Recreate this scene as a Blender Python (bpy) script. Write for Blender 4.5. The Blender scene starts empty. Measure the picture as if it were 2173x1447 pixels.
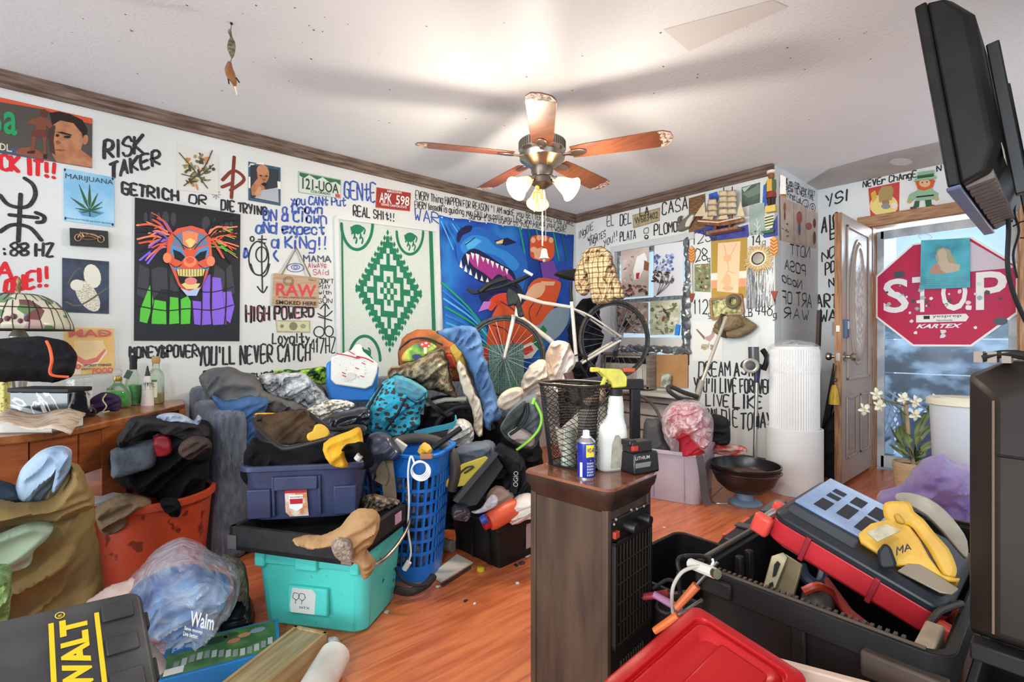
import bpy,bmesh,math,random
from mathutils import Vector,Matrix,noise
from mathutils.geometry import delaunay_2d_cdt
import numpy as np
R_=math.radians
rnd=random.Random(7)
SC=bpy.context.scene
COL=SC.collection
# ---------------- camera ----------------
F=1028.0;CX,CY=1086.5,723.5;H=1.07;YAW=R_(49.3)
cam_d=bpy.data.cameras.new('camera');cam_d.sensor_width=36;cam_d.lens=36*F/2173
cam_d.clip_start=.02
cam=bpy.data.objects.new('camera',cam_d);COL.objects.link(cam)
cam.location=(0,0,H);cam.rotation_euler=(R_(90),0,YAW);SC.camera=cam
SC.view_settings.view_transform='Standard';SC.view_settings.look='None'
SC.view_settings.gamma=1;SC.view_settings.use_curve_mapping=False
SC.view_settings.exposure=0.53
# ---------------- world, daylight and added lamps ----------------
wd=bpy.data.worlds.new('world');SC.world=wd;wd.use_nodes=True
nt=wd.node_tree;bg=nt.nodes['Background']
bg.inputs[0].default_value=(.77,.90,1,1);bg.inputs[1].default_value=.95
SC.cycles.max_bounces=7;SC.cycles.transparent_max_bounces=16
def area(name,loc,target,size,power,col,sy=None):
    l=bpy.data.lights.new(name,'AREA');l.energy=power;l.color=col;l.size=size
    if sy:l.shape='RECTANGLE';l.size_y=sy
    o=bpy.data.objects.new(name,l);COL.objects.link(o);o.location=loc
    o.rotation_euler=(Vector(target)-Vector(loc)).to_track_quat('-Z','Y').to_euler()
    return o
# unseen area lights added behind the camera, no window modelled
area('rear_fill_area',(1.0,-2.2,1.9),(-1.8,2.2,.9),1.8,18,(.86,.94,1),1.3)
area('left_crisp_lamp',(.15,-.9,2.05),(-2.2,.6,.2),.22,13,(1,.98,.94))  # small added lamp, throws crisp flash-like light on the left clutter

area('porch_daylight',(-.68,6.4,2.3),(-.9,3.5,.9),1.4,150,(.88,.95,1))
sn=bpy.data.lights.new('rear_fill_sun','SUN');sn.energy=1.6;sn.angle=R_(32);sn.color=(.86,.95,1)  # wide level sun added as soft fill for the back wall
so=bpy.data.objects.new('rear_fill_sun',sn);COL.objects.link(so);so.location=(0,-4,1.4);so.rotation_euler=Vector((-.12,1,-.05)).to_track_quat('-Z','Y').to_euler()
# ---------------- pixel to place ----------------
FWD=Vector((-math.sin(YAW),math.cos(YAW),0));RGT=Vector((math.cos(YAW),math.sin(YAW),0));UP=Vector((0,0,1))
CAM=Vector((0,0,H))
def ray(px,py):return FWD+RGT*((px-CX)/F)+UP*((CY-py)/F)
def at(px,py,d):return CAM+ray(px,py)*d
def onz(px,py,z=0.0):
    r=ray(px,py);return CAM+r*((z-H)/r.z)
class Plane:
    def __init__(s,o,n):s.o=Vector(o);s.n=Vector(n).normalized()
    def p(s,px,py,off=0.0):
        r=ray(px,py);t=(s.o-CAM).dot(s.n)/r.dot(s.n)
        return CAM+r*t+s.n*off
XL,YB,XA,YD,ZC=-3.52,3.94,-1.50,4.90,2.42
PL=Plane((XL,0,0),(1,0,0));PB=Plane((0,YB,0),(0,-1,0));PA=Plane((XA,0,0),(1,0,0));PD=Plane((0,YD,0),(0,-1,0))
def px2(pl,pts,off=0):return[pl.p(x,y,off)for x,y in pts]

# ---------------- materials ----------------
def lin(h):
    if not isinstance(h,str):return tuple(h)+((1,)if len(h)==3 else())
    h=h.lstrip('#');c=[int(h[i:i+2],16)/255 for i in(0,2,4)]
    return tuple((x/12.92 if x<=.04045 else((x+.055)/1.055)**2.4)for x in c)+(1,)
_mc={}
def mat(c,rough=.6,metal=0.,bump=None,c2=None,scale=8.,stretch=None,emit=0.,spec=.4,coat=0.,detail=4.,lo=.4,hi=.62,kind='noise',stops=None,sheen=0,coord='Object',alpha=1.,trans=0.,bs=None,rand=.9):
    key=repr((c,rough,metal,bump,c2,scale,stretch,emit,spec,coat,detail,lo,hi,kind,stops,sheen,coord,alpha,trans,bs,rand))
    if key in _mc:return _mc[key]
    m=bpy.data.materials.new('mat_%d'%len(_mc));m.use_nodes=True;_mc[key]=m
    t=m.node_tree;b=t.nodes['Principled BSDF'];N=t.nodes.new;L=t.links.new
    b.inputs['Base Color'].default_value=lin(c);b.inputs['Roughness'].default_value=rough
    b.inputs['Metallic'].default_value=metal;b.inputs['Specular IOR Level'].default_value=spec
    if coat:b.inputs['Coat Weight'].default_value=coat
    if sheen:b.inputs['Sheen Weight'].default_value=sheen
    if alpha<1:b.inputs['Alpha'].default_value=alpha
    if trans:b.inputs['Transmission Weight'].default_value=trans;b.inputs['IOR'].default_value=1.35
    if emit:b.inputs['Emission Color'].default_value=lin(c);b.inputs['Emission Strength'].default_value=emit
    co=None
    if c2 or stops or bump:
        tc=N('ShaderNodeTexCoord');mp=N('ShaderNodeMapping');L(tc.outputs[coord],mp.inputs[0])
        if stretch:mp.inputs['Scale'].default_value=stretch
        co=mp.outputs[0]
    if c2 or stops:
        if kind=='noise':
            n=N('ShaderNodeTexNoise');n.inputs['Scale'].default_value=scale;n.inputs['Detail'].default_value=detail;o=n.outputs[0]
        elif kind=='voronoi':
            n=N('ShaderNodeTexVoronoi');n.inputs['Scale'].default_value=scale;n.inputs['Randomness'].default_value=rand;o=n.outputs['Distance']
        elif kind=='cell':
            n=N('ShaderNodeTexVoronoi');n.inputs['Scale'].default_value=scale
            sp=N('ShaderNodeSeparateColor');L(n.outputs['Color'],sp.inputs[0]);o=sp.outputs[0]
        elif kind=='wave':
            n=N('ShaderNodeTexWave');n.inputs['Scale'].default_value=scale;n.inputs['Distortion'].default_value=detail;n.inputs['Detail'].default_value=3;o=n.outputs[1]
        L(co,n.inputs['Vector'])
        r=N('ShaderNodeValToRGB');L(o,r.inputs[0]);cr=r.color_ramp
        st=stops or[(lo,c),(hi,c2)]
        while len(cr.elements)<len(st):cr.elements.new(.5)
        for e,(p,cc)in zip(cr.elements,st):e.position=p;e.color=lin(cc)
        if kind=='cell' or(stops and bs=='c'):cr.interpolation='CONSTANT'
        L(r.outputs[0],b.inputs['Base Color'])
    if bump:
        n=N('ShaderNodeTexNoise');n.inputs['Scale'].default_value=bump[0];n.inputs['Detail'].default_value=5
        L(co,n.inputs['Vector'])
        bp=N('ShaderNodeBump');bp.inputs['Strength'].default_value=bump[1];bp.inputs['Distance'].default_value=bump[2]if len(bump)>2 else.01
        L(n.outputs[0],bp.inputs['Height']);L(bp.outputs[0],b.inputs['Normal'])
    return m
def cloth(c,c2=None,scale=10,b=.5,stretch=None):return mat(c,.92,c2=c2 or c,scale=scale,bump=(22,b*1.1,.02),spec=.12,stretch=stretch)
def plastic(c,rough=.38,c2=None,scale=14):return mat(c,rough,c2=c2,scale=scale,spec=.45,bump=(180,.06,.002),lo=.3,hi=.75)
def metal(c='#b9b7b2',rough=.3):return mat(c,rough,metal=1)
def film(tint='#ffffff',dens=.3,rough=.12,bump=.9,bscale=22):
    key=('film',tint,dens,rough,bump,bscale)
    if key in _mc:return _mc[key]
    m=bpy.data.materials.new('film_%d'%len(_mc));m.use_nodes=True;_mc[key]=m
    t=m.node_tree;b=t.nodes['Principled BSDF'];N=t.nodes.new;L=t.links.new;out=t.nodes['Material Output']
    b.inputs['Base Color'].default_value=lin(tint);b.inputs['Roughness'].default_value=rough;b.inputs['Specular IOR Level'].default_value=.8
    tr=N('ShaderNodeBsdfTransparent');mx=N('ShaderNodeMixShader')
    n=N('ShaderNodeTexNoise');n.inputs['Scale'].default_value=bscale;n.inputs['Detail'].default_value=3;n.inputs['Distortion'].default_value=1.2
    tc=N('ShaderNodeTexCoord');L(tc.outputs['Object'],n.inputs['Vector'])
    bp=N('ShaderNodeBump');bp.inputs['Strength'].default_value=bump;bp.inputs['Distance'].default_value=.02
    L(n.outputs[0],bp.inputs['Height']);L(bp.outputs[0],b.inputs['Normal'])
    mr=N('ShaderNodeMapRange');mr.inputs[1].default_value=.35;mr.inputs[2].default_value=.75;mr.inputs[3].default_value=dens*.5;mr.inputs[4].default_value=min(1,dens*1.9)
    L(n.outputs[0],mr.inputs[0]);L(mr.outputs[0],mx.inputs[0]);L(tr.outputs[0],mx.inputs[1]);L(b.outputs[0],mx.inputs[2]);L(mx.outputs[0],out.inputs[0])
    return m
def glass(tint='#ffffff',rough=.03,a=.16):
    key=('glass',tint,rough,a)
    if key in _mc:return _mc[key]
    m=bpy.data.materials.new('glass_%d'%len(_mc));m.use_nodes=True;_mc[key]=m
    t=m.node_tree;b=t.nodes['Principled BSDF'];N=t.nodes.new;L=t.links.new;out=t.nodes['Material Output']
    b.inputs['Base Color'].default_value=lin(tint);b.inputs['Roughness'].default_value=rough;b.inputs['Specular IOR Level'].default_value=.8
    tr=N('ShaderNodeBsdfTransparent');tr.inputs[0].default_value=lin(tint);mx=N('ShaderNodeMixShader')
    lw=N('ShaderNodeLayerWeight');lw.inputs[0].default_value=.35
    ad=N('ShaderNodeMath');ad.operation='ADD';ad.use_clamp=True;ad.inputs[1].default_value=a;L(lw.outputs['Fresnel'],ad.inputs[0])
    L(ad.outputs[0],mx.inputs[0]);L(tr.outputs[0],mx.inputs[1]);L(b.outputs[0],mx.inputs[2]);L(mx.outputs[0],out.inputs[0])
    return m
def wood(c,c2,scale=3.,stretch=(1,1,12),rough=.4,coat=0.,bump=(60,.08,.004)):
    return mat(c,rough,c2=c2,scale=scale,stretch=stretch,detail=6,lo=.36,hi=.66,coat=coat,bump=bump)

# ---------------- mesh builder ----------------
SPLIT=set('bracket corner_latch raised_pad rib latch_boss stiffening_rib latch side_rib knob screw grommet legs lid_hole corner_trim metal_corner side_panel apron lid_handle carry_handle brake_hoods fletching flower_panel lid_seam handle_ledge shoulder_strap stem stand fin cable joint terminal_block'.split())
def cat(a,b):return list(a)+list(b)
class MB:
    def __init__(s,T=None):s.v=[];s.f=[];s.m=[];s.mats=[];s.T=T
    def mi(s,m):
        if m not in s.mats:s.mats.append(m)
        return s.mats.index(m)
    def add(s,vs,fs,m):
        b=len(s.v);k=s.mi(m)
        s.v+=[(s.T@Vector(v))if s.T else Vector(v)for v in vs]
        for f in fs:s.f.append([i+b for i in f]);s.m.append(k)
        return s
    def box(s,c,size,m,rot=None,taper=1.):
        x,y,z=[q/2 for q in size];c=Vector(c);vs=[]
        for sz in(-1,1):
            k=taper if sz>0 else 1.
            for sx,sy in((-1,-1),(1,-1),(1,1),(-1,1)):vs.append(Vector((sx*x*k,sy*y*k,sz*z)))
        if rot is not None:
            if not isinstance(rot,Matrix):rot=Matrix.Rotation(rot[2],3,'Z')@Matrix.Rotation(rot[1],3,'Y')@Matrix.Rotation(rot[0],3,'X')
            vs=[rot@v for v in vs]
        return s.add([v+c for v in vs],[(3,2,1,0),(4,5,6,7),(0,1,5,4),(1,2,6,5),(2,3,7,6),(3,0,4,7)],m)
    def hexa(s,b,t,m):  # four bottom points, four top points
        return s.add(cat(b,t),[(3,2,1,0),(4,5,6,7),(0,1,5,4),(1,2,6,5),(2,3,7,6),(3,0,4,7)],m)
    def loft(s,rings,m,cap=(True,True),closed=True):
        n=len(rings[0]);vs=[p for r in rings for p in r];fs=[]
        for i in range(len(rings)-1):
            for j in range(n if closed else n-1):
                k=(j+1)%n;fs.append((i*n+j,i*n+k,(i+1)*n+k,(i+1)*n+j))
        if cap[0]:fs.append(tuple(range(n-1,-1,-1)))
        if cap[1]:fs.append(tuple(range((len(rings)-1)*n,len(rings)*n)))
        return s.add(vs,fs,m)
    def prism(s,pts,n,h,m):  # polygon of 3-D points extruded by n*h
        n=Vector(n)*h;a=[Vector(p)for p in pts];return s.loft([a,[p+n for p in a]],m)
    def tube(s,path,r,m,n=8,smooth=0,cap=True):
        P=[Vector(p)for p in path]
        if smooth:P=crom(P,smooth)
        rs=r if isinstance(r,(list,tuple))else None
        rings=[];up=None
        for i,p in enumerate(P):
            t=(P[min(i+1,len(P)-1)]-P[max(i-1,0)])
            t=t.normalized()if t.length>1e-9 else Vector((0,0,1))
            if up is None:up=t.orthogonal().normalized()
            up=up-t*up.dot(t);up=up.normalized()if up.length>1e-6 else t.orthogonal().normalized()
            w=t.cross(up)
            if rs:
                q=i/(max(1,len(P)-1))*(len(rs)-1);k=min(int(q),len(rs)-2);rr=rs[k]+(rs[k+1]-rs[k])*(q-k)
            else:rr=r
            rings.append([p+(up*math.cos(2*math.pi*j/n)+w*math.sin(2*math.pi*j/n))*rr for j in range(n)])
        return s.loft(rings,m,(cap,cap))
    def strap(s,path,w,th,m,side,smooth=4):  # flat band
        P=crom([Vector(p)for p in path],smooth)if smooth else[Vector(p)for p in path];rings=[]
        for i,p in enumerate(P):
            t=(P[min(i+1,len(P)-1)]-P[max(i-1,0)]).normalized();sd=Vector(side);sd=(sd-t*sd.dot(t)).normalized();nn=t.cross(sd)
            rings.append([p+sd*w/2+nn*th/2,p-sd*w/2+nn*th/2,p-sd*w/2-nn*th/2,p+sd*w/2-nn*th/2])
        return s.loft(rings,m)
    def lathe(s,prof,m,n=24,c=(0,0,0),T=None,cap=(True,True),sx=1,sy=1):
        rings=[[Vector((r*sx*math.cos(2*math.pi*j/n),r*sy*math.sin(2*math.pi*j/n),z))for j in range(n)]for r,z in prof]
        rings=[[((T@p)if T else p)+Vector(c)for p in q]for q in rings]
        return s.loft(rings,m,cap)
    def ball(s,c,r,m,n=12,T=None):
        r=(r,r,r)if not isinstance(r,(tuple,list))else r;k=n//2
        rings=[[Vector((r[0]*math.sin(a)*math.cos(2*math.pi*j/n),r[1]*math.sin(a)*math.sin(2*math.pi*j/n),-r[2]*math.cos(a)))for j in range(n)]for a in[math.pi*(i+.02)/(k+.04)for i in range(k+1)]]
        rings=[[((T@p)if T else p)+Vector(c)for p in q]for q in rings]
        return s.loft(rings,m)
    def torus(s,c,R,r,m,n=40,k=8,T=None,a0=0,a1=2*math.pi):
        T=T or Matrix();full=abs(a1-a0-2*math.pi)<1e-6;rings=[]
        for i in range(n+1 if not full else n):
            a=a0+(a1-a0)*i/n
            rings.append([Vector(c)+(T.to_3x3()@Vector(((R+r*math.cos(b))*math.cos(a),(R+r*math.cos(b))*math.sin(a),r*math.sin(b))))for b in[2*math.pi*j/k for j in range(k)]])
        if full:rings.append(rings[0])
        return s.loft(rings,m,(not full,not full))
    def flat(s,pts,m):return s.add(pts,[tuple(range(len(pts)))],m)
    def ribbon(s,pts,w,n,m):  # brush stroke lying on a plane of normal n
        n=Vector(n);P=[Vector(pts[0])]
        for p in pts[1:]:
            if(Vector(p)-P[-1]).length>w*.12:P.append(Vector(p))
        if len(P)<2:P.append(P[0]+Vector((0,0,-w*.4)))
        runs=[[P[0]]]
        for i in range(1,len(P)):
            runs[-1].append(P[i])
            if i<len(P)-1 and(P[i]-P[i-1]).angle(P[i+1]-P[i])>1.25:runs.append([P[i]])
        s.nr=getattr(s,'nr',0)
        for r in runs:
            s.nr+=1;o=n*(.00004*(s.nr%9));L=[]
            t0=(r[1]-r[0]).normalized();t1=(r[-1]-r[-2]).normalized()
            r=[r[0]-t0*w*.38]+r+[r[-1]+t1*w*.38];k=len(r)
            for i,p in enumerate(r):
                t=(r[min(i+1,k-1)]-r[max(i-1,0)]).normalized();q=n.cross(t)*w/2*(.55 if i in(0,k-1)else 1)
                L.append((p-q+o,p+q+o))
            s.add([x for ab in L for x in ab],[(2*i,2*i+2,2*i+3,2*i+1)for i in range(k-1)],m)
        return s
    def islands(s):
        par=list(range(len(s.v)))
        def fd(i):
            while par[i]!=i:par[i]=par[par[i]];i=par[i]
            return i
        for f in s.f:
            for j in f[1:]:par[fd(j)]=fd(f[0])
        out={}
        for f,m in zip(s.f,s.m):out.setdefault(fd(f[0]),[]).append((f,m))
        return list(out.values())
    def build(s,name,parent=None,**k):
        if name in SPLIT and parent is not None:
            I=s.islands()
            if 1<len(I)<90:
                for g in I:
                    p=MB();mp={}
                    for f,m in g:
                        for i in f:
                            if i not in mp:mp[i]=len(p.v);p.v.append(s.v[i])
                        p.f.append([mp[i]for i in f]);p.m.append(p.mi(s.mats[m]))
                    o=p.build1(name,parent,**k)
                return o
        return s.build1(name,parent,**k)
    def build1(s,name,parent=None,bevel=0,seg=2,sharp=35,sub=0,world=False,solid=0,smooth=True,label=None):
        me=bpy.data.meshes.new(name)
        me.from_pydata([tuple(v)for v in s.v],[],s.f)
        for m in s.mats:me.materials.append(m)
        me.polygons.foreach_set('material_index',s.m)
        if world and parent is not None:me.transform(wm(parent).inverted())
        if smooth:
            me.polygons.foreach_set('use_smooth',[True]*len(me.polygons));me.set_sharp_from_angle(angle=R_(sharp))
        me.update()
        o=bpy.data.objects.new(name,me);COL.objects.link(o)
        if parent is not None:o.parent=parent
        if solid:d=o.modifiers.new('s','SOLIDIFY');d.thickness=solid;d.offset=0
        if bevel:b=o.modifiers.new('b','BEVEL');b.width=bevel;b.segments=seg;b.limit_method='ANGLE';b.angle_limit=R_(40);b.harden_normals=False
        if sub:d=o.modifiers.new('u','SUBSURF');d.levels=sub;d.render_levels=sub
        if label:o['label']=label
        return o
def wm(o):
    m=o.matrix_basis.copy()
    while o.parent:o=o.parent;m=o.matrix_basis@m
    return m
def thing(name,label,cat_,loc=(0,0,0),rot=0,group=None):
    o=bpy.data.objects.new(name,None);COL.objects.link(o);o.empty_display_size=.05
    if isinstance(rot,Matrix):o.matrix_basis=Matrix.Translation(loc)@rot.to_4x4()
    else:o.location=loc;o.rotation_euler=(0,0,rot)if not isinstance(rot,tuple)else rot
    o['label']=label;o['category']=cat_
    if group:o['group']=group
    return o
def tag(o,label,cat_,group=None,base=True):
    o['label']=label;o['category']=cat_
    if group:o['group']=group
    if base and o.type=='MESH' and len(o.data.vertices):
        c=np.array([v.co for v in o.data.vertices]);lo,hi=c.min(0),c.max(0)
        p=Vector(((lo[0]+hi[0])/2,(lo[1]+hi[1])/2,lo[2]));o.data.transform(Matrix.Translation(-p));o.matrix_basis=o.matrix_basis@Matrix.Translation(p)
    return o
def struct(o):o['kind']='structure';return o
def crom(P,k,closed=False):
    out=[];n=len(P)
    for i in range(n if closed else n-1):
        p0,p1,p2,p3=(P[(i-1)%n],P[i],P[(i+1)%n],P[(i+2)%n])if closed else(P[max(i-1,0)],P[i],P[i+1],P[min(i+2,n-1)])
        for j in range(k):
            t=j/k;out.append((p1*2+(p2-p0)*t+(p0*2-p1*5+p2*4-p3)*t*t+(p1*3-p0-p2*3+p3)*t*t*t)*.5)
    if not closed:out.append(P[-1])
    return out
def rrect(w,d,r,z,n=4,cx=0,cy=0):
    r=min(r,w/2-1e-4,d/2-1e-4);out=[]
    for sx,sy,a0 in((1,1,0),(-1,1,90),(-1,-1,180),(1,-1,270)):
        for i in range(n+1):
            a=R_(a0+90*i/n);out.append(Vector((cx+sx*(w/2-r)+r*math.cos(a),cy+sy*(d/2-r)+r*math.sin(a),z)))
    return out
def nz(x,y,z=0):return noise.noise((x,y,z))
# a soft volume from an outline: front and back bulge from a shared seam
def puff_mesh(pts,n,thick,m,mb,fold=(.01,14,40,.3),edge=.42,back=.7,grid=None,sm=3,seed=0,pat=None):
    n=Vector(n).normalized();c=sum(pts,Vector())/len(pts)
    u=UP.cross(n)
    u=u.normalized()if u.length>1e-4 else Vector((1,0,0));v=n.cross(u)
    P2=[Vector(((p-c).dot(u),(p-c).dot(v)))for p in pts]
    if sm>1:P2=crom(P2,sm,True)
    A=np.array(P2);lo,hi=A.min(0),A.max(0);ext=max(hi-lo)
    g=grid or max(ext/58,.0045)
    # resample the outline
    Q=[]
    for i in range(len(P2)):
        a,b=P2[i],P2[(i+1)%len(P2)];k=max(1,int((b-a).length/g))
        for j in range(k):
            e=a+(b-a)*(j/k);f_=min(1,fold[0]*60);Q.append(e+Vector((nz(e.x*22,e.y*22,seed+1),nz(e.x*22+9,e.y*22,seed+2)))*ext*.02*f_)
    B=np.array(Q);Bn=np.roll(B,-1,0)
    def dist(X):
        d=Bn-B;l2=(d*d).sum(1)+1e-12
        t=np.clip(((X[:,None,:]-B[None])*d[None]).sum(2)/l2,0,1)
        pr=B[None]+t[...,None]*d[None];return np.sqrt(((X[:,None,:]-pr)**2).sum(2)).min(1)
    gx=np.arange(lo[0],hi[0],g);gy=np.arange(lo[1],hi[1],g)
    G=np.array([(x+(g/2 if j%2 else 0),y)for j,y in enumerate(gy)for x in gx])
    # inside test
    ins=np.zeros(len(G),bool)
    for i in range(len(B)):
        a,b=B[i],Bn[i];cnd=((a[1]>G[:,1])!=(b[1]>G[:,1]))
        with np.errstate(divide='ignore',invalid='ignore'):xx=(b[0]-a[0])*(G[:,1]-a[1])/(b[1]-a[1]+1e-15)+a[0]
        ins^=cnd&(G[:,0]<xx)
    G=G[ins]
    if len(G):G=G[dist(G)>g*.55]
    nb=len(Q);allp=[Vector(q)for q in Q]+[Vector(q)for q in G]
    vs,es,fs,_,_,_=delaunay_2d_cdt(allp,[(i,(i+1)%nb)for i in range(nb)],[],1,1e-6)
    X=np.array(vs);D=dist(X);R=max(D.max()*edge,1e-4)
    amp,sc,ang,asp=fold;ca,sa=math.cos(R_(ang)),math.sin(R_(ang))
    top,bot=[],[];seam=D<g*.2
    for i,(x,y)in enumerate(X):
        k=min(D[i]/R,1);h=math.sqrt(max(0,1-(1-k)**2))
        p,q=(x*ca+y*sa)*sc*asp,(-x*sa+y*ca)*sc
        wx,wy=nz(x*sc*.5,y*sc*.5,seed+9)*.9,nz(x*sc*.5+5,y*sc*.5,seed+9)*.9;p+=wx;q+=wy
        f1=1-min(1,abs(nz(p,q,seed+.3))*2.4);f1=f1*f1;f2=1-min(1,abs(nz(p*2.1+3,q*1.9,seed+7.7))*2.6);f3=nz(x*sc*.35,y*sc*.35,seed+3.1)
        w=min(D[i]/(R*.6),1)
        hh=thick*h*(1+.45*f3)+amp*w*(f1*1.5+f2*f2*.7-.5)
        q3=c+u*x+v*y
        top.append(q3+n*hh);bot.append(q3-n*(thick*back*h))
    N=len(X);V=top+[];idx=list(range(N))
    for i in range(N):
        if seam[i]:idx[i]=i
        else:idx[i]=len(V);V.append(bot[i])
    FS=[tuple(f)for f in fs]+[tuple(idx[j]for j in reversed(f))for f in fs]
    # keep the winding facing out
    if FS:
        a,b_,c_=[V[i]for i in FS[0][:3]]
        if(b_-a).cross(c_-a).dot(n)<0:FS=[tuple(reversed(f))for f in FS]
    mb.add(V,FS,m);return mb
def puff(px,depth,thick,m,lean=0,yaw=0,mb=None,off=0,**k):
    xs=[p[0]for p in px];ys=[p[1]for p in px]
    cxp,cyp=(min(xs)+max(xs))/2,(min(ys)+max(ys))/2
    o=at(cxp,cyp,depth);n=(CAM-o);n.z=0;n.normalize()
    n=Matrix.Rotation(R_(yaw),3,'Z')@n;u=UP.cross(n);n=Matrix.Rotation(-R_(lean),3,u)@n
    pl=Plane(o,n);pts=[pl.p(x,y,off)for x,y in px]
    return puff_mesh(pts,n,thick,m,mb or MB(),**k)
def psolo(name,label,cat_,px,depth,thick,m,group=None,**k):
    return tag(puff(px,depth,thick,m,**k).build(name,sharp=80),label,cat_,group)
# printed letters
def text_mesh(mb,s,fn,m,bold=0.,shear=0):
    cu=bpy.data.curves.new('t','FONT');cu.body=s;cu.offset=bold;cu.shear=shear;cu.resolution_u=3
    o=bpy.data.objects.new('t',cu);me=o.to_mesh()
    xs=[v.co.x for v in me.vertices];ys=[v.co.y for v in me.vertices]
    if xs:
        x0,x1,y0,y1=min(xs),max(xs),min(ys),max(ys)
        if all(ch not in 'gjpqyQ,;' for ch in s):pass
        else:y1=max(y1,.7);y0=min(y0,-.2)
        mb.add([fn((v.co.x-x0)/(x1-x0+1e-9),(v.co.y-y0)/(y1-y0+1e-9))for v in me.vertices],[tuple(p.vertices)for p in me.polygons],m)
    o.to_mesh_clear();bpy.data.objects.remove(o);bpy.data.curves.remove(cu)
    return mb
def quadf(pl,q,off):  # unit square into four picture points on a plane: bl, br, tr, tl
    W=[pl.p(x,y,off)for x,y in q]
    return lambda s,t:W[0]*(1-s)*(1-t)+W[1]*s*(1-t)+W[2]*s*t+W[3]*(1-s)*t
def lerp3(o,ux,uy):return lambda s,t:Vector(o)+Vector(ux)*s+Vector(uy)*t
# hand lettering: single strokes, baseline y=2, cap height y=8
G={'A':'022842 1434','B':'0208 08384736350535444332 0232'.replace('0232','023243'),'C':'4738180704031232 3243','D':'022243473808 0208','E':'48080242 0535','F':'480802 0535','G':'47381807040312324345 4525','H':'0208 4248 0545','I':'2228','J':'4843321203','K':'0208 4805 0542','L':'080242','M':'0208254842','N':'02084248','O':'120307183847433212','P':'0208384746350535'.replace('350535','3505'),'Q':'120307183847433212 3341','R':'020838474635050542','S':'473818070615354443321203','T':'0848 2822','U':'08031232434 8'.replace(' ',''),'V':'082248','W':'0812253248','X':'0248 0842','Y':'0825 4822','Z':'08480242',
     '0':'120307183847433212','1':'172822','2':'0718384745020242','3':'0718384736253544433212 03'.replace(' 03','03'),'4':'3238044 4'.replace(' ',''),'5':'480805354443321203','6':'4718040312324344351504','7':'084812','8':'2506071838474625040312324344 25'.replace(' ',''),'9':'4536160718384742',
     'a':'4536160503123244 4642','b':'0802 0516364543321203','c':'45361605031232 43'.replace(' ',''),'d':'4842 45361605031232 43'.replace('32 43','3243'),'e':'044546361605031243','f':'48382722 0646','g':'45361605031232 4641301000'.replace('32 4','3243 4'),'h':'0802 0516364542','i':'2622 2828','j':'3631200 1'.replace(' ',''),'k':'0802 4604 0442','l':'2822','m':'0206 05162522 2536454 2'.replace('4 2','42'),'n':'0602 0516364542','o':'031636454332120305','p':'0600 0516364543321203','q':'4640 45361605031243','r':'0602 0416364 5'.replace(' ',''),'s':'4536160514344332 1203'.replace(' ',''),'t':'2823324 3 0646'.replace('4 3','43'),'u':'0603123243 4642','v':'062246','w':'0612243246','x':'0246 0642','y':'0624 4600','z':'06460242',',':'2211','.':'2222','!':'2824 2222','?':'07183847252 4 2222'.replace('2 4','24'),"'":'2826','"':'1816 3836','-':'0545','&':'4208183716030212324 4'.replace('4 4','44'),'/':'0248','+':'0545 2327',' ':''}
def scrawl(parent,pl,s,p0,p1,h0,h1,w,m,seed=0,jit=.35,mirror=False,name='marker_writing',off=.0015,gap=1.6):
    r=random.Random(seed+len(s)*7);mb=MB();X=0;L=[]
    for ch in s:
        if ch==' ':X+=3.2;continue
        wd_=2.2 if ch in "Ii1l!',." else 4
        for st in G.get(ch,'').split(' '):
            if not st:continue
            pts=[(X+int(st[i])*(wd_/4 if wd_==4 else 1)-(0 if wd_==4 else 1),int(st[i+1]))for i in range(0,len(st)-1,2)]
            L.append([(x+r.uniform(-jit,jit),y+r.uniform(-jit,jit))for x,y in pts])
        X+=wd_+gap
    T=max(X-gap,1);lift=[0]*len(L)
    dx,dy=p1[0]-p0[0],p1[1]-p0[1]
    for st in L:
        if len(st)==2 and st[0]!=st[1]:st=[st[0],((st[0][0]+st[1][0])/2+r.uniform(-.12,.12),(st[0][1]+st[1][1])/2),st[1]]
        if len(st)>3:
            st=[(p.x,p.y)for p in crom([Vector(p)for p in st],2)]
        q=[]
        for x,y in st:
            k=x/T
            if mirror:k=1-k
            hh=(h0+(h1-h0)*k)/6*(y-2)
            q.append(pl.p(p0[0]+dx*k,p0[1]+dy*k-hh,off))
        if len(q)>1 and(q[0]-q[-1]).length<.004:q[-1]=q[-1]+Vector((0,0,-.006))
        mb.ribbon(q,w*.82*r.uniform(.85,1.15),pl.n,m)
    return mb.build(name,parent,smooth=False,world=False)
def stroke(parent,pl,paths,w,m,name='marker_drawing',sm=5,off=.0015):
    mb=MB()
    for p in paths:
        q=[pl.p(v.x,v.y,off)for v in crom([Vector(a)for a in p],sm)]if len(p)>2 else[pl.p(x,y,off)for x,y in p]
        mb.ribbon(q,w,pl.n,m)
    return mb.build(name,parent,smooth=False)
def ell(cx,cy,rx,ry,n=14,a=0,a0=0,a1=360):
    c,s=math.cos(R_(a)),math.sin(R_(a));out=[]
    full=abs(a1-a0-360)<1e-6
    for i in range(n if full else n+1):
        t=R_(a0+(a1-a0)*i/n);x,y=rx*math.cos(t),ry*math.sin(t);out.append((cx+x*c-y*s,cy+x*s+y*c))
    return out
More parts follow.
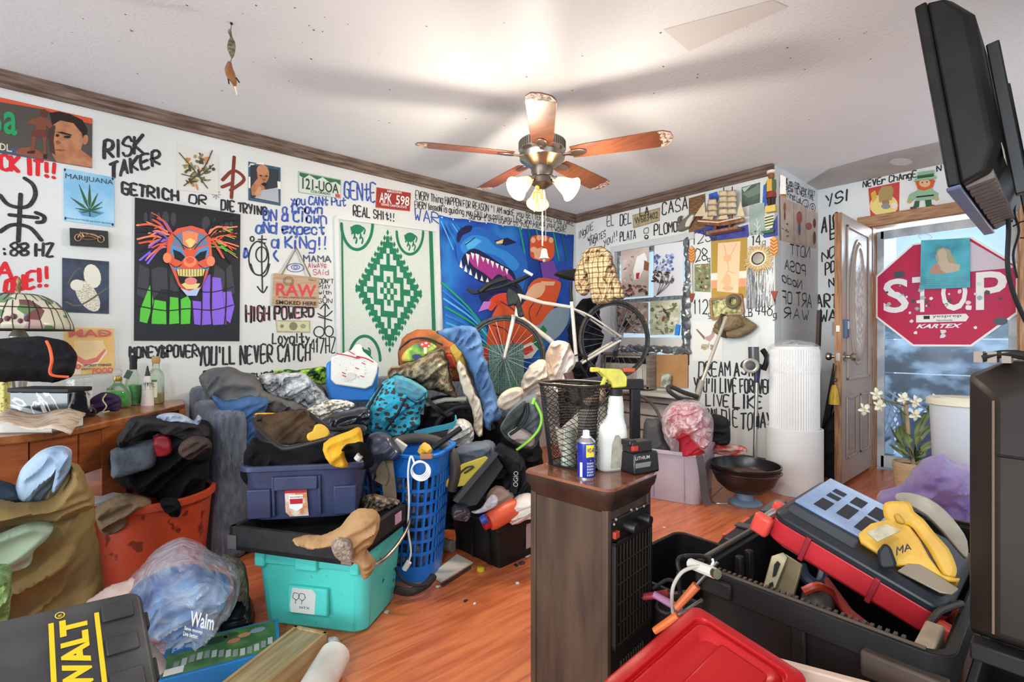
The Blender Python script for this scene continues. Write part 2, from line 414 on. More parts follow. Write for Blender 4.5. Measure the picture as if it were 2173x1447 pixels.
def fillpoly(mb,pts,m):  # any simple polygon of coplanar 3-D points
    P=[Vector(p)for p in pts];nrm=Vector()
    for a,b in zip(P,P[1:]+P[:1]):nrm+=a.cross(b)
    if nrm.length<1e-12:return
    u=(P[1]-P[0]).normalized();v=nrm.normalized().cross(u)
    vs,_,fs,_,_,_=delaunay_2d_cdt([Vector(((p-P[0]).dot(u),(p-P[0]).dot(v)))for p in P],[(i,(i+1)%len(P))for i in range(len(P))],[],1,1e-7)
    mb.add([P[0]+u*a.x+v*a.y for a in vs],[tuple(f)for f in fs],m)
def art(parent,pl,layers,off=.004,name='print',step=.00012,curvy=False):
    mb=MB();k=0
    for pts,m in layers:
        k+=1;o=off+step*min(k,160)
        if isinstance(pts,tuple):  # ('line', pts, w)
            _,p,w=pts;mb.ribbon([pl.p(v.x,v.y,o)for v in(crom([Vector(a)for a in p],4)if len(p)>2 else[Vector(a)for a in p])],w,pl.n,m)
        else:
            if curvy and 5<len(pts)<30:pts=[(v.x,v.y)for v in crom([Vector(p)for p in pts],3,True)]
            fillpoly(mb,[pl.p(x,y,o)for x,y in pts],m)
    return mb.build(name,parent,smooth=False)
def sheet(name,label,cat_,pl,q,m,th=.003,group=None,part='paper',off=.001,rim=None):
    """a flat print or board on a wall; q = bl, br, tr, tl picture points"""
    P=[pl.p(x,y,off)for x,y in q];c=sum(P,Vector())/4;c.z=min(p.z for p in P)
    t=thing(name,label,cat_,c,0,group)
    if part:MB().prism(P,pl.n,th,m).build(part,t,world=True,smooth=False)
    return t
class Loc:  # plane wrapper: builds in the frame of a thing
    pass
def wpart(mb,name,t,**k):return mb.build(name,t,world=True,**k)
def wart(t,pl,layers,off=.004,name='print',**k):
    o=art(None,pl,layers,off,name,**k);o.data.transform(wm(t).inverted());o.parent=t;return o
def wtext(t,pl,s,q,m,off=.0062,bold=0,name='lettering',shear=0):
    mb=MB();L=s if isinstance(s,list)else[(s,q,m)]
    for ss,qq,mm in L:text_mesh(mb,ss,quadf(pl,qq,off),mm,bold,shear)
    return mb.build(name,t,world=True,smooth=False)
def wscrawl(t,pl,*a,**k):
    o=scrawl(None,pl,*a,**k);o.data.transform(wm(t).inverted());o.parent=t;return o
def wstroke(t,pl,*a,**k):
    o=stroke(None,pl,*a,**k);o.data.transform(wm(t).inverted());o.parent=t;return o
BLK=mat('#17171a',.6);INK=mat('#26262a',.75,c2='#4a4a4e',scale=90,lo=.45,hi=.75);RED=mat('#d8202c',.7);BLU=mat('#2b4b9e',.7,c2='#6f85bb',scale=70,lo=.45,hi=.8);WHT=mat('#efeeea',.7)

def slab(mb,px,d,th,m,lean=0,yaw=0,smooth=1):
    """solid block with a given outline, standing at its own distance, of real thickness"""
    xs=[p[0]for p in px];ys=[p[1]for p in px];o=at((min(xs)+max(xs))/2,(min(ys)+max(ys))/2,d);n=CAM-o;n.z=0;n.normalize()
    n=Matrix.Rotation(R_(yaw),3,'Z')@n;u=UP.cross(n);n=Matrix.Rotation(-R_(lean),3,u)@n;pl=Plane(o,n)
    pts=[pl.p(x,y,th/2)for x,y in px]
    if smooth>1:pts=crom(pts,smooth,True)
    a=Vector()
    for p,q in zip(pts,pts[1:]+pts[:1]):a+=p.cross(q)
    if a.dot(n)>0:pts=pts[::-1]
    return mb.prism(pts,n,-th,m)
def container(t,w,d,h,m,taper=.85,wall=.006,r=.04,rim=.018,rimh=.02,name='body',n=5):
    """open tub: outer wall, rolled rim, inner wall and floor"""
    mb=MB();k=taper;R=lambda f,z,g=0:rrect(w*f+g,d*f+g,r,z,n)
    mb.loft([R(k,0),R(1,h-rimh),R(1,h-rimh,rim*2),R(1,h,rim*2),R(1,h,-wall*2),R(k,wall,-wall*2)],m)
    return mb.build(name,t,bevel=.003,sharp=40)
# ================= the room =================
WALLM=mat('#d3d4d1',.75,c2='#dddedb',scale=2.2,bump=(55,.1,.01),lo=.3,hi=.7)
WALLD=mat('#d9d9d9',.75,c2='#e6e6e5',scale=2.6,bump=(55,.12,.01),lo=.3,hi=.6)
CEILM=mat('#ebedef',.9,c2='#f2f3f4',scale=1.3,bump=(70,.22,.012),lo=.3,hi=.7)
def floor_mat():
    m=bpy.data.materials.new('laminate');m.use_nodes=True;t=m.node_tree;b=t.nodes['Principled BSDF'];N=t.nodes.new;L=t.links.new
    tc=N('ShaderNodeTexCoord');mp=N('ShaderNodeMapping');L(tc.outputs['Object'],mp.inputs[0]);mp.inputs['Rotation'].default_value=(0,0,R_(90))
    br=N('ShaderNodeTexBrick');br.inputs['Scale'].default_value=1;br.inputs['Brick Width'].default_value=1.2;br.inputs['Row Height'].default_value=.19;br.inputs['Mortar Size'].default_value=.0016
    br.inputs['Color1'].default_value=lin('#cc6e42');br.inputs['Color2'].default_value=lin('#c26338');br.inputs['Mortar'].default_value=lin('#8f4a28');L(mp.outputs[0],br.inputs[0])
    m2=N('ShaderNodeMapping');m2.inputs['Scale'].default_value=(26,2.2,1);L(tc.outputs['Object'],m2.inputs[0])
    n=N('ShaderNodeTexNoise');n.inputs['Scale'].default_value=1.4;n.inputs['Detail'].default_value=5;n.inputs['Distortion'].default_value=.6;L(m2.outputs[0],n.inputs[0])
    r=N('ShaderNodeValToRGB');r.color_ramp.elements[0].position=.35;r.color_ramp.elements[0].color=lin('#a64e2c');r.color_ramp.elements[1].position=.62;r.color_ramp.elements[1].color=lin('#e58a58');L(n.outputs[0],r.inputs[0])
    mx=N('ShaderNodeMix');mx.data_type='RGBA';mx.inputs[0].default_value=.5;L(br.outputs[0],mx.inputs[6]);L(r.outputs[0],mx.inputs[7]);L(mx.outputs[2],b.inputs['Base Color'])
    b.inputs['Roughness'].default_value=.3;b.inputs['Coat Weight'].default_value=.15
    return m
struct(MB().box((-1.4,1.7,-.05),(4.6,6.6,.1),floor_mat()).build('floor'))
struct(MB().box((-1.4,1.7,ZC+.05),(4.6,6.6,.1),CEILM).build('ceiling'))
wl=struct(MB().box((XL-.06,1.27,ZC/2),(.12,5.6,ZC),WALLM).build('wall_left'))
# back wall with a window opening
W0,W1=PB.p(1308,520),PB.p(1462,505)
wx0,wx1,wz0,wz1=PB.p(1306,700).x,PB.p(1463,700).x,.86,PB.p(1384,522).z
wb=MB()
def wallx(mb,x0,x1,z0,z1,y,m,th=.12):mb.box(((x0+x1)/2,y+th/2,(z0+z1)/2),(x1-x0,th,z1-z0),m)
wallx(wb,XL,wx0,0,ZC,YB,WALLM);wallx(wb,wx1,XA,0,ZC,YB,WALLM);wallx(wb,wx0,wx1,0,wz0,YB,WALLM);wallx(wb,wx0,wx1,wz1,ZC,YB,WALLM)
wb=struct(wb.build('wall_back'))
wa=struct(MB().box((XA-.06,(YB+.12+YD)/2,ZC/2),(.12,YD-YB-.12,ZC),WALLD).build('wall_alcove'))
dx0,dx1,dz1=-1.10,-.26,2.02
dw=MB();wallx(dw,XA-.12,dx0,0,ZC,YD,WALLD);wallx(dw,dx1,.22,0,ZC,YD,WALLD);wallx(dw,dx0,dx1,dz1,ZC,YD,WALLD)
dw=struct(dw.build('wall_door'))
struct(MB().box((.24,2.45,ZC/2),(.1,.9,ZC),WALLM).build('wall_right'))
# crown moulding of rough dark wood
CROWN=wood('#5d4a41','#8a776c',4,(1,1,1),.75)
CRL=wood('#574439','#887468',5,(14,1.2,14),.7);CRB=wood('#574439','#7d6a5f',5,(1.2,14,14),.7)
def crown(name,a,b,nx,m):
    a,b,nx=Vector(a),Vector(b),Vector(nx);prof=[(0,0),(.05,0),(.05,-.022),(.034,-.034),(.034,-.05),(.018,-.066),(.018,-.078),(0,-.078)]
    return struct(MB().loft([[p+nx*u+UP*v for u,v in prof]for p in(a,b)],m).build(name,bevel=.003))
crown('trim_1',(XL,-1.5,ZC),(XL,YB,ZC),(1,0,0),CRL)
crown('trim_2',(XL,YB,ZC),(XA,YB,ZC),(0,-1,0),CRB)
# patched drywall band on the ceiling of the entry
PATCH=mat('#b5b1ae',.9,c2='#c4c1bd',scale=3)
cp=art(bpy.data.objects['ceiling'],Plane((0,0,ZC),(0,0,-1)),[([(1706,405),(1712,388),(1760,358),(1860,330),(2010,297),(2030,345),(1742,402)],PATCH),(ell(1912,343,24,8),mat('#d9d7d4',.9)),([(1408,62),(1640,0),(1672,14),(1462,108)],mat('#dddbd7',.9))],.001,'plaster_patch')
spk=MB()
for i in range(70):
    q=Plane((0,0,ZC),(0,0,-1)).p(rnd.uniform(60,1900),rnd.uniform(10,300));s_=rnd.uniform(.003,.008)
    if q.x>XL and q.y<YB:spk.flat([(q.x+s_*math.cos(a)*rnd.uniform(.4,1),q.y+s_*math.sin(a)*rnd.uniform(.4,1),ZC-.0008)for a in(6,5,4,3,2,1)],mat('#6a6560',.9))
spk.build('ceiling_speck',bpy.data.objects['ceiling'])['kind']='stuff'
# ---- window with aluminium frame in the back wall ----
ALU=mat('#77797b',.4,metal=.7,c2='#a5a6a6',scale=30)
win=struct(MB().box(((wx0+wx1)/2,YB+.09,wz0+.015),(wx1-wx0,.06,.03),ALU).build('window_1'))
wf=MB()
for x in(wx0+.015,wx1-.015):wf.box((x,YB+.06,(wz0+wz1)/2),(.03,.07,wz1-wz0),ALU)
zm=PB.p(1384,634).z
for z in(wz1-.015,zm):wf.box(((wx0+wx1)/2,YB+.06,z),(wx1-wx0,.06,.035),ALU)
wf.box(((wx0+wx1)/2+.03,YB+.06,(zm+wz1)/2),(.03,.05,wz1-zm),ALU)
wf.build('window_frame',win,bevel=.002)
MB().box(((wx0+wx1)/2,YB+.085,(wz0+wz1)/2),(wx1-wx0,.006,wz1-wz0),glass('#e8f0f4',.05,.1)).build('window_pane',win)
wcas=MB()
wcas.box(((wx0+wx1)/2,YB-.008,wz1+.03),(wx1-wx0+.1,.02,.06),mat('#c3c5c6',.6));wcas.box((wx0-.025,YB-.008,(wz0+wz1)/2),(.05,.02,wz1-wz0),mat('#c3c5c6',.6))
wcas.build('window_casing',win,bevel=.003)
# ---- door casing ----
OAK=wood('#8a5d3c','#b48a63',5,(14,14,1.5),.55);OAKH=wood('#8a5d3c','#b48a63',5,(1.5,14,14),.5)
dc=MB();dc.box(((dx0+dx1)/2,YD-.012,dz1+.045),(dx1-dx0+.2,.03,.09),OAKH);dc.box((dx1+.05,YD-.012,dz1/2),(.09,.03,dz1),OAK);dc.box((dx0-.045,YD-.012,dz1/2),(.07,.03,dz1),OAK)
for x in(dx0-.005,dx1+.005):dc.box((x,YD+.06,dz1/2),(.02,.13,dz1),OAK)
dc.box(((dx0+dx1)/2,YD+.06,dz1+.005),(dx1-dx0,.13,.02),OAKH)
struct(dc.build('trim_3',bevel=.004))
# ---- open entry door ----
DOORM=mat('#9c8a80',.42,c2='#a89689',scale=3,spec=.5);EDGE=wood('#7b5236','#a67c58',5,(16,16,1.2),.7)
door=struct(MB().box((-1.122,4.49,1.015),(.042,.80,1.97),DOORM).build('door_1',bevel=.003))
MB().box((-1.122,4.087,1.015),(.044,.008,1.97),EDGE).build('door_edge',door,label='bare brown wooden edge of the door')
dm=MB();ovy,ovz=4.49,1.37
MX=Matrix.Rotation(R_(90),4,'Y')
def ringx(mb,x,cy,cz,ry,rz,w,th,m,n=40):
    rr=[]
    for i in range(n+1):
        a=2*math.pi*i/n;o_=Vector((x,cy+ry*math.cos(a),cz+rz*math.sin(a)));d_=Vector((0,math.cos(a),math.sin(a)))
        rr.append([o_-d_*w/2,o_-d_*w*.2+Vector((th,0,0)),o_+d_*w*.2+Vector((th,0,0)),o_+d_*w/2])
    mb.loft(rr,m,(False,False))
ringx(dm,-1.101,ovy,ovz,.155,.43,.05,.018,DOORM);ringx(dm,-1.101,ovy,ovz,.20,.475,.03,.01,DOORM)
def framex(mb,x,y0,y1,z0,z1,w,th,m):
    for(a,b,c,d)in((y0,y1,z0,z0+w),(y0,y1,z1-w,z1),(y0,y0+w,z0,z1),(y1-w,y1,z0,z1)):
        mb.box((x+th/2,(a+b)/2,(c+d)/2),(th,b-a,d-c),m)
framex(dm,-1.101,4.2,4.78,.78,1.93,.022,.012,DOORM)
for y0,y1 in((4.19,4.44),(4.54,4.79)):
    framex(dm,-1.101,y0,y1,.2,.66,.02,.012,DOORM);dm.box((-1.099,(y0+y1)/2,.43),(.01,y1-y0-.12,.34),DOORM)
dm.build('door_moulding',door,bevel=.004)
gl=MB();gl.loft([[Vector((-1.098,ovy+.14*math.cos(2*math.pi*i/32),ovz+.415*math.sin(2*math.pi*i/32)))for i in range(32)],[Vector((-1.095,ovy+.14*math.cos(2*math.pi*i/32),ovz+.415*math.sin(2*math.pi*i/32)))for i in range(32)]],mat('#a9a39b',.12,c2='#e8e5df',scale=26,stretch=(1,2,1),bump=(40,.8,.01),spec=.8))
gl.build('oval_glass',door,label='oval bevelled glass pane')
NICK=metal('#a79d92',.3)
kn=MB()
for sgn in(-1,1):
    T=Matrix.Rotation(R_(90*sgn),4,'Y');kn.lathe([(.033,0),(.033,.008),(.012,.012),(.012,.035),(.026,.045),(.03,.06),(.024,.072),(.004,.076)],NICK,20,(-1.122+sgn*.022,4.155,.955),T)
kn.box((-1.122,4.081,.955),(.026,.004,.055),NICK)
kn.build('door_knob',door)
MB().box((-1.09,4.15,1.16),(.03,.055,.13),mat('#3a4a66',.35)).box((-1.072,4.15,1.185),(.008,.04,.06),mat('#9aa4b5',.3)).box((-1.155,4.15,1.16),(.03,.06,.1),mat('#6d6a68',.4)).box((-1.122,4.081,1.16),(.026,.004,.05),NICK).build('keypad_lock',door,bevel=.004)
# ---- storm door with glass behind the entry ----
WPAINT=mat('#c5c7c8',.5,c2='#9aa3ab',scale=6)
sy=YD+.13
st=struct(MB().box((-1.07,sy,1.0),(.05,.035,1.98),WPAINT).box((-.29,sy,1.0),(.05,.035,1.98),WPAINT).box((-.68,sy,1.96),(.78,.035,.07),WPAINT).box((-.68,sy,.06),(.78,.035,.1),WPAINT).build('door_2',bevel=.003))
MB().box((-.68,sy+.005,1.0),(.76,.006,1.85),glass('#dbe6f0',.06,.06)).build('door_glass',st)
# ---- porch behind the storm door ----
struct(MB().box((-.7,6.0,-.06),(2.6,2.0,.1),mat('#46596e',.55,c2='#8fa2b5',scale=3,stretch=(1,9,1))).build('floor_porch'))
BRD=mat('#2b3036',.6,stops=[(.36,'#15181c'),(.47,'#39424a'),(.53,'#8f979e'),(.64,'#cfd2d4')],scale=3.2,detail=7,stretch=(1,1,1.6))
pw=MB()
for i,z in enumerate((.62,.93,1.24)):pw.box((-.74,5.62+.004*i,z),(1.1,.03,.3),BRD)
struct(pw.build('wall_porch',bevel=.004))
struct(MB().box((-1.16,5.75,1.1),(.09,.09,2.2),mat('#dfe3e6',.5)).box((-.15,5.75,1.1),(.08,.08,2.2),mat('#dfe3e6',.5)).build('trim_4'))
LAT=mat('#aab2bd',.6)
la=MB()
for i in range(-12,14):
    for sg in(-1,1):la.box((-.72+i*.085,5.58+.006*sg,.42),(.03,.01,.9),LAT,(0,R_(45*sg),0))
# trim the lattice to a panel
keep=MB()
for k in range(0,len(la.v),8):keep.v+=[Vector((min(max(v.x,-1.2),-.2),v.y,min(max(v.z,.0),.6)))for v in la.v[k:k+8]]
keep.f=la.f;keep.m=la.m;keep.mats=la.mats
tag(keep.build('lattice_panel'),'pale diagonal lattice panel on the porch behind the storm door','lattice')
tag(MB().lathe([(.13,0),(.16,.2),(.19,.43),(.2,.45),(.185,.45),(.15,.05)],mat('#2f6a94',.4),24,(-.83,5.36,-.01)).build('porch_bucket'),'blue bucket on the porch behind the orchid','bucket')
# ================= writing on the walls =================
G[':']='2525 2323'
I1,I2=.011,.016
for a in[
    ('RISK',(222,334),(302,326),34,38,.019),('TAKER',(233,378),(338,347),30,27,.019),('GETRICH',(259,411),(377,426),24,20,.018),('OR',(402,431),(437,434),18,18,.012),
    ('DIE TRYING',(470,445),(565,457),21,17,.014),(':88 HZ',(2,541),(112,543),26,26,.014),('MONEY&POWER',(276,758),(418,757),21,25,.014),
    ("YOU'LL NEVER CATCH",(420,777),(658,763),40,32,.016),('417HZ',(659,748),(711,748),27,33,.012),('Loyalty',(578,728),(657,728),21,20,.013),('HIGH POWERD',(522,683),(665,671),34,18,.015),
    ('sunt',(531,801),(583,797),12,12,.012),('Q',(432,796),(446,796),9,9,.012),
    ('REAL SHIt!!',(750,458),(837,468),22,14,.012),('EVERY Thing HAPPEN FOR REASON "I AM makE you BETTER you CAN TAKE',(882,422),(1217,479),17,9,.0095),
    ('EVERY lessoN is guiding you CAll who calls you LovE who LovEs you! STAY',(880,441),(1202,486),14,9,.0095),('SuPort who suPorts you, FACTS! I WORK',(995,464),(1200,493),11,8,.0085),
    ("DON'T",(677,601),(707,601),9,9,.006),('PlAY',(676,613),(700,613),9,9,.006),('with',(677,624),(703,625),8,8,.006),('A',(686,633),(692,633),7,7,.006),('GUN',(675,643),(704,643),9,9,.006)]:
    scrawl(wl,PL,*a,INK,seed=hash(a[1])%99)
for a in[('you CANt Put',(618,433),(733,437),17,17,.013),('ON a Clown',(559,467),(692,474),22,22,.016),('a Crown',(599,452),(683,453),18,18,.015),
          ('aNd expect',(544,494),(688,497),23,20,.017),('a KiNg!!',(576,525),(694,529),24,26,.017),('GENtE',(731,419),(796,427),34,36,.016),('WAR',(880,467),(930,475),23,22,.013)]:
    scrawl(wl,PL,*a,BLU,seed=3)
for a in[('CK IT!!',(2,360),(119,377),32,28,.021),('A',(-8,591),(28,590),34,34,.02),('QUE!!',(12,621),(104,603),24,38,.02)]:scrawl(wl,PL,*a,RED,seed=5)
PNK=mat('#c25560',.8,c2='#8f5a66',scale=60)
for a in[('HIGH POWERD',(524,684),(667,672),33,17,.008),('AlwAYs',(654,568),(692,568),10,10,.006),('SAid',(665,583),(697,583),11,10,.006)]:scrawl(wl,PL,*a,PNK,seed=8)
scrawl(wl,PL,'MAMA',(645,555),(701,556),13,12,.012,mat('#55586e',.8),seed=2)
stroke(wl,PL,[[(52,378),(70,392),(75,414),(62,436),(40,440),(16,433),(0,414)],[(44,412),(41,470),(39,512)],[(20,456),(80,462)],[(76,451),(93,459),(92,470),(78,472)],[(0,492),(20,479),(41,477),(66,485),(88,510)]],.018,INK)
stroke(wl,PL,[ell(549,548,21,36,16)+[(570,548)],ell(555,540,12,16,14)+[(567,540)],[(556,500),(555,540),(557,620)],[(546,608),(558,621),(567,608)],[(532,560),(540,580),(556,585)],[(572,560),(566,580),(557,588)],ell(535,507,4,5,8)+[(539,507)],[(548,508),(565,508)],[(550,514),(563,516)]],.009,INK)
stroke(wl,PL,[[(690,646),(689,700)],[(680,655),(690,645),(698,655)],[(674,665),(690,672),(705,660)],[(676,672),(704,680)],ell(677,704,11,11,10)+[(688,704)],ell(698,703,9,11,10)+[(707,703)]],.009,INK)
stroke(wl,PL,[[(520,527),(518,546),(526,540),(522,527)],[(586,532),(581,542),(590,554)]],.014,BLU)
stroke(wl,PL,[ell(627,568,18,9,16)+[(645,568)],ell(627,567,9,5,10)+[(636,567)],ell(627,567,4,3,8)+[(631,567)]],.005,BLU)
RUNE=mat('#7d3429',.7)
stroke(wl,PL,[[(497,333),(491,420)],[(472,382),(496,362),(518,381),(489,404)],[(471,397),(494,388)]],.02,RUNE)
stroke(wl,PL,[[(459+9*math.cos(a),413+9*math.sin(a)),(459-9*math.cos(a),413-9*math.sin(a))]for a in(0,.8,1.6,2.4)],.005,mat('#8d8d90',.6))
for a in[('EL',(1289,481),(1303,478),22,22,.013),('DEL',(1316,479),(1339,473),22,21,.013),('CASA',(1405,456),(1458,444),24,26,.014),
          ('INgOlE',(1228,507),(1259,486),15,15,.009),('who',(1247,512),(1267,504),13,13,.009),('INgATES',(1251,522),(1285,502),14,14,.009),('you!!',(1281,523),(1310,508),18,20,.01),
          ('PLATA',(1316,512),(1349,506),18,18,.013),('O',(1367,496),(1376,494),11,11,.01),('PLOMO?',(1389,500),(1447,488),22,20,.014),
          ('125',(1471,519),(1510,511),25,25,.01),('gs',(1510,512),(1520,510),10,10,.008),('28',(1477,555),(1500,552),27,24,.011),('g',(1502,556),(1507,555),11,11,.008),('112',(1473,667),(1502,666),30,30,.011),('gs',(1504,672),(1513,672),12,12,.008),
          ('14',(1596,520),(1614,518),19,19,.011),('g',(1618,519),(1624,518),11,11,.006),('LB',(1579,672),(1596,671),16,16,.008),('448',(1604,668),(1638,668),24,25,.01),('g',(1641,674),(1648,674),14,14,.009),
          ('DREAM',(1483,799),(1549,798),30,30,.017),('AS',(1559,798),(1584,793),27,27,.017),('IF',(1588,798),(1607,798),25,25,.016),("YOU'll LIVE FOREVER",(1473,831),(1637,834),29,27,.017),
          ('LIVE',(1498,862),(1546,862),25,24,.015),('LIKE',(1557,866),(1617,866),30,24,.018),("YOU'll",(1493,898),(1522,900),30,32,.014),('DIE',(1531,904),(1566,904),34,36,.015),('TODAY',(1573,912),(1637,906),34,30,.016)]:
    scrawl(wb,PB,*a,INK,seed=hash(a[1])%97)
stroke(wb,PB,[ell(1372,503,4,4,8)+[(1376,503)],[(1369,504),(1372,506),(1375,503)]],.009,INK)
for a in[('THANK you FOR your VISIT',(1655,384),(1729,417),13,10,.009),('God blESs TIL NExt TIME',(1654,397),(1726,425),12,9,.009),('CAll First LoL',(1656,411),(1701,433),13,12,.01)]:scrawl(wa,PA,*a,INK,seed=4)
for a in[('NOTT',(1677,541),(1718,547),22,22,.012),('POSA',(1665,570),(1709,585),20,20,.012),('Noda',(1660,597),(1701,614),18,18,.012),('ART OF',(1659,642),(1722,653),25,28,.015),('WAR',(1664,674),(1716,679),21,20,.012)]:scrawl(wa,PA,*a,INK,seed=6,mirror=True)  # reversed lettering painted in place of the door wall's reflection
stroke(wa,PA,[ell(1709,433,7,9,10)+[(1716,433)],[(1706,436),(1709,439),(1713,436)],[(1707,430),(1707,432)],[(1712,431),(1712,433)],ell(1724,441,6,9,10)+[(1730,441)],ell(1724,441,2,4,8)+[(1726,441)]],.008,INK)
for a in[('YSI',(1752,439),(1802,424),24,22,.015),('AIC',(1744,494),(1779,481),32,30,.017),('B',(1762,508),(1777,503),20,20,.015),('NO',(1745,556),(1772,541),21,19,.015),('POR',(1752,583),(1782,571),23,20,.015),('No',(1760,610),(1782,602),18,16,.012),
          ('ART',(1733,653),(1778,651),27,27,.019),('WAR',(1742,681),(1792,681),24,24,.015),('NEVEr ChAngE',(1832,398),(1944,375),13,13,.011),('N',(1988,364),(1997,362),11,11,.011)]:scrawl(dw,PD,*a,INK,seed=hash(a[1])%91)

# ================= things on the left wall =================
def q4(x0,y0,x1,y1):return[(x0,y1),(x1,y1),(x1,y0),(x0,y0)]
SKIN,SKIN2,HAIR=mat('#b9805a',.7,c2='#a56b48',scale=20),mat('#8a5638',.7),mat('#2a1d18',.8)
Pp=mat('#e8e4d8',.6)
def face(cx,cy,w,h,skin,dark,tilt=0):
    e=lambda dx,dy,rx,ry,n=10:ell(cx+(dx*math.cos(tilt)-dy*math.sin(tilt))*w,cy+(dx*math.sin(tilt)+dy*math.cos(tilt))*h,rx*w,ry*h,n)
    return[(e(0,0,.5,.6,18),skin),(e(-.2,-.08,.11,.035),dark),(e(.2,-.08,.11,.035),dark),(e(-.2,-.17,.14,.03),dark),(e(.2,-.17,.14,.03),dark),(e(.02,.12,.07,.05),SKIN2),(e(0,.3,.17,.035),mat('#7d3a30',.7))]
# boxer poster
q=[(-30,320),(195,357),(196,252),(-30,200)]
t=sheet('boxing_poster','landscape boxing poster with green letter and a young man, up by the moulding','poster',PL,q,mat('#4b443e',.45))
wart(t,PL,[([(-30,200),(196,252),(196,264),(140,250),(90,232),(-30,212)],mat('#d2512f',.5)),([(-30,305),(0,312),(60,318),(100,340),(195,357),(-30,320)],mat('#34506a',.5)),([(30,325),(45,314),(70,312),(95,330),(110,343)],mat('#8d4a33',.6)),
             ([(105,240),(125,237),(150,243),(175,255),(186,275),(184,300),(176,300),(172,280),(155,262),(130,256),(112,268)],HAIR),([(108,268),(128,256),(156,262),(174,284),(176,302),(172,318),(180,324),(195,336),(195,356),(120,344),(112,330),(108,316),(104,300)],SKIN),([(104,262),(118,268),(114,300),(118,330),(106,322),(102,290)],mat('#4a3024',.7)),
             (ell(181,297,6,11,10,10),SKIN),([(120,281),(132,280),(152,286),(152,289),(132,285)],HAIR),(ell(143,291,8,3),HAIR),(ell(122,288,4,3),HAIR),([(118,300),(124,298),(130,304),(121,308)],SKIN2),([(112,318),(126,317),(142,319),(128,322)],mat('#8a4a3a',.7)),
             (ell(93,241,8,9),mat('#5c3326',.7)),([(62,255),(85,248),(104,252),(112,268),(106,274),(98,266),(98,280),(78,278),(76,268),(58,262)],mat('#7a452f',.7)),([(70,276),(98,276),(101,292),(86,292),(66,290)],mat('#6b2f26',.6)),([(68,290),(78,292),(72,322),(64,322)],mat('#7a452f',.7)),([(90,291),(99,291),(98,328),(93,328)],mat('#7a452f',.7)),([(58,322),(74,320),(74,326),(58,326)],BLK),([(92,328),(100,328),(100,338),(92,337)],BLK)])
wtext(t,PL,[('a',[(8,284),(37,290),(37,240),(8,236)],mat('#1f9458',.5)),('ba'[0],[(-16,280),(4,284),(4,238),(-16,232)],mat('#1f9458',.5)),('DL.',[(0,319),(26,324),(26,308),(0,304)],mat('#d8cba5',.5))],None,None,bold=.02)
# leaf sign
q=[(135,468),(242,482),(242,377),(135,357)]
t=sheet('tin_sign','pale blue tin sign with a green leaf','sign',PL,q,mat('#7db8dc',.35,c2='#a9d2ea',scale=7,lo=.35,hi=.65),.005,part='plate')
LG,LD=mat('#3b6b3f',.5),mat('#27492f',.6)
lv=[]
for ang,ln,w in((-62,62,9),(-28,66,10),(0,58,11),(32,46,9),(62,42,7),(78,38,6),(100,32,5),(-82,42,6),(-98,26,5)):
    c,s=math.sin(R_(ang)),-math.cos(R_(ang));b=(190,448)
    pt=lambda l,o:(b[0]+c*ln*l*.75+s*w*o*-.7,b[1]+s*ln*l+c*w*o*.7)
    lv+=[([pt(.05,0),pt(.35,.5),pt(.65,.35),pt(1,0),pt(.65,-.35),pt(.35,-.5)],LG),(('l',[pt(.05,0),pt(.95,0)],.003),LD)]
wart(t,PL,[([(165,448),(190,442),(222,452),(200,462),(175,458)],mat('#5d93b5',.5))]+lv+[(('l',[(190,448),(191,460)],.005),LD)]+[(ell(x,y,2,3,8),BLK)for x,y in((138,361),(239,380),(239,477),(139,464))],.006)
wtext(t,PL,[('MARIJUANA',[(139,382),(240,396),(240,383),(139,368)],mat('#26394a',.5)),('Because your friends just aren\'t that funny',[(138,465),(238,478),(238,473),(138,460)],mat('#2b4c66',.5))],None,None,off=.0085)
# motorcycle plaque
q=[(149,521),(230,526),(229,492),(148,485)]
t=sheet('wall_plaque','small black plaque with a bronze motorcycle, between the leaf sign and owl print','plaque',PL,q,mat('#2b2a29',.6),.025,part='board')
BRZ=metal('#b08d70',.4);mb=MB();o=.029
for c_,r_ in(((166,506),7),((214,509),7)):mb.tube([PL.p(c_[0]+r_*math.cos(a*.4),c_[1]+r_*math.sin(a*.4),o)for a in range(17)],.003,BRZ,6)
for p in([(166,506),(174,496),(200,501),(214,507)],[(172,507),(186,503),(205,508),(190,511),(172,508)],[(170,494),(175,498),(178,504)],[(182,500),(196,498),(206,502)]):mb.tube([PL.p(x,y,o)for x,y in p],.004,BRZ,6,3)
wpart(mb,'motorcycle_emblem',t)
# dark bird print
q=[(132,662),(231,666),(231,555),(132,547)]
t=sheet('nature_print','dark blue print with pale rounded shapes, below the motorcycle plaque','print',PL,q,mat('#39445a',.5,c2='#2b3040',scale=12))
PB1,PB2=mat('#e2dccb',.7),mat('#b7ad98',.8,c2='#eae4d4',scale=120,stretch=(1,1,3),lo=.45,hi=.55)
wart(t,PL,[(ell(196,586,18,26,14,-15),PB1),(ell(186,628,20,38,16,-34),PB2),(ell(163,605,14,12),PB1),(('l',[(140,640),(170,648),(226,612)],.008),mat('#6b5f52',.7)),(('l',[(145,600),(160,575),(172,570)],.005),mat('#6b5f52',.7))])
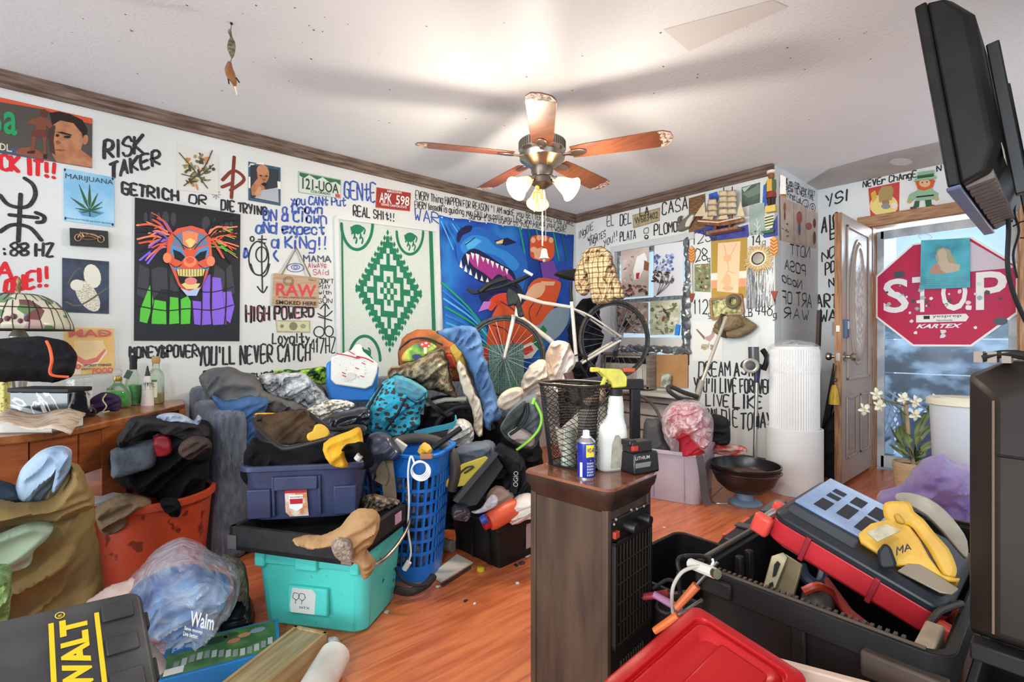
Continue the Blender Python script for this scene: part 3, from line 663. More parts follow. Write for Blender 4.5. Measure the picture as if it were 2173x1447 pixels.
# magazine in a clear sleeve
q=[(136,797),(244,790),(241,697),(136,694)]
t=sheet('magazine','yellow magazine in a clear sleeve pinned behind the black bag','magazine',PL,q,mat('#e3b04b',.45,c2='#eabf68',scale=9),.006,part='cover')
CREAM=mat('#e9dcb8',.5)
wart(t,PL,[([(158,722),(218,722),(228,750),(186,772),(156,752)],mat('#e9c98c',.5)),([(152,742),(160,765),(182,776),(208,768),(226,744),(222,740),(204,758),(182,764),(164,754),(156,740)],mat('#d95b43',.5)),([(152,745),(160,768),(182,780),(210,771),(228,746),(226,742),(208,767),(182,776),(160,765),(152,742)],CREAM),
             ([(212,704),(238,712),(218,708)],BLK),([(138,782),(172,780),(172,794),(138,796)],CREAM)],.007)
wtext(t,PL,[('MAD',[(146,716),(238,714),(236,700),(146,698)],mat('#c8352a',.5)),('30',[(148,784),(172,783),(172,772),(148,773)],mat('#d3382c',.5)),('WORST THINGS',[(176,778),(236,776),(236,771),(176,773)],BLK),('ABOUT',[(172,785),(194,784),(194,780),(172,781)],BLK),('FOOD',[(196,793),(240,790),(240,779),(196,781)],mat('#d3382c',.5))],None,None,off=.0135,bold=.03)
wpart(MB().prism([PL.p(*p,.016)for p in((130,800),(250,794),(248,677),(135,672))],PL.n,.0015,film('#f6f4ee',.05,.15,.4,9)),'clear_sleeve',t,smooth=False)
# clown poster
q=[(284,723),(508,724),(510,455),(286,419)]
t=sheet('clown_poster','big black poster of a grinning clown above neon green and purple fingers','poster',PL,q,mat('#17171b',.35))
wpart(MB().prism([PL.p(*p,.0005)for p in((278,730),(514,730),(515,449),(280,411))],PL.n,.001,mat('#cfcdc9',.3)),'clear_sleeve',t,smooth=False)
OR_,ORL,BLc,PUR,GRN,YEL=mat('#e3593a',.5),mat('#f08a5e',.5),mat('#4f93c9',.5),mat('#8a62e0',.5),mat('#58c83a',.5),mat('#e8d184',.5)
GRY,GR2=mat('#3a3a40',.5),mat('#55555c',.5)
ly=[]
for i,(x,y0,y1,w)in enumerate(((309,450,472,6),(323,449,474,8),(336,451,478,7),(351,448,482,13),(368,450,480,10),(437,459,495,16),(456,463,492,10),(469,465,495,7),(480,468,496,7),(490,470,497,6))):ly.append((ell(x,(y0+y1)/2,w/2+1,(y1-y0)/2,10),GRY))
for pts in([(296,560),(318,572),(312,636),(290,625)],[(318,572),(340,566),(342,615),(320,640)],[(336,565),(360,570),(358,615),(334,612)],[(362,565),(385,575),(382,622),(360,615)],[(455,560),(478,578),(474,620),(452,605)],[(475,575),(490,560),(498,620),(478,640)]):ly.append((pts,GRY))
for pts,m in(([(318,605),(326,640),(312,686),(296,682),(298,655)],GRN),([(328,636),(352,640),(353,688),(319,687)],GRN),([(360,630),(378,632),(380,686),(359,688)],GRN),([(382,636),(398,628),(405,640),(403,687),(381,688)],GRN),([(408,638),(427,640),(428,690),(412,688)],PUR),([(428,590),(446,582),(448,688),(428,690)],PUR),([(450,588),(468,590),(480,688),(449,690)],PUR),([(472,620),(490,618),(497,650),(488,686),(480,680)],PUR)):ly.append((pts,m))
for x in(319,356,381,405,427,449,478):ly.append((('l',[(x,570),(x+rnd.uniform(-3,6),640),(x+rnd.uniform(-4,4),690)],.007),BLK))
for y in(617,655):ly.append((('l',[(292,y-6),(350,y+4),(400,y),(450,y+3),(494,y-8)],.006),BLK))
rr=random.Random(11)
for sx,cx in((-1,360),(1,440)):
    for i in range(46):
        a=R_(rr.uniform(-50,55));L_=rr.uniform(30,70);x0,y0=cx+rr.uniform(-6,6),508+rr.uniform(-18,18)
        x1,y1=x0+sx*L_*math.cos(a),y0+L_*math.sin(a)*.9
        if x1>505 or x1<288:x1=505 if sx>0 else 288
        ly.append((('l',[(x0,y0),((x0+x1)/2,(y0+y1)/2-8),(x1,y1)],rr.uniform(.005,.011)),rr.choice([OR_,ORL,OR_,BLK,PUR if sx<0 else GRN,BLK])))
ly+=[([(352,545),(356,505),(375,486),(405,480),(432,488),(446,508),(449,545),(440,580),(425,612),(412,628),(395,626),(378,606),(366,578),(358,560)],OR_),([(370,500),(400,486),(436,500),(440,520),(400,530),(364,520)],mat('#6f7f9a',.5)),([(386,494),(400,490),(420,496),(416,520),(402,532),(388,520)],ORL),([(392,512),(402,506),(414,512),(404,530)],YEL),
       ([(362,520),(385,528),(394,548),(380,556),(362,540)],BLc),([(442,522),(420,530),(410,548),(424,556),(442,542)],BLc),([(366,530),(382,536),(392,546),(384,556),(370,550)],BLK),([(438,532),(424,536),(412,546),(420,556),(434,550)],BLK),(ell(354,548,9,11),ORL),(ell(446,555,9,11),ORL),
       (ell(402,556,14,12,14),ORL),(ell(402,553,9,7,10),OR_),([(365,566),(400,574),(444,566),(440,574),(400,582),(368,574)],BLc),([(372,572),(400,580),(436,572),(428,606),(415,616),(392,614),(380,600)],BLK),([(374,572),(434,572),(430,586),(402,588),(378,586)],YEL),([(384,604),(392,600),(416,602),(424,602),(416,614),(394,614)],YEL),(ell(404,597,13,8),mat('#e4827c',.5)),([(382,612),(400,618),(424,610),(416,628),(396,628)],mat('#b8c4e8',.5))]
for x in range(380,432,6):ly.append((('l',[(x,572),(x,586)],.0025),BLK))
for p in([(366,498),(380,512),(390,530)],[(440,500),(424,514),(412,530)],[(386,520),(402,528),(416,518)],[(360,560),(372,568),(384,562)],[(446,566),(432,570),(420,562)]):ly.append((('l',p,.004),BLK))
wart(t,PL,ly)
# foliage print
q=[(375,402),(463,414),(463,330),(375,304)]
t=sheet('nature_print','pale print of olive branches and blossoms under the moulding','print',PL,q,mat('#d8d5cd',.7))
ly=[];rr=random.Random(5);gs=[mat(c,.7)for c in('#6b6440','#4b4632','#8a8450','#a88a4a','#c98b55')]
for i in range(46):
    a=rr.uniform(0,6.3);r=rr.random()**.6;x,y=419+34*r*math.cos(a),362+36*r*math.sin(a)
    ly.append((ell(x,y,rr.uniform(3,9),rr.uniform(1.5,4),8,rr.uniform(0,180)),rr.choice(gs)))
for p in([(380,325),(410,360),(440,400)],[(450,320),(430,360),(390,395)],[(385,370),(420,375),(452,350)]):ly.append((('l',p,.006),gs[1]))
wart(t,PL,ly)
# portrait photo
q=[(527,425),(595,437),(595,356),(527,343)]
t=sheet('portrait_photo','portrait photo of a bald man with hands together, blue and cream border','photo',PL,q,mat('#345672',.5))
wart(t,PL,[([(527,355),(531,347),(560,350),(560,345),(548,345)],Pp),([(531,420),(591,431),(591,361),(531,350)],mat('#2e3038',.5)),([(532,398),(545,380),(558,384),(562,404),(556,418),(534,414)],SKIN),([(556,404),(590,398),(591,430),(540,420)],mat('#a9adb8',.5)),(ell(558,370,13,20,16),SKIN),(ell(556,361,12,11),mat('#c08560',.6)),(ell(553,373,3,1.6,8),BLK),(ell(565,374,3,1.6,8),BLK),([(553,391),(560,387),(568,392),(561,396)],HAIR),([(556,380),(562,379),(564,384),(557,384)],SKIN2),([(540,412),(548,396),(554,398),(553,414),(546,419)],mat('#c99270',.6)),([(588,385),(595,386),(595,402),(589,401)],Pp),([(527,375),(531,376),(531,400),(527,399)],Pp)])
# licence plates
def plate(label,pl,q,base,layers,texts,frame):
    t=sheet('license_plate',label,'license plate',pl,q,base,.003,part='plate')
    mb=MB();P=[pl.p(x,y,.004)for x,y in q];mb.tube(P+[P[0]],.003,frame,6);wpart(mb,'embossed_rim',t)
    wart(t,pl,layers,.0045);wtext(t,pl,texts,None,None,off=.0075,bold=.012);return t
GP=mat('#2f6b43',.4)
plate('green and white licence plate with a mountain outline',PL,[(634,408),(722,421),(723,382),(633,364)],mat('#cfd6cf',.4),[([(635,366),(722,383),(722,394),(712,386),(700,388),(684,376),(672,382),(656,371),(645,378),(635,373)],GP),([(711,411),(721,413),(721,420),(711,418)],mat('#c8452f',.5))],
      [('121-UOA',[(641,401),(718,412),(718,391),(641,377)],mat('#1d3f2a',.4)),('COLORADO',[(659,409),(700,415),(700,410),(659,403)],mat('#1d3f2a',.4))],mat('#9fb5a6',.4))
plate('dark red licence plate with white characters',PL,[(797,440),(869,448),(871,410),(799,398)],mat('#9e3029',.4),[],[('APK',[(804,430),(830,433),(831,412),(805,408)],WHT),('598',[(839,434),(867,438),(868,418),(840,414)],WHT),('ARIZONA',[(820,408),(852,412),(852,407),(820,403)],WHT),('GRAND CANYON STATE',[(808,436),(862,443),(862,438),(808,431)],WHT)],mat('#c05a50',.4))
plate('tan faded licence plate on the back wall with painted letters over it',PB,[(1345,484),(1400,468),(1401,441),(1343,457)],mat('#b3a57f',.6,c2='#9c8f6c',scale=30),[],[('W683402',[(1348,477),(1397,463),(1397,448),(1347,462)],mat('#4a463c',.5))],mat('#8a7c5a',.5))
scrawl(wb,PB,'LA',(1359,459),(1378,455),17,17,.011,INK,off=.009,seed=2)
# tape under the red plate
# wooden hanging sign
WS=wood('#a98a6c','#c0a284',4,(1,1,18),.6)
q=[(577,648),(673,652),(675,590),(580,580)]
t=sheet('wooden_sign','wooden sign hanging from a cord, with red and black lettering','sign',PL,q,WS,.022,part='board')
wpart(MB().tube([PL.p(596,582,.03),PL.p(628,526,.012),PL.p(656,588,.03)],.006,mat('#8d7a63',.9),8),'cord',t)
wtext(t,PL,[('RAW',[(583,628),(668,631),(669,605),(584,601)],mat('#c9434a',.6)),('NATURAL UNREFINED ROLLING PAPERS',[(588,633),(669,635),(669,631),(588,629)],mat('#5b4a3a',.6)),('SMOKED HERE',[(583,646),(669,649),(669,641),(583,637)],BLK),('ONLY',[(652,596),(669,598),(669,594),(652,592)],mat('#5b4a3a',.6))],None,None,off=.0235,bold=.03)
wstroke(t,PL,[ell(610,597,11,9,14)+[(621,597)],ell(610,597,8,6,12)+[(618,597)]],.004,mat('#5b4a3a',.6),name='round_stamp',off=.0235)
# banknote
q=[(587,705),(658,706),(658,680),(585,679)]
t=sheet('banknote','framed banknote under the red and black lettering','banknote',PL,q,mat('#b5b08d',.6,c2='#a39d78',scale=40))
wart(t,PL,[([(589,702),(655,703),(655,683),(588,682)],mat('#c9c5a4',.6)),(ell(622,692,9,9),mat('#7d7a64',.6)),(ell(598,692,4,4),mat('#7d7a64',.6)),(ell(643,692,6,5),mat('#8f9a6b',.6))])
# ---- woven mat in a white frame ----
P0=[(718,800),(934,800),(926,490),(712,462)]
t=sheet('framed_mat','white framed woven mat with a green checkered diamond','wall hanging',PL,P0,mat('#c6cfc6',.85,c2='#d3dad2',scale=200,lo=.4,hi=.6),.012,part='woven_mat')
GRN2=mat('#1d6e50',.85,c2='#23805e',scale=200)
ly=[]
def mp(u,v):  # mat coordinates -1..1 around the diamond
    return(820+u*68+v*2+3,618+v*118+u*6)
K=9
for i in range(-K,K+1):
    for j in range(-K,K+1):
        if abs(i)+abs(j)>K:continue
        ring=abs(i)+abs(j);on=(ring in(K,K-1))or(ring in(5,))or((i%2==0)and(j%2==0)and ring<K)or ring==2
        if on:
            u,v=i/K*.93,j/K*.93;a,b=.5/K,.5/K
            ly.append(([mp(u-a,v-b),mp(u+a,v-b),mp(u+a,v+b),mp(u-a,v+b)],GRN2))
for s in range(-10,11):
    for sg in(-1,1):
        u,v=s/10*1.0,sg*(1-abs(s)/10)*1.02+sg*.03
        x,y=mp(u,v);ly.append(([(x,y-7),(x+3,y),(x,y+7),(x-3,y)],GRN2))
for(x,y,rx,ry,a0,a1)in((756,475,33,55,0,180),(868,492,28,48,0,180),(772,765,33,52,180,360)):
    ly.append((('l',[(px_,py_)for px_,py_ in ell(x,y,rx,ry,16,0,a0,a1)],.022),GRN2))
    for k in range(7):
        yy=y+(ry*.18*(k%3)+8)*(1 if a0==0 else-1);xx=x-rx*.4+k*rx*.13;ly.append((('l',[(xx,yy),(xx+4,yy+6),(xx+2,yy+14)],.012),GRN2))
    ly.append((ell(x,y+(12 if a0==0 else-14),rx*.42,10,12),GRN2))
ly.append(([(908,490),(916,491),(926,800),(918,800)],GRN2));ly.append(([(722,476),(726,477),(730,800),(726,800)],GRN2))
wart(t,PL,ly,.0136,'woven_pattern',step=.00001)
fr=MB()
for a,b in(((712,462),(926,490)),((926,490),(934,800)),((712,462),(718,800))):
    A,B=PL.p(*a,.012),PL.p(*b,.012);fr.tube([A,B],.018,mat('#d9dad8',.5),4)
wpart(fr,'frame',t)
# ---- big tapestry ----
q=[(944,810),(1210,800),(1217,498),(931,456)]
cs=[PL.p(*p)for p in q];c0=sum(cs,Vector())/4;c0.z=min(p.z for p in cs)
t=thing('tapestry','big blue tapestry of a snarling beast hung behind the bicycle','tapestry',c0)
TB=mat('#1c3f9e',.75,stops=[(.3,'#12307e'),(.48,'#1d52b8'),(.58,'#2a7fd0'),(.66,'#17449c')],scale=1.6,stretch=(1,1,1),detail=2)
mb=MB();n_=26;vs=[]
for j in range(n_+1):
    for i in range(n_+1):
        s,v=i/n_,j/n_;p=cs[0]*(1-s)*(1-v)+cs[1]*s*(1-v)+cs[2]*s*v+cs[3]*(1-s)*v
        vs.append(p+Vector((.006+.003*math.sin(s*23)*(1-v)+.002*nz(s*6,v*4),0,-.012*abs(math.sin(s*19))*(v>.98))))
mb.add(vs,[(j*(n_+1)+i,j*(n_+1)+i+1,(j+1)*(n_+1)+i+1,(j+1)*(n_+1)+i)for j in range(n_)for i in range(n_)],TB);wpart(mb,'cloth',t,solid=.002)
B1,B2,B3,NAV,TEAL=mat('#2f86d6',.7),mat('#1f63bd',.7),mat('#56b4ec',.7),mat('#141b4a',.7),mat('#1fa56b',.7)
PURP,ORG,PEACH,TAN=mat('#7a45a0',.7),mat('#dc5a2c',.7),mat('#edb892',.7),mat('#c9876a',.7)
ly=[]
for k in range(16):
    x=934+k*9;y=545+k*4
    if k<10:ly.append((('l',[(936+k*2,600+k*17),(990+k*5,650+k*13),(1030+k*4,700+k*10)],.018),[TEAL,B1,B3][k%3]))
for k in range(9):ly.append((('l',[(934+k*8,470+k*2),(960+k*14,530+k*4)],.012),[B3,B1,B2][k%3]))
for k in range(6):ly.append((('l',[(1100+k*18,482+k*3),(1112+k*18,540+k*3)],.02),[TEAL,mat('#176a52',.7)][k%2]))
ly+=[([(965,525),(970,500),(985,488),(1010,482),(1035,490),(1060,505),(1090,512),(1110,535),(1118,575),(1110,620),(1085,600),(1060,600),(1020,595),(985,575),(970,555)],B2),([(975,520),(1000,500),(1030,505),(1050,525),(1075,535),(1100,560),(1085,575),(1060,548),(1020,535),(985,540)],B1),([(985,515),(1005,505),(1020,512),(1005,525),(990,530)],B3),
       ([(967,510),(970,492),(985,480),(1000,480),(996,492),(980,500),(972,515)],NAV),([(985,538),(1005,528),(1030,540),(1060,560),(1085,575),(1092,600),(1060,590),(1020,600),(990,570),(975,560)],NAV),([(992,545),(1010,540),(1040,556),(1075,578),(1088,600),(1050,598),(1025,580),(1002,565)],mat('#a8358c',.7)),([(1045,512),(1075,505),(1095,515),(1070,522)],NAV),([(1050,514),(1066,508),(1064,517),(1052,518)],YEL),
       ([(1122,525),(1124,505),(1134,500),(1150,500),(1168,505),(1174,520),(1172,545),(1158,556),(1138,552),(1124,545)],ORG),([(1130,530),(1148,525),(1160,540),(1146,552),(1132,548)],PEACH),(ell(1129,510,5,6),PEACH),(ell(1141,505,5,6),PEACH),(ell(1154,506,5,6),PEACH),(ell(1167,510,5,6),PEACH),(ell(1130,530,7,6),PEACH),
       ([(1144,558),(1172,553),(1184,592),(1178,598),(1150,596)],PURP),([(1112,640),(1118,610),(1140,590),(1178,595),(1188,605),(1178,640),(1160,680),(1135,712),(1120,745),(1095,750),(1060,735),(1040,760),(1030,735),(1038,680),(1060,640),(1090,625)],ORG),([(1113,625),(1128,605),(1150,600),(1154,615),(1140,632),(1118,630)],PEACH),([(1145,597),(1176,598),(1172,606),(1150,606)],PEACH),([(1015,622),(1022,610),(1040,595),(1055,582),(1070,590),(1100,605),(1110,640),(1090,650),(1070,620),(1040,625),(1022,640)],NAV),([(1030,650),(1045,628),(1075,622),(1080,640),(1052,648),(1040,660)],mat('#e04a2a',.7)),([(1012,662),(1024,640),(1040,640),(1034,655)],mat('#c97ad0',.7)),
       ([(1110,690),(1140,690),(1165,660),(1190,650),(1206,655),(1200,690),(1175,720),(1160,715)],mat('#8fa5b5',.7)),([(1130,715),(1150,690),(1158,700),(1145,740),(1128,742)],mat('#1d8a4a',.7)),([(1095,740),(1125,725),(1140,740),(1125,760),(1100,762)],mat('#e8e3da',.7)),([(1102,742),(1124,732),(1130,744),(1112,754)],mat('#d34030',.7)),([(1020,735),(1040,745),(1075,740),(1095,755),(1060,775),(1025,770)],mat('#c8442a',.7))]
for x,y,h in((990,540,24),(1000,538,14),(1010,540,28),(1022,547,10),(1032,550,12),(1042,555,14),(1052,560,11),(1062,565,12),(1072,571,13)):ly.append(([(x-4,y-2),(x+4,y+1),(x+1,y+h)],WHT))
for x,y,h in((976,556,18),(986,566,16),(996,574,14),(1008,582,14),(1020,588,12),(1032,592,10)):ly.append(([(x-4,y+h*.6),(x+3,y+h*.8),(x,y-h*.3)],WHT))
for p in([(1060,640),(1090,660),(1110,690)],[(1140,632),(1120,660),(1130,700)],[(1042,690),(1070,700),(1090,735)],[(985,520),(1005,505)],[(1118,575),(1108,620)],[(1050,700),(1060,730)],[(1150,640),(1135,670)]):ly.append((('l',p,.008),NAV))
wart(t,PL,ly,.0135,'printed_design',step=.0001,curvy=True)
gm=MB()
for x,y in((936,462),(960,466),(995,470),(1030,474),(1065,480),(1105,486),(1150,492),(1200,499)):gm.lathe([(.006,0),(.006,.002)],WHT,10,PL.p(x,y,.012),Matrix.Rotation(R_(90),4,'Y'))
wpart(gm,'grommet',t)
# ================= things on the back wall =================
# painted navy and blue brush patches
NVY,BLP=mat('#3a3d86',.7,c2='#4a4f9c',scale=20),mat('#2d55b0',.7,c2='#416ac2',scale=20)
art(wb,PB,[([(1462,500),(1470,478),(1500,474),(1530,478),(1560,484),(1588,476),(1590,500),(1586,505),(1560,508),(1530,512),(1512,514),(1505,502),(1480,494)],NVY),([(1618,500),(1636,484),(1650,455),(1651,500),(1622,505)],NVY),([(1504,412),(1522,406),(1526,420),(1518,440),(1510,456),(1506,440)],BLP),([(1620,394),(1634,381),(1640,392),(1632,420),(1622,448),(1618,430)],BLP),
              ([(1509,512),(1586,503),(1586,632),(1510,638)],mat('#b08f3e',.7)),([(1509,580),(1586,574),(1586,590),(1509,595)],mat('#e6dccb',.7)),([(1509,595),(1586,590),(1586,608),(1509,612)],mat('#e79a72',.7)),([(1656,370),(1668,376),(1668,412),(1655,412)],WHT)],.0012,'painted_patch')
art(wa,PA,[([(1654,372),(1670,380),(1668,422),(1653,424)],mat('#e0ad72',.7))],.0008,'painted_patch')
def bprint(name,label,q,base,layers=None,cat_='picture',pl=PB,th=.003,off=.0045):
    t=sheet(name,label,cat_,pl,q,base,th);
    if layers:wart(t,pl,layers,off)
    return t
def scat(n,x0,y0,x1,y1,ms,r0,r1,seed=1,ang=None):
    r=random.Random(seed);return[(ell(r.uniform(x0,x1),r.uniform(y0,y1),r.uniform(r0,r1),r.uniform(r0*.4,r1*.6),7,r.uniform(0,180)if ang is None else ang),r.choice(ms))for _ in range(n)]
bprint('nature_print','small brown photo of wood grain behind the model ship bow',[(1462,494),(1498,482),(1497,411),(1462,421)],mat('#5e4128',.5,c2='#8a6338',scale=26,stretch=(1,1,4)))
bprint('nature_print','dark green landscape print right of the ship sails',[(1575,440),(1613,430),(1613,387),(1574,398)],mat('#46554c',.5,c2='#5d6f64',scale=12),[([(1575,412),(1600,398),(1613,390),(1613,410),(1590,420)],mat('#6f8577',.6)),([(1575,400),(1595,393),(1580,408)],mat('#b9beb5',.6))])
bprint('nature_print','grey green misty print with a pale plant, under the landscape print',[(1591,500),(1625,494),(1622,430),(1590,436)],mat('#8fa39b',.6,c2='#a8b8b0',scale=9),[(('l',p,.005),mat('#d5dbd2',.7))for p in([(1607,498),(1608,480),(1606,464)],[(1608,488),(1614,478)],[(1607,482),(1601,474)],[(1607,476),(1612,468)])]+scat(14,1592,490,1618,498,[mat('#7b8a70',.7),mat('#56604c',.7)],1,3))
bprint('nature_print','small green print of branches between the arrow and the gold poster',[(1474,618),(1508,620),(1508,559),(1474,561)],mat('#6b7353',.6,c2='#8d9468',scale=26),scat(26,1478,563,1504,616,[mat('#3c3f2a',.7),mat('#a2533a',.7),mat('#8a7a4c',.7),mat('#c9c39c',.7)],1.5,5,3))
t=bprint('art_poster','peach poster with an orange plant drawing on the gold painted wall',[(1522,618),(1567,622),(1572,512),(1524,516)],mat('#ecc79f',.65),None,'poster')
OC=mat('#e2a070',.7);wart(t,PB,[(('l',p,.006),OC)for p in([(1545,610),(1538,590),(1546,570),(1542,545)],[(1542,555),(1552,540),(1564,516)],[(1542,550),(1540,530),(1536,520)],[(1540,590),(1530,600)],[(1546,575),(1558,580)])]+[(ell(1544,548,9,8),mat('#e9b284',.7)),(ell(1543,595,9,14),mat('#e9b284',.7)),(ell(1545,612,12,5),mat('#e2a878',.7))])
bprint('bird_print','pale print of a long tailed ground bird, under the hat',[(1469,765),(1534,764),(1534,683),(1470,681)],mat('#e3e0d8',.7),[([(1477,699),(1480,698),(1498,716),(1495,721)],mat('#7d6a62',.7)),([(1494,716),(1506,712),(1514,703),(1518,703),(1516,714),(1508,724),(1500,722)],mat('#b59a8e',.7)),(ell(1515,704,4,4),mat('#a58478',.7)),(('l',[(1517,704),(1522,706)],.004),BLK),(('l',[(1505,722),(1506,732)],.003),mat('#8a7c70',.7))]+scat(16,1490,732,1515,740,[mat('#b9ab8c',.7),mat('#9c9274',.7)],2,6,4))
# strip of pictures on the alcove wall
t=bprint('picture_strip','strip of three faded reddish figure pictures on the alcove wall',[(1655,509),(1732,527),(1735,452),(1653,416)],mat('#cdb3a2',.6,c2='#dcc8ba',scale=8),[([(1652.5,415),(1654.5,416),(1656.5,510),(1654,509)],mat('#8f7768',.6))]+[(('l',[(x,418+(x-1653)*.44),(x+1,510+(x-1653)*.22)],.004),mat('#8f7768',.6))for x in(1683,1708)]+[(ell(1664,440,3,10),mat('#a86a58',.7)),(ell(1664,458,2,10),mat('#8a5348',.7)),(ell(1695,462,6,14),mat('#b5604e',.7)),(ell(1695,486,3,14),mat('#5f6a82',.7)),(ell(1715,480,7,8),mat('#b06a58',.7)),(ell(1727,474,3,10),mat('#7a3f35',.7)),(ell(1727,505,3,14),mat('#6b4a42',.7))]+scat(10,1657,470,1680,505,[mat('#8a6a5c',.7),mat('#e6d4c8',.7)],1.5,4,7),'picture',PA)
# wooden arrows
for(x0,y0,y1,lab,sc_)in((1470,522,642,'wooden arrow with orange fletching by the window',1.0),(1645,502,640,'larger wooden arrow with orange fletching at the wall corner',1.25)):
    c=PB.p(x0,y1,.02);t=thing('decorative_arrow',lab,'arrow',c,0,'pair of wooden wall arrows')
    AO,AD=mat('#e0a050',.6),mat('#a8542e',.6);mb=MB();P=lambda x,y,o=.014:PB.p(x,y,o)
    h=(y1-y0);w=7*sc_
    mb.prism([P(x0-w*.4,y0+h*.3,.012),P(x0-w,y0+h*.2,.012),P(x0-w*.8,y0+h*.05,.012),P(x0,y0,.012),P(x0+w*.8,y0+h*.05,.012),P(x0+w,y0+h*.2,.012),P(x0+w*.4,y0+h*.3,.012)],PB.n,.012,AO);wpart(mb,'fletching',t)
    mb=MB()
    for k in range(5):
        yy=y0+h*(.05+.05*k)
        for s in(-1,1):mb.ribbon([P(x0,yy+5,.0255),P(x0+s*w*.8,yy,.0255)],.007,PB.n,AD)
    wpart(mb,'barb_pattern',t)
    wpart(MB().tube([P(x0,y0+h*.28,.018),P(x0+1,y1-h*.14,.018)],.006,mat('#cfc9bd',.5),8),'shaft',t)
    wpart(MB().prism([P(x0-6*sc_,y1-h*.16,.012),P(x0+6*sc_,y1-h*.16,.012),P(x0,y1,.012)],PB.n,.012,mat('#93402b',.6)),'arrowhead',t)
# sunburst mirror
c=PB.p(1610,580,.02);t=thing('sunburst_mirror','round mirror with a gold sunburst rim','mirror',c)
m0=PB.p(1611,549,.012);RY=Matrix.Rotation(R_(90),4,'X');mb=MB();GOLD=mat('#c9a468',.45,c2='#dcc08c',scale=60)
rr=random.Random(2)
for k in range(44):
    a=2*math.pi*k/44;L_=rr.uniform(.085,.125)
    d=Vector((math.cos(a),0,math.sin(a)));q=Vector((-math.sin(a),0,math.cos(a)))
    mb.prism([m0+d*.04-q*.005,m0+d*L_-q*.004,m0+d*L_+q*.004,m0+d*.04+q*.005],(0,-1,0),.006+.004*(k%2),GOLD)
wpart(mb,'ray_rim',t)
wpart(MB().torus(m0+Vector((0,-.01,0)),.057,.007,mat('#eadfc2',.4),40,8,RY),'ring',t)
wpart(MB().lathe([(.053,0),(.053,.006)],mat('#c9c7bf',.12,metal=.9),36,m0+Vector((0,-.004,0)),RY),'mirror_glass',t)
# silver tinsel curtain piece
mb=MB();rr=random.Random(9);TS=[mat(c,.25,metal=.8)for c in('#8a8c90','#6a6c70','#b8babd')]
c=PB.p(1612,652,.01)
for k in range(420):
    u=rr.random();x=1585+u*60;y0=566+rr.uniform(-4,60);y1=min(655-u*8,y0+rr.uniform(20,60));dx=rr.uniform(-2,2)
    mb.ribbon([PB.p(x,y0,.003+.012*rr.random()),PB.p(x+dx,y1,.003+.012*rr.random())],.004,PB.n,rr.choice(TS))
o=tag(mb.build('tinsel',smooth=False),'silver tinsel hanging on the wall below the sunburst mirror','tinsel');o['kind']='stuff'
# wooden orca
t=thing('wooden_orca','carved grey and white whale on the wall between window and ship','ornament',PB.p(1460,494,.01))
mb=MB();puff_mesh([PB.p(x,y,.02)for x,y in((1438,488),(1446,472),(1458,462),(1470,452),(1481,453),(1478,464),(1470,474),(1466,484),(1458,488),(1448,492))],PB.n,.02,mat('#6d685e',.7),mb,fold=(0,5,0,1));wpart(mb,'body',t)
mb=MB();puff_mesh([PB.p(x,y,.032)for x,y in((1458,482),(1462,468),(1474,456),(1478,460),(1472,472),(1466,482))],PB.n,.012,mat('#d9d0bd',.7),mb,fold=(0,5,0,1));wpart(mb,'belly',t)
mb=MB();puff_mesh([PB.p(x,y,.03)for x,y in((1440,474),(1444,461),(1452,459),(1450,464),(1447,474))],PB.n,.01,mat('#5f5a50',.7),mb,fold=(0,5,0,1));wpart(mb,'fin',t)
# model ship on a stand
def shipP(x,y,o):return PB.p(x,y,o)
bs=PB.p(1545,495,.06);t=thing('model_ship','wooden model sailing ship with cream sails, high on the wall','model ship',bs)
HW,SAIL,MAST=wood('#7a4a30','#a06a48',5,(16,1,1)),mat('#d9c9a8',.85,c2='#cdbb98',scale=9),mat('#5e3b28',.6)
mb=MB();rings=[]
for i in range(13):
    k=i/12;x=1495+k*93;y=470-k*5+3*math.sin(k*3.1);w=.045*math.sin(math.pi*min(max(k*.9+.08,.03),.97))**.6
    c=shipP(x,y,.075);b=shipP(x,y+13-abs(k-.5)*10,.075)
    rings.append([c+Vector((0,-w,0)),b+Vector((0,-w*.5,0)),b+Vector((0,w*.5,0)),c+Vector((0,w,0))])
mb.loft(rings,HW);wpart(mb,'hull',t)
mb=MB()
for k,(a,b)in enumerate((((1497,474),(1540,477)),((1540,477),(1588,467)))):mb.tube([shipP(*a,.125),shipP(*b,.125)],.006,mat('#ddd0b4',.6),6)
wpart(mb,'hull_stripe',t)
mb=MB()
for x,y0 in((1522,420),(1545,402),(1563,400),(1512,455)):mb.tube([shipP(x,472,.075),shipP(x,y0,.075)],.0045,MAST,6)
mb.tube([shipP(1500,470,.075),shipP(1483,462,.075)],.004,MAST,6)
for x in(1522,1545,1563):
    for y in(412,424,436,448,460):
        if y>418 or x>1530:mb.tube([shipP(x-9,y+1.5,.085),shipP(x+9,y-1.5,.085)],.002,MAST,5)
wpart(mb,'mast',t)
mb=MB()
for x,ys in((1523,(428,440,452)),(1546,(410,422,434,448)),(1564,(410,422,434,448))):
    for y in ys:
        a,b,c_,d=(shipP(x-9,y,.09),shipP(x+8,y-2,.09),shipP(x+10,y+10,.09),shipP(x-11,y+12,.09));vs=[]
        for j in range(5):
            for i in range(5):
                s,v=i/4,j/4;p=a*(1-s)*(1-v)+b*s*(1-v)+c_*s*v+d*(1-s)*v;vs.append(p+Vector((0,-.022*math.sin(math.pi*s)*math.sin(math.pi*v),0)))
        mb.add(vs,[(j*5+i,j*5+i+1,j*5+i+6,j*5+i+5)for j in range(4)for i in range(4)],SAIL)
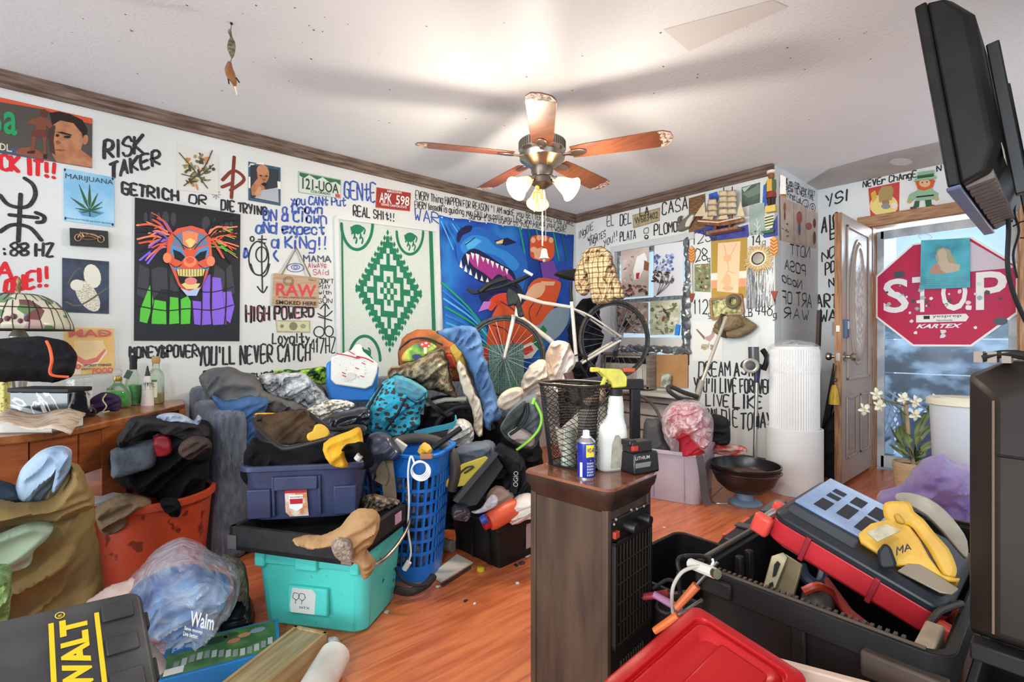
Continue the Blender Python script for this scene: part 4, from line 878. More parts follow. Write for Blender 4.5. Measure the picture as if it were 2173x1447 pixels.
for tri in(((1484,462),(1505,432),(1508,462)),((1500,468),(1510,452),(1520,468)),((1512,468),(1526,456),(1522,470)),((1572,462),(1581,430),(1590,462)),((1534,470),(1546,446),(1556,468))):mb.prism([shipP(*p,.08)for p in tri],(0,-1,0),.002,SAIL)
wpart(mb,'sail',t,solid=.001)
mb=MB();
for x in(1530,1560):mb.box(shipP(x,486,.075),(.02,.05,.05),MAST)
mb.box(shipP(1545,493,.07),(.26,.1,.02),HW);mb.box(shipP(1545,493,.035),(.2,.07,.012),HW);wpart(mb,'stand',t)
# sailor figure on a yellow block
b0=PB.p(1640,452,.03);t=thing('sailor_figurine','painted wooden sailor standing on a yellow block at the wall top','figurine',b0);mb=MB()
mb.box(b0+Vector((0,0,.025)),(.075,.05,.05),mat('#d8bd62',.6));wpart(mb,'block',t,bevel=.003)
zz=b0.z+.05;mb=MB();mb.lathe([(.016,0),(.018,.05),(.02,.07)],mat('#33201c',.6),10,(b0.x-.012,b0.y,zz)).lathe([(.016,0),(.018,.05),(.02,.07)],mat('#33201c',.6),10,(b0.x+.014,b0.y,zz));mb.lathe([(.036,.06),(.036,.09),(.03,.11)],mat('#8a3a2e',.6),12,(b0.x,b0.y,zz));wpart(mb,'legs',t)
mb=MB();mb.lathe([(.03,.1),(.036,.14),(.034,.19),(.014,.205)],mat('#5a6a44',.6),12,(b0.x,b0.y,zz));mb.box((b0.x,b0.y-.032,zz+.15),(.035,.012,.09),mat('#dba843',.6));wpart(mb,'coat',t)
wpart(MB().ball((b0.x,b0.y,zz+.23),(.024,.024,.028),SKIN2,12),'head',t);wpart(MB().lathe([(.024,.245),(.032,.25),(.03,.268),(.004,.27)],mat('#e3ddcf',.6),12,(b0.x,b0.y,zz)),'hat',t)
# striped sailboat figure
b0=PB.p(1634,494,.02);t=thing('toy_sailboat','small toy sailboat with green and cream striped sail, under the sailor','toy boat',b0)
wpart(MB().prism([PB.p(*p,.01)for p in((1618,492),(1646,487),(1643,494),(1622,497))],PB.n,.02,mat('#2f6b3f',.6)),'hull',t)
wpart(MB().prism([PB.p(*p,.012)for p in((1626,486),(1641,484),(1646,456),(1624,459))],PB.n,.008,mat('#e8e0b8',.6)),'sail',t)
o=wart(t,PB,[([(1625,y),(1644,y-5),(1644,y-2),(1625,y+3)],mat('#3c5a34',.6))for y in(462,468,474,480)],.0205,'sail_stripes')
# framed picture, tilted, with an old hat on it
t=sheet('framed_picture','small wooden framed leafy picture tilted over the hat','picture',PB,[(1516,677),(1577,664),(1572,626),(1511,637)],mat('#b9b27c',.6,stops=[(.35,'#565b34'),(.5,'#a8a266'),(.65,'#d9d2a4')],scale=30,detail=7),.012)
fr=MB();FQ=[(1514,677),(1579,664),(1574,626),(1510,636)]
for a,b in zip(FQ,FQ[1:]+FQ[:1]):fr.tube([PB.p(*a,.016),PB.p(*b,.016)],.016,wood('#8d6a48','#a98660',6),4)
wpart(fr,'frame',t)
hc=PB.p(1567,700,.07);t=thing('felt_hat','olive brown felt hat hanging on the wall below the framed picture','hat',PB.p(1567,716,.1))
FEL=cloth('#8a775c','#766449',9);mb=MB()
puff_mesh([PB.p(x,y,.05)for x,y in((1520,700),(1530,688),(1540,672),(1560,668),(1580,670),(1600,682),(1612,692),(1600,706),(1575,718),(1548,718),(1528,710))],(0,-1,.2),.05,FEL,mb,fold=(.012,12,10,.4));wpart(mb,'brim',t)
mb=MB();puff_mesh([PB.p(x,y,.07)for x,y in((1528,696),(1540,676),(1562,672),(1585,676),(1594,694),(1572,704),(1545,706))],(0,-1,.3),.07,FEL,mb,fold=(.012,16,80,.4));wpart(mb,'crown',t)
mb=MB();puff_mesh([PB.p(x,y,.09)for x,y in((1540,690),(1544,672),(1549,668),(1551,690),(1553,716),(1545,714))],(0,-1,.2),.065,mat('#5a4c3a',.8),mb,fold=(.004,16,80,.4));wpart(mb,'hat_band',t)
wpart(MB().torus(PB.p(1561,640,.05),.045,.016,mat('#6b5f4c',.8),20,6,RY),'crown_roll',t)
# ---- pictures standing in the window ----
def winpic(label,q,base,layers):return bprint('nature_print',label,q,base,layers,'picture',PB,.002,.0035)
BR1,BR2,GRL=mat('#8a5a4c',.7),mat('#4a3b34',.7),mat('#a9b183',.7)
winpic('white rooster print, upper left in the window',[(1320,632),(1376,628),(1378,521),(1318,533)],mat('#b9a79b',.6,c2='#cdbfb6',scale=6),[([(1352,545),(1368,536),(1374,550),(1366,572),(1356,592),(1346,594),(1344,575)],WHT),([(1350,580),(1358,578),(1356,592),(1350,592)],mat('#b8352e',.6)),([(1368,552),(1378,558),(1376,575),(1366,572)],mat('#8a5234',.7))]+scat(30,1322,605,1374,628,[BR1,mat('#a05248',.7),BR2],2,7,8)+scat(14,1325,540,1345,600,[mat('#d5c9c2',.7),mat('#9a7f8a',.7)],2,5,9))
winpic('white print with blue blossoms and dark twigs, upper right in the window',[(1387,628),(1452,627),(1450,512),(1389,520)],mat('#dcdde2',.6),scat(44,1390,540,1428,575,[mat('#7b8fc0',.7),mat('#a9b6dc',.7),mat('#4f5f94',.7)],2,6,10)+scat(36,1388,575,1430,600,[BR2,mat('#33302e',.7),mat('#6b685f',.7)],2,6,11)+[(('l',[(1395,627),(1402+6*k,605),(1405+8*k,585)],.005),BR2)for k in range(4)])
winpic('brown print of perched birds, lower left in the window',[(1312,706),(1376,708),(1376,642),(1312,640)],mat('#8f7a6c',.6,c2='#a8958a',scale=12),scat(46,1314,650,1374,704,[BR2,mat('#6d5a50',.7),mat('#c2b1a5',.7)],2,6,12)+[([(1322,690),(1330,678),(1340,692),(1330,700)],BLK)])
winpic('green print with three dark birds, lower right in the window',[(1380,711),(1440,709),(1446,636),(1380,640)],mat('#b5b595',.6,c2='#d2cdb8',scale=9),scat(60,1382,642,1440,706,[GRL,mat('#848c5c',.7),mat('#d9d5c2',.7),mat('#6d7352',.7)],2,7,13)+[(ell(1412,660,3,7,8,-30),BR2),(ell(1418,668,3,7,8,-20),BR2),(ell(1409,676,3,7,8,20),mat('#8a4a3a',.7)),(('l',[(1400,662),(1425,655),(1438,648)],.005),BR2)])
# foil and tape around the window, drop-down panel below
art(wb,PB,[([(1305,716),(1465,716),(1465,738),(1310,738)],mat('#cfcac2',.6))],.0125,'sill_board')
mb=MB();puff_mesh([PB.p(x,y,.02)for x,y in((1308,738),(1350,732),(1420,734),(1464,738),(1464,752),(1400,748),(1340,748),(1308,750))],PB.n,.02,mat('#8d9296',.3,metal=.7),mb,fold=(.02,26,20,.5))
tag(mb.build('foil_strip',sharp=60),'crumpled silver foil strip under the window','foil')
mb=MB();puff_mesh([PB.p(x,y,.015)for x,y in((1452,516),(1464,512),(1466,735),(1452,735),(1448,640),(1456,580))],PB.n,.015,mat('#7d8082',.3,metal=.7),mb,fold=(.02,22,90,.5))
tag(mb.build('foil_strip',sharp=60),'crumpled silver foil running down the right edge of the window','foil')
tag(MB().prism([PB.p(*p,.03)for p in((1437,711),(1446,712),(1449,690),(1440,688))],PB.n,.02,mat('#2f7fd0',.4)).build('sponge_pad',bevel=.004),'blue pad stuck at the lower corner of the window','pad')
# window air conditioner in its wooden frame
b=PB.p(1345,822,.10);zb=.62
x0,x1=PB.p(1292,780,.1).x,PB.p(1394,780,.1).x;z0,z1=PB.p(1345,820,.1).z,PB.p(1345,748,.1).z
t=thing('air_conditioner','boxed window air conditioner behind the rear bicycle wheel','air conditioner',((x0+x1)/2,YB-.06,z0));w_,h_=x1-x0,z1-z0;AC=mat('#d3ccc0',.5);GW=wood('#847a70','#a59a8e',5)
MB().box((0,.01,h_/2),(w_-.06,.1,h_-.05),AC).build('body',t,bevel=.008)
mb=MB()
for xx in(-w_/2+.012,w_/2-.012):mb.box((xx,-.005,h_/2),(.03,.13,h_),GW)
for z in(h_-.01,.01):mb.box((0,-.005,z),(w_,.13,.025),GW)
mb.build('wooden_surround',t,bevel=.002)
MB().box((0,-.045,h_*.78),(w_-.1,.012,h_*.16),BLK).build('control_panel',t)
mb=MB()
for k in range(9):mb.box((-w_*.12,-.046,h_*(.2+.045*k)),(w_*.5,.008,.006),mat('#b9b1a4',.5))
mb.box((-w_*.12,-.043,h_*.4),(w_*.56,.006,h_*.46),mat('#c7bfb2',.5));mb.build('louvre_panel',t)
MB().box((w_*.3,-.05,h_*.42),(w_*.1,.008,h_*.3),mat('#e4dfd6',.5)).build('side_vent',t)
# cardboard panel right of it and shelf board
CARD=mat('#b98a5c',.8,c2='#a97a4e',scale=4)
tag(MB().prism([PB.p(*p,.012)for p in((1396,822),(1462,822),(1462,752),(1396,752))],PB.n,.012,CARD).build('cardboard_sheet'),'brown cardboard panel beside the air conditioner','cardboard')
mb=MB();z=PB.p(1400,832,.12).z;xa,xb=PB.p(1240,830,.1).x,PB.p(1466,830,.1).x
mb.box(((xa+xb)/2,YB-.12,z),(xb-xa,.24,.03),mat('#d6d3cd',.5));mb.box(((xa+xb)/2,YB-.03,(z-.05)/2),(xb-xa,.03,z-.06),mat('#cfcbc5',.6))
for zz in(z-.1,z-.22,z-.36):mb.box(((xa+xb)/2,YB-.048,zz),(xb-xa,.012,.012),mat('#56524e',.6))
tag(mb.build('white_dresser',bevel=.003),'low white dresser under the window','dresser')
tag(MB().box(PB.p(1425,808,.09)+Vector((0,0,.005)),(.075,.04,.12),mat('#7d8a78',.6,c2='#cfd2c6',scale=22),(R_(-12),0,0)).build('small_card_box'),'small pale green box leaning against the cardboard panel','box')
# ================= things over the entry =================
t=sheet('children_magazine','red and yellow magazine cover pinned above the entry, left of the leprechaun','magazine',PD,[(1848,463),(1908,452),(1909,386),(1843,400)],mat('#c23a30',.45),.004,part='cover')
wart(t,PD,off=.0055,layers=[(ell(1876,436,30,24,18),mat('#e8cf7a',.5)),([(1864,408),(1872,396),(1892,394),(1897,404),(1893,425),(1866,430)],mat('#a8905e',.8)),(ell(1880,430,8,6),SKIN),(ell(1880,438,10,6),mat('#8d8a92',.6)),([(1848,410),(1858,404),(1862,420),(1852,430)],mat('#d9a93c',.5)),(ell(1898,436,6,7),mat('#e6d8c8',.5))])
# leprechaun cut-out
t=thing('paper_leprechaun','jointed paper leprechaun in a green hat above the entry','paper figure',PD.p(1960,448,.004))
GN,GD,ORB=mat('#8fb592',.65),mat('#2f5a3c',.65),mat('#cf5a2e',.7)
def cut(name,pts,m,o):wpart(MB().prism([PD.p(x,y,o)for x,y in pts],PD.n,.002,m),name,t)
cut('trouser',[(1942,426),(1952,424),(1950,440),(1938,440)],GD,.002);cut('trouser',[(1963,424),(1976,422),(1978,438),(1965,440)],GD,.002);cut('shoe',ell(1940,443,9,4,12,10),mat('#5c4a34',.7),.004);cut('shoe',ell(1976,440,10,5,12,-18),mat('#5c4a34',.7),.004)
cut('sleeve',[(1945,405),(1930,412),(1926,424),(1936,428),(1948,418)],GN,.002);cut('sleeve',[(1978,402),(1992,410),(1991,421),(1982,424),(1975,416)],GN,.002);cut('hand',ell(1930,428,5,4,10),mat('#c9a55c',.7),.004);cut('hand',ell(1988,422,5,4,10),mat('#c9a55c',.7),.004)
cut('coat',[(1946,403),(1980,400),(1982,423),(1944,427)],GN,.005);cut('belt',[(1945,417),(1982,413),(1982,416),(1945,420)],BLK,.0075)
cut('beard',[(1943,386),(1950,380),(1976,378),(1985,384),(1980,398),(1962,405),(1948,402)],ORB,.008);cut('face',ell(1963,389,12,9,14),mat('#e2b08c',.7),.0105)
cut('hat_brim',[(1940,386),(1942,380),(1986,373),(1988,380)],GN,.013);cut('hat',[(1947,380),(1948,366),(1984,361),(1982,375)],GN,.013);cut('hat_ribbon',[(1947,379),(1947,374),(1982,369),(1982,374)],GD,.0155);cut('eyes',ell(1958,388,1.5,1.5,8),BLK,.0128);cut('eyes',ell(1968,387,1.5,1.5,8),BLK,.0128)
# stop sign hung on the storm door
SGN=Plane((0,YD+.10,0),(0,-1,0));oc=[(1933,734),(2070,735),(2160,672),(2164,565),(2086,508),(1940,525),(1862,577),(1858,672)]
W=[SGN.p(*p)for p in((1858,620),(2162,620))];rad=(W[1].x-W[0].x)/2;sc=Vector(((W[0].x+W[1].x)/2,YD+.10,(SGN.p(2010,735).z+SGN.p(2010,508).z)/2));rv=(SGN.p(2010,508).z-SGN.p(2010,735).z)/2
def octo(k,off):return[sc+Vector((rad*k/math.cos(math.pi/8)*math.cos(math.pi/8+math.pi/4*i),-off,rv*k/math.cos(math.pi/8)*math.sin(math.pi/8+math.pi/4*i)))for i in range(8)]
t=thing('stop_sign','worn octagonal stop sign covered in stickers, hung on the storm door','stop sign',sc-Vector((0,0,rv)))
wpart(MB().prism(octo(1,0),(0,-1,0),.004,WHT),'sign_plate',t);SR=mat('#c01f45',.5,c2='#ab2356',scale=2,spec=.25)
wpart(MB().prism(octo(.965,.004),(0,-1,0),.001,SR),'red_field',t)
K=lambda x,y:sc+Vector((x*rad,-.0062,y*rv))
mb=MB()
for ch,x0,x1 in(('S',-.87,-.47),('T',-.42,-.12),('O',0.,.36),('P',.47,.86)):text_mesh(mb,ch,lerp3(K(x0,-.34),K(x1,-.34)-K(x0,-.34),K(x0,.34)-K(x0,-.34)),mat('#e9e4e2',.5),.012)
wpart(mb,'lettering',t,smooth=False)
rr=random.Random(21);mb=MB();cl=[mat(c,.5)for c in('#e6e4e6','#cfd6d8','#8fa9b0','#3c3c44','#e2c8cc','#9fb8a8')]
for k in range(58):
    a=rr.uniform(0,6.28);r=rr.uniform(.1,.9);x,y=r*math.cos(a),-abs(r*math.sin(a))*.95+rr.uniform(-.05,.25)
    if abs(x)+abs(y)*.45>.92 or(abs(x)<.4 and-.72<y<-.3):continue
    if abs(y)>.86:continue
    n_=rr.randint(5,8);s_=rr.uniform(.02,.055);mb.flat([K(x+s_*math.cos(-2*math.pi*i/n_)*rr.uniform(.6,1.1),y+s_*1.1*math.sin(-2*math.pi*i/n_)*rr.uniform(.6,1.1))+Vector((0,-.001-.00005*k,0))for i in range(n_)][::-1],rr.choice(cl))
for x,y in((-.62,.42),(.78,-.55)):mb.flat([K(x+.09*math.cos(-.4*i),y+.07*math.sin(-.4*i))+Vector((0,-.0015,0))for i in range(16)][::-1],mat('#2c3444',.4))
# peeled area in the upper right corner
mb.flat([K(*p)+Vector((0,-.0012,0))for p in((.18,.93),(.38,.93),(.93,.4),(.93,.37),(.3,.36),(.2,.4))],mat('#cfc3cc',.6))
ob=wpart(mb,'stickers',t,smooth=False);ob['kind']='stuff'
mb=MB();mb.prism([K(x,y)-Vector((0,.0005,0))for x,y in((-.36,-.40),(.34,-.40),(.38,-.46),(.34,-.54),(-.36,-.54))],(0,-1,0),.001,mat('#e9e2dc',.5));wpart(mb,'school_sticker',t)
mb=MB();e=Vector((0,-.0022,0));text_mesh(mb,'yesprep',lerp3(K(-.12,-.47)+e,K(.28,0)-K(-.12,0),Vector((0,0,rv*.07))),mat('#33343a',.5),.005);text_mesh(mb,'Northside',lerp3(K(-.06,-.525)+e,K(.16,0)-K(-.06,0),Vector((0,0,rv*.03))),BLK,.01);mb.flat([K(*p)+e for p in((-.25,-.48),(-.16,-.48),(-.16,-.415),(-.25,-.415))],BLK);text_mesh(mb,'KARTEX',lerp3(K(-.36,-.655)+Vector((0,-.001,0)),K(.3,0)-K(-.36,0),Vector((0,0,rv*.08))),WHT,.03,.4)
wpart(mb,'sticker_lettering',t,smooth=False)
# religious portrait hanging in front of the sign
FP=Plane((0,YD+.08,0),(0,-1,0))
t=sheet('religious_picture','turquoise devotional portrait of a long haired figure, hung over the stop sign','picture',FP,[(1953,614),(2059,610),(2058,505),(1955,510)],mat('#3a97ad',.5,stops=[(.3,'#2a6f84'),(.5,'#3fa3b5'),(.66,'#57b9cc')],scale=5),.006)
FL,FS=mat('#c5b39a',.7),mat('#b98c78',.7)
wart(t,FP,[([(1985,545),(1990,530),(2002,525),(2016,530),(2022,545),(2030,556),(2020,562),(1990,562)],mat('#a9a07f',.7)),(ell(2000,541,10,13),FL),([(1994,550),(2010,548),(2014,558),(2038,562),(2036,574),(2010,580),(1985,578),(1975,570),(1990,560)],FL),([(1972,578),(1980,562),(1992,560),(1998,574),(2010,580),(1982,582)],FS)]+[(('l',[(1965,y),(2050,y-2)],.003),mat('#79b5b5',.7))for y in range(584,606,4)],.0075)
wpart(MB().tube([FP.p(1955,508,.008),FP.p(1950,500,.012),FP.p(1965,497,.015),FP.p(1978,503,.012),FP.p(1970,510,.008)],.003,mat('#d4dadd',.4),6,5),'hanging_wire',t)
# ================= ceiling fan =================
fx,fy=-1.95,1.90;FM=metal('#b3a89c',.28);BZ=mat('#8d8378',.35,metal=.8)
fan=thing('ceiling_fan','five blade ceiling fan with worn brown blades and lit bell lamps','ceiling fan',(fx,fy,ZC),R_(0))
MB().lathe([(.075,0),(.075,-.012),(.06,-.03),(.03,-.07),(.02,-.09),(.014,-.10),(.014,-.2),(.03,-.21),(.05,-.22)],FM,28).build('canopy',fan)
MB().lathe([(.05,-.21),(.115,-.225),(.13,-.235),(.13,-.285),(.118,-.30),(.13,-.31),(.125,-.335),(.085,-.365),(.06,-.38)],FM,36).build('motor_housing',fan,sharp=30)
mb=MB()
for k in range(48):
    a=2*math.pi*k/48;mb.box((.1305*math.cos(a),.1305*math.sin(a),-.26),(.004,.006,.04),mat('#55504a',.5),(0,0,a))
mb.build('vent_slots',fan)
MB().lathe([(.06,-.36),(.062,-.40),(.05,-.43),(.06,-.44),(.06,-.47),(.03,-.49),(.012,-.5)],mat('#6d645c',.35,metal=.8),28).build('switch_housing',fan)
BW=mat('#6b3a26',.4,stops=[(.3,'#5e3322'),(.55,'#7a452c'),(.75,'#5a382e')],scale=4,stretch=(1.5,9,1),spec=.5)
WORN=mat('#b9a494',.7,stops=[(.4,'#5a4338'),(.5,'#b7a090'),(.6,'#d0bfb2')],scale=60)
for k,a in enumerate((-22,50,122,194,266)):
    th=R_(a)+YAW;T=Matrix.Rotation(th,4,'Z')@Matrix.Translation((0,0,-.318))@Matrix.Rotation(R_(-11),4,'X')
    ol=[(.17,-.052),(.24,-.06),(.60,-.072),(.655,-.068),(.69,-.045),(.70,0),(.69,.045),(.655,.068),(.60,.072),(.24,.06),(.17,.052)]
    bl=MB(T).prism([(x,y,0)for x,y in ol],(0,0,1),.006,BW).build('blade',fan,bevel=.002)
    MB(T).prism([(x,y,-.0006)for x,y in((.625,-.0705),(.655,-.067),(.689,-.045),(.699,0),(.689,.045),(.655,.067),(.63,.0705),(.645,.03),(.632,-.01),(.64,-.04))],(0,0,1),.0004,WORN).build('wear_highlight_edge',bl)
    ir=MB(T).prism([(x,y,-.007)for x,y in ell(.2,0,.055,.03,18)],(0,0,1),.006,FM)
    ir.box((.125,0,-.004),(.09,.022,.008),FM);ir.build('blade_bracket',fan,bevel=.002)
BULB=mat('#ffe9c0',.4,emit=22);SH=mat('#f2e2c4',.25,emit=1.2)
def frost():
    m=bpy.data.materials.new('frosted_glass');m.use_nodes=True;t=m.node_tree;b=t.nodes['Principled BSDF'];b.inputs['Base Color'].default_value=lin('#f3dfbe');b.inputs['Roughness'].default_value=.3;b.inputs['Transmission Weight'].default_value=.55;b.inputs['Subsurface Weight'].default_value=.0;b.inputs['Emission Color'].default_value=lin('#ffca80');b.inputs['Emission Strength'].default_value=.5
    return m
FG=frost()
for k,(a,tilt)in enumerate(((215,55),(330,55),(95,55))):
    th=R_(a)+YAW;T=Matrix.Rotation(th,4,'Z')@Matrix.Translation((.075,0,-.455))@Matrix.Rotation(R_(180-tilt),4,'Y')
    arm=MB(T).lathe([(.014,-.06),(.014,.0),(.022,.005),(.022,.03)],FM,14).build('lamp_arm',fan)
    MB(T).loft([[Vector((r*math.cos(j*.2618),r*math.sin(j*.2618),z))for j in range(24)]for r,z in((.024,.02),(.032,.04),(.042,.07),(.05,.1),(.068,.13),(.066,.13),(.048,.1),(.04,.07),(.03,.04))],FG,(False,False)).build('lamp_shade',fan)
    MB(T).ball((0,0,.08),(.024,.024,.03),BULB,14).build('bulb',fan)
    l=bpy.data.lights.new('fan_bulb_light','POINT');l.energy=19;l.color=(1,.90,.74);l.shadow_soft_size=.06
    lo=bpy.data.objects.new('fan_bulb_light',l);COL.objects.link(lo);lo.parent=fan;lo.matrix_basis=T@Matrix.Translation((0,0,.145))
# pull chains
e=at(1150,400,2.72);mb=MB()
z0,z1=ZC-.49,at(1150,520,2.72).z
q=at(1151,480,2.72)
for z in np.arange(z1,z0,.0105):mb.ball((q.x-fx,q.y-fy,z-ZC),.0052,mat('#d9c79a',.5),8)
mb.build('pull_chain',fan)
q2=at(1158,480,2.72);MB().tube([(q2.x-fx,q2.y-fy,-.47),(q2.x-fx,q2.y-fy,z1-ZC+.02)],.002,FM,6).build('pull_chain',fan)
b=at(1155,545,2.72)
MB().lathe([(.006,.055),(.014,.05),(.018,.03),(.022,.008),(.03,0),(.026,.002),(.004,.01)],mat('#ddd2b0',.5),20,b-Vector((fx,fy,ZC))+Vector((0,0,-.01))).ball(b-Vector((fx,fy,ZC))+Vector((.0,0,-.02)),.01,mat('#c9c0a8',.5),10).build('chain_bell',fan)
sk=MB();o=lambda x,y:at(x,y,2.70)-Vector((fx,fy,ZC));SKM=mat('#d8c86e',.5)
sk.ball(o(1140,398),.014,SKM,10)
for p in([(1140,402),(1140,420)],[(1133,408),(1147,408)],[(1133,408),(1132,424)],[(1147,408),(1148,422)],[(1140,420),(1136,436),(1137,447),(1133,448)],[(1140,420),(1144,436),(1142,447)]):sk.tube([o(*a)for a in p],.006,SKM,6)
sk.build('glow_figure',fan)
# dried fish hanging from the ceiling
c0=Plane((0,0,ZC),(0,0,-1)).p(491,48);D=ray(0,0);d0=(c0-CAM).dot(FWD)
FISH=mat('#5e5440',.5,stops=[(.35,'#3c3528'),(.5,'#6d6148'),(.65,'#8f8468')],scale=40,stretch=(1,1,3));BRN=mat('#7d4f2c',.5,c2='#a06c40',scale=14)
t=thing('hanging_fish','pair of dried fish lures hanging one below the other from the ceiling','fish ornament',c0);P=lambda x,y,o=0:at(x,y,d0+o)
wpart(MB().tube([c0,P(490,64)],.0012,BLK,5).tube([P(492,122),P(489,133)],.0012,BLK,5).ball(c0-Vector((0,0,.004)),.006,BLK,8),'string',t)
f=MB();puff_mesh([P(*p)for p in((483,66),(490,61),(493,78),(499,90),(500,102),(498,115),(493,125),(487,116),(482,102),(484,88),(488,78))],CAM-c0,.014,FISH,f,fold=(.0,5,0,1));wpart(f,'grey_fish',t,label='grey fish with pale tail')
f=MB();puff_mesh([P(*p)for p in((478,140),(484,129),(491,131),(494,144),(500,160),(503,175),(501,187),(497,186),(490,175),(482,165),(477,150))],CAM-c0,.016,BRN,f,fold=(.0,5,0,1));wpart(f,'brown_fish',t,label='brown fish with open fins')
f=MB()
for a,b_ in(((484,166),(486,178)),((501,165),(508,175))):f.tube([P(*a),P(*b_)],.003,BLK,6)
f.tube([P(499,184),P(503,202)],[.005,.002],mat('#d9c7a4',.5),6);wpart(f,'fin',t)
# ================= television on its wall arm =================
TVB=mat('#141211',.5,c2='#1c1917',scale=9,spec=.22,bump=(260,.05,.002))
X0,Y0,Y1=-.253,1.96,2.90;b0,tp=Vector((-.253,0,1.535)),Vector((-.332,0,2.125));ax=(tp-b0).normalized();nn=Vector((ax.z,0,-ax.x));hh=(tp-b0).length
t=thing('television','black flat television tilted down, seen from its side above the tool chest','television',(-.2,2.4,1.52))
def tvq(a,h,y):return b0+nn*a+ax*h+Vector((0,y,0))
mb=MB();mb.hexa([tvq(0,-.0,Y0),tvq(.03,0,Y0),tvq(.03,0,Y1),tvq(0,0,Y1)],[tvq(0,hh,Y0),tvq(.03,hh,Y0),tvq(.03,hh,Y1),tvq(0,hh,Y1)],TVB);wpart(mb,'bezel',t,bevel=.006)
wpart(MB().flat([tvq(-.001,.02,Y0+.03),tvq(-.001,.02,Y1-.03),tvq(-.001,hh-.02,Y1-.03),tvq(-.001,hh-.02,Y0+.03)],mat('#0b0c0e',.1,spec=.7)),'screen',t,smooth=False)
mb=MB();rings=[]
for y,k in((Y0+.002,.86),(Y0+.03,1),(Y1-.06,1),(Y1,.8)):rings.append([tvq(.03,.0,y),tvq(.095*k,.02,y),tvq(.125*k,.09,y),tvq(.125*k,hh-.1,y),tvq(.08*k,hh-.02,y),tvq(.03,hh-.004,y)])
mb.loft(rings,TVB);wpart(mb,'back_shell',t,bevel=.008)
wpart(MB().hexa([tvq(-.004,-.012,Y0+.005),tvq(.03,-.012,Y0+.005),tvq(.03,-.012,Y1-.01),tvq(-.004,-.012,Y1-.01)],[tvq(-.004,0,Y0),tvq(.03,0,Y0),tvq(.03,0,Y1),tvq(-.004,0,Y1)],mat('#56617e',.25,spec=.7)),'bottom_bezel',t,bevel=.003,label='shiny blue grey lower bezel')
mb=MB()
for k in range(14):mb.hexa([tvq(.036+.004*(k%2),-.004,Y0+.05+k*.055),tvq(.10,.004,Y0+.05+k*.055),tvq(.10,.004,Y0+.085+k*.055),tvq(.036,-.004,Y0+.085+k*.055)],[tvq(.036,.012,Y0+.05+k*.055),tvq(.10,.03,Y0+.05+k*.055),tvq(.10,.03,Y0+.085+k*.055),tvq(.036,.012,Y0+.085+k*.055)],mat('#6d625a',.6))
wpart(mb,'speaker_grille',t)
wpart(MB().hexa([tvq(.126,.05,Y0+.05),tvq(.127,.05,Y0+.05),tvq(.127,.05,Y0+.13),tvq(.126,.05,Y0+.13)],[tvq(.126,.1,Y0+.05),tvq(.127,.1,Y0+.05),tvq(.127,.1,Y0+.13),tvq(.126,.1,Y0+.13)],mat('#b5aa9a',.6)),'rating_label',t,smooth=False)
MNT=mat('#131314',.5,spec=.5)
t=thing('tv_wall_mount','black articulated wall mount arm behind the television','tv mount',(.1,2.4,1.5));mb=MB()
for y in(2.22,2.62):mb.hexa([tvq(.128,-.02,y-.02),tvq(.16,-.02,y-.02),tvq(.16,-.02,y+.02),tvq(.128,-.02,y+.02)],[tvq(.128,hh*.82,y-.02),tvq(.16,hh*.82,y-.02),tvq(.16,hh*.82,y+.02),tvq(.128,hh*.82,y+.02)],MNT)
wpart(mb,'bracket',t,bevel=.004);mb=MB()
for z in(1.72,1.80,1.9):mb.box((.05,2.36,z),(.20,.05,.035),MNT,(0,0,.25));mb.box((.0,2.5,z),(.14,.05,.035),MNT,(0,0,-.4))
mb.box((-.06,2.42,1.8),(.05,.46,.28),MNT);wpart(mb,'arm',t,bevel=.006);wpart(MB().box((.172,2.4,1.8),(.03,.3,.4),MNT),'wall_plate',t,bevel=.004)
P=lambda x,y,d=1.9:at(x,y,d)
tag(MB().tube([P(2125,250),P(2128,380),P(2140,470),P(2138,560),P(2150,620),P(2176,680),P(2210,740)],.0075,BLK,8,6).build('power_cable'),'thick black cable hanging down from behind the television','cable')
tag(MB().tube([P(2160,400),P(2152,450),P(2162,490),P(2150,540),P(2158,590)],.004,BLK,6,6).tube([P(2150,480),P(2175,470),P(2185,500),P(2165,505)],.003,BLK,6,6).build('thin_cable'),'thin tangled black wire beside the thick cable','cable')
# ================= heater cabinet =================
HW1=wood('#3b2b23','#52402f',3,(7,7,1.2),.55);HT=wood('#6b3d28','#94593a',3,(1.5,12,1),.22,.5);HD=mat('#2a1b15',.4,c2='#3a271f',scale=8,spec=.4)
hz=.69;w_,d_=.305,.274;Fc=Vector((-.765,.985));KS_=hz-.64;ang=R_(6);ex,ey=Vector((math.cos(ang),math.sin(ang))),Vector((-math.sin(ang),math.cos(ang)))
hc=Fc-ex*w_/2+ey*d_/2
t=thing('heater_cabinet','dark wooden heater cabinet with a grille on one side, standing in the foreground','heater',(hc.x,hc.y,0),ang)
MB().box((0,0,.315),(w_-.05,d_-.05,.63),HW1).build('cabinet_body',t,bevel=.003)
mb=MB()
for sx in(-1,1):
    for sy_ in(-1,1):mb.box((sx*(w_/2-.03),sy_*(d_/2-.03),.315),(.02,.02,.63),HW1)
mb.build('corner_trim',t,bevel=.003)
mb=MB();mb.loft([rrect(w_-.05,d_-.05,.01,.62),rrect(w_-.035,d_-.035,.014,.632),rrect(w_-.03,d_-.03,.016,.645),rrect(w_-.012,d_-.012,.022,.656),rrect(w_-.004,d_-.004,.03,.668),rrect(w_,d_,.032,.674),rrect(w_,d_,.032,hz-.006)],HD,(True,True));mb.build('cornice',t,bevel=.002)
MB().loft([rrect(w_,d_,.032,hz-.006),rrect(w_-.01,d_-.01,.028,hz)],HT).build('cabinet_top',t)
gx=w_/2-.025
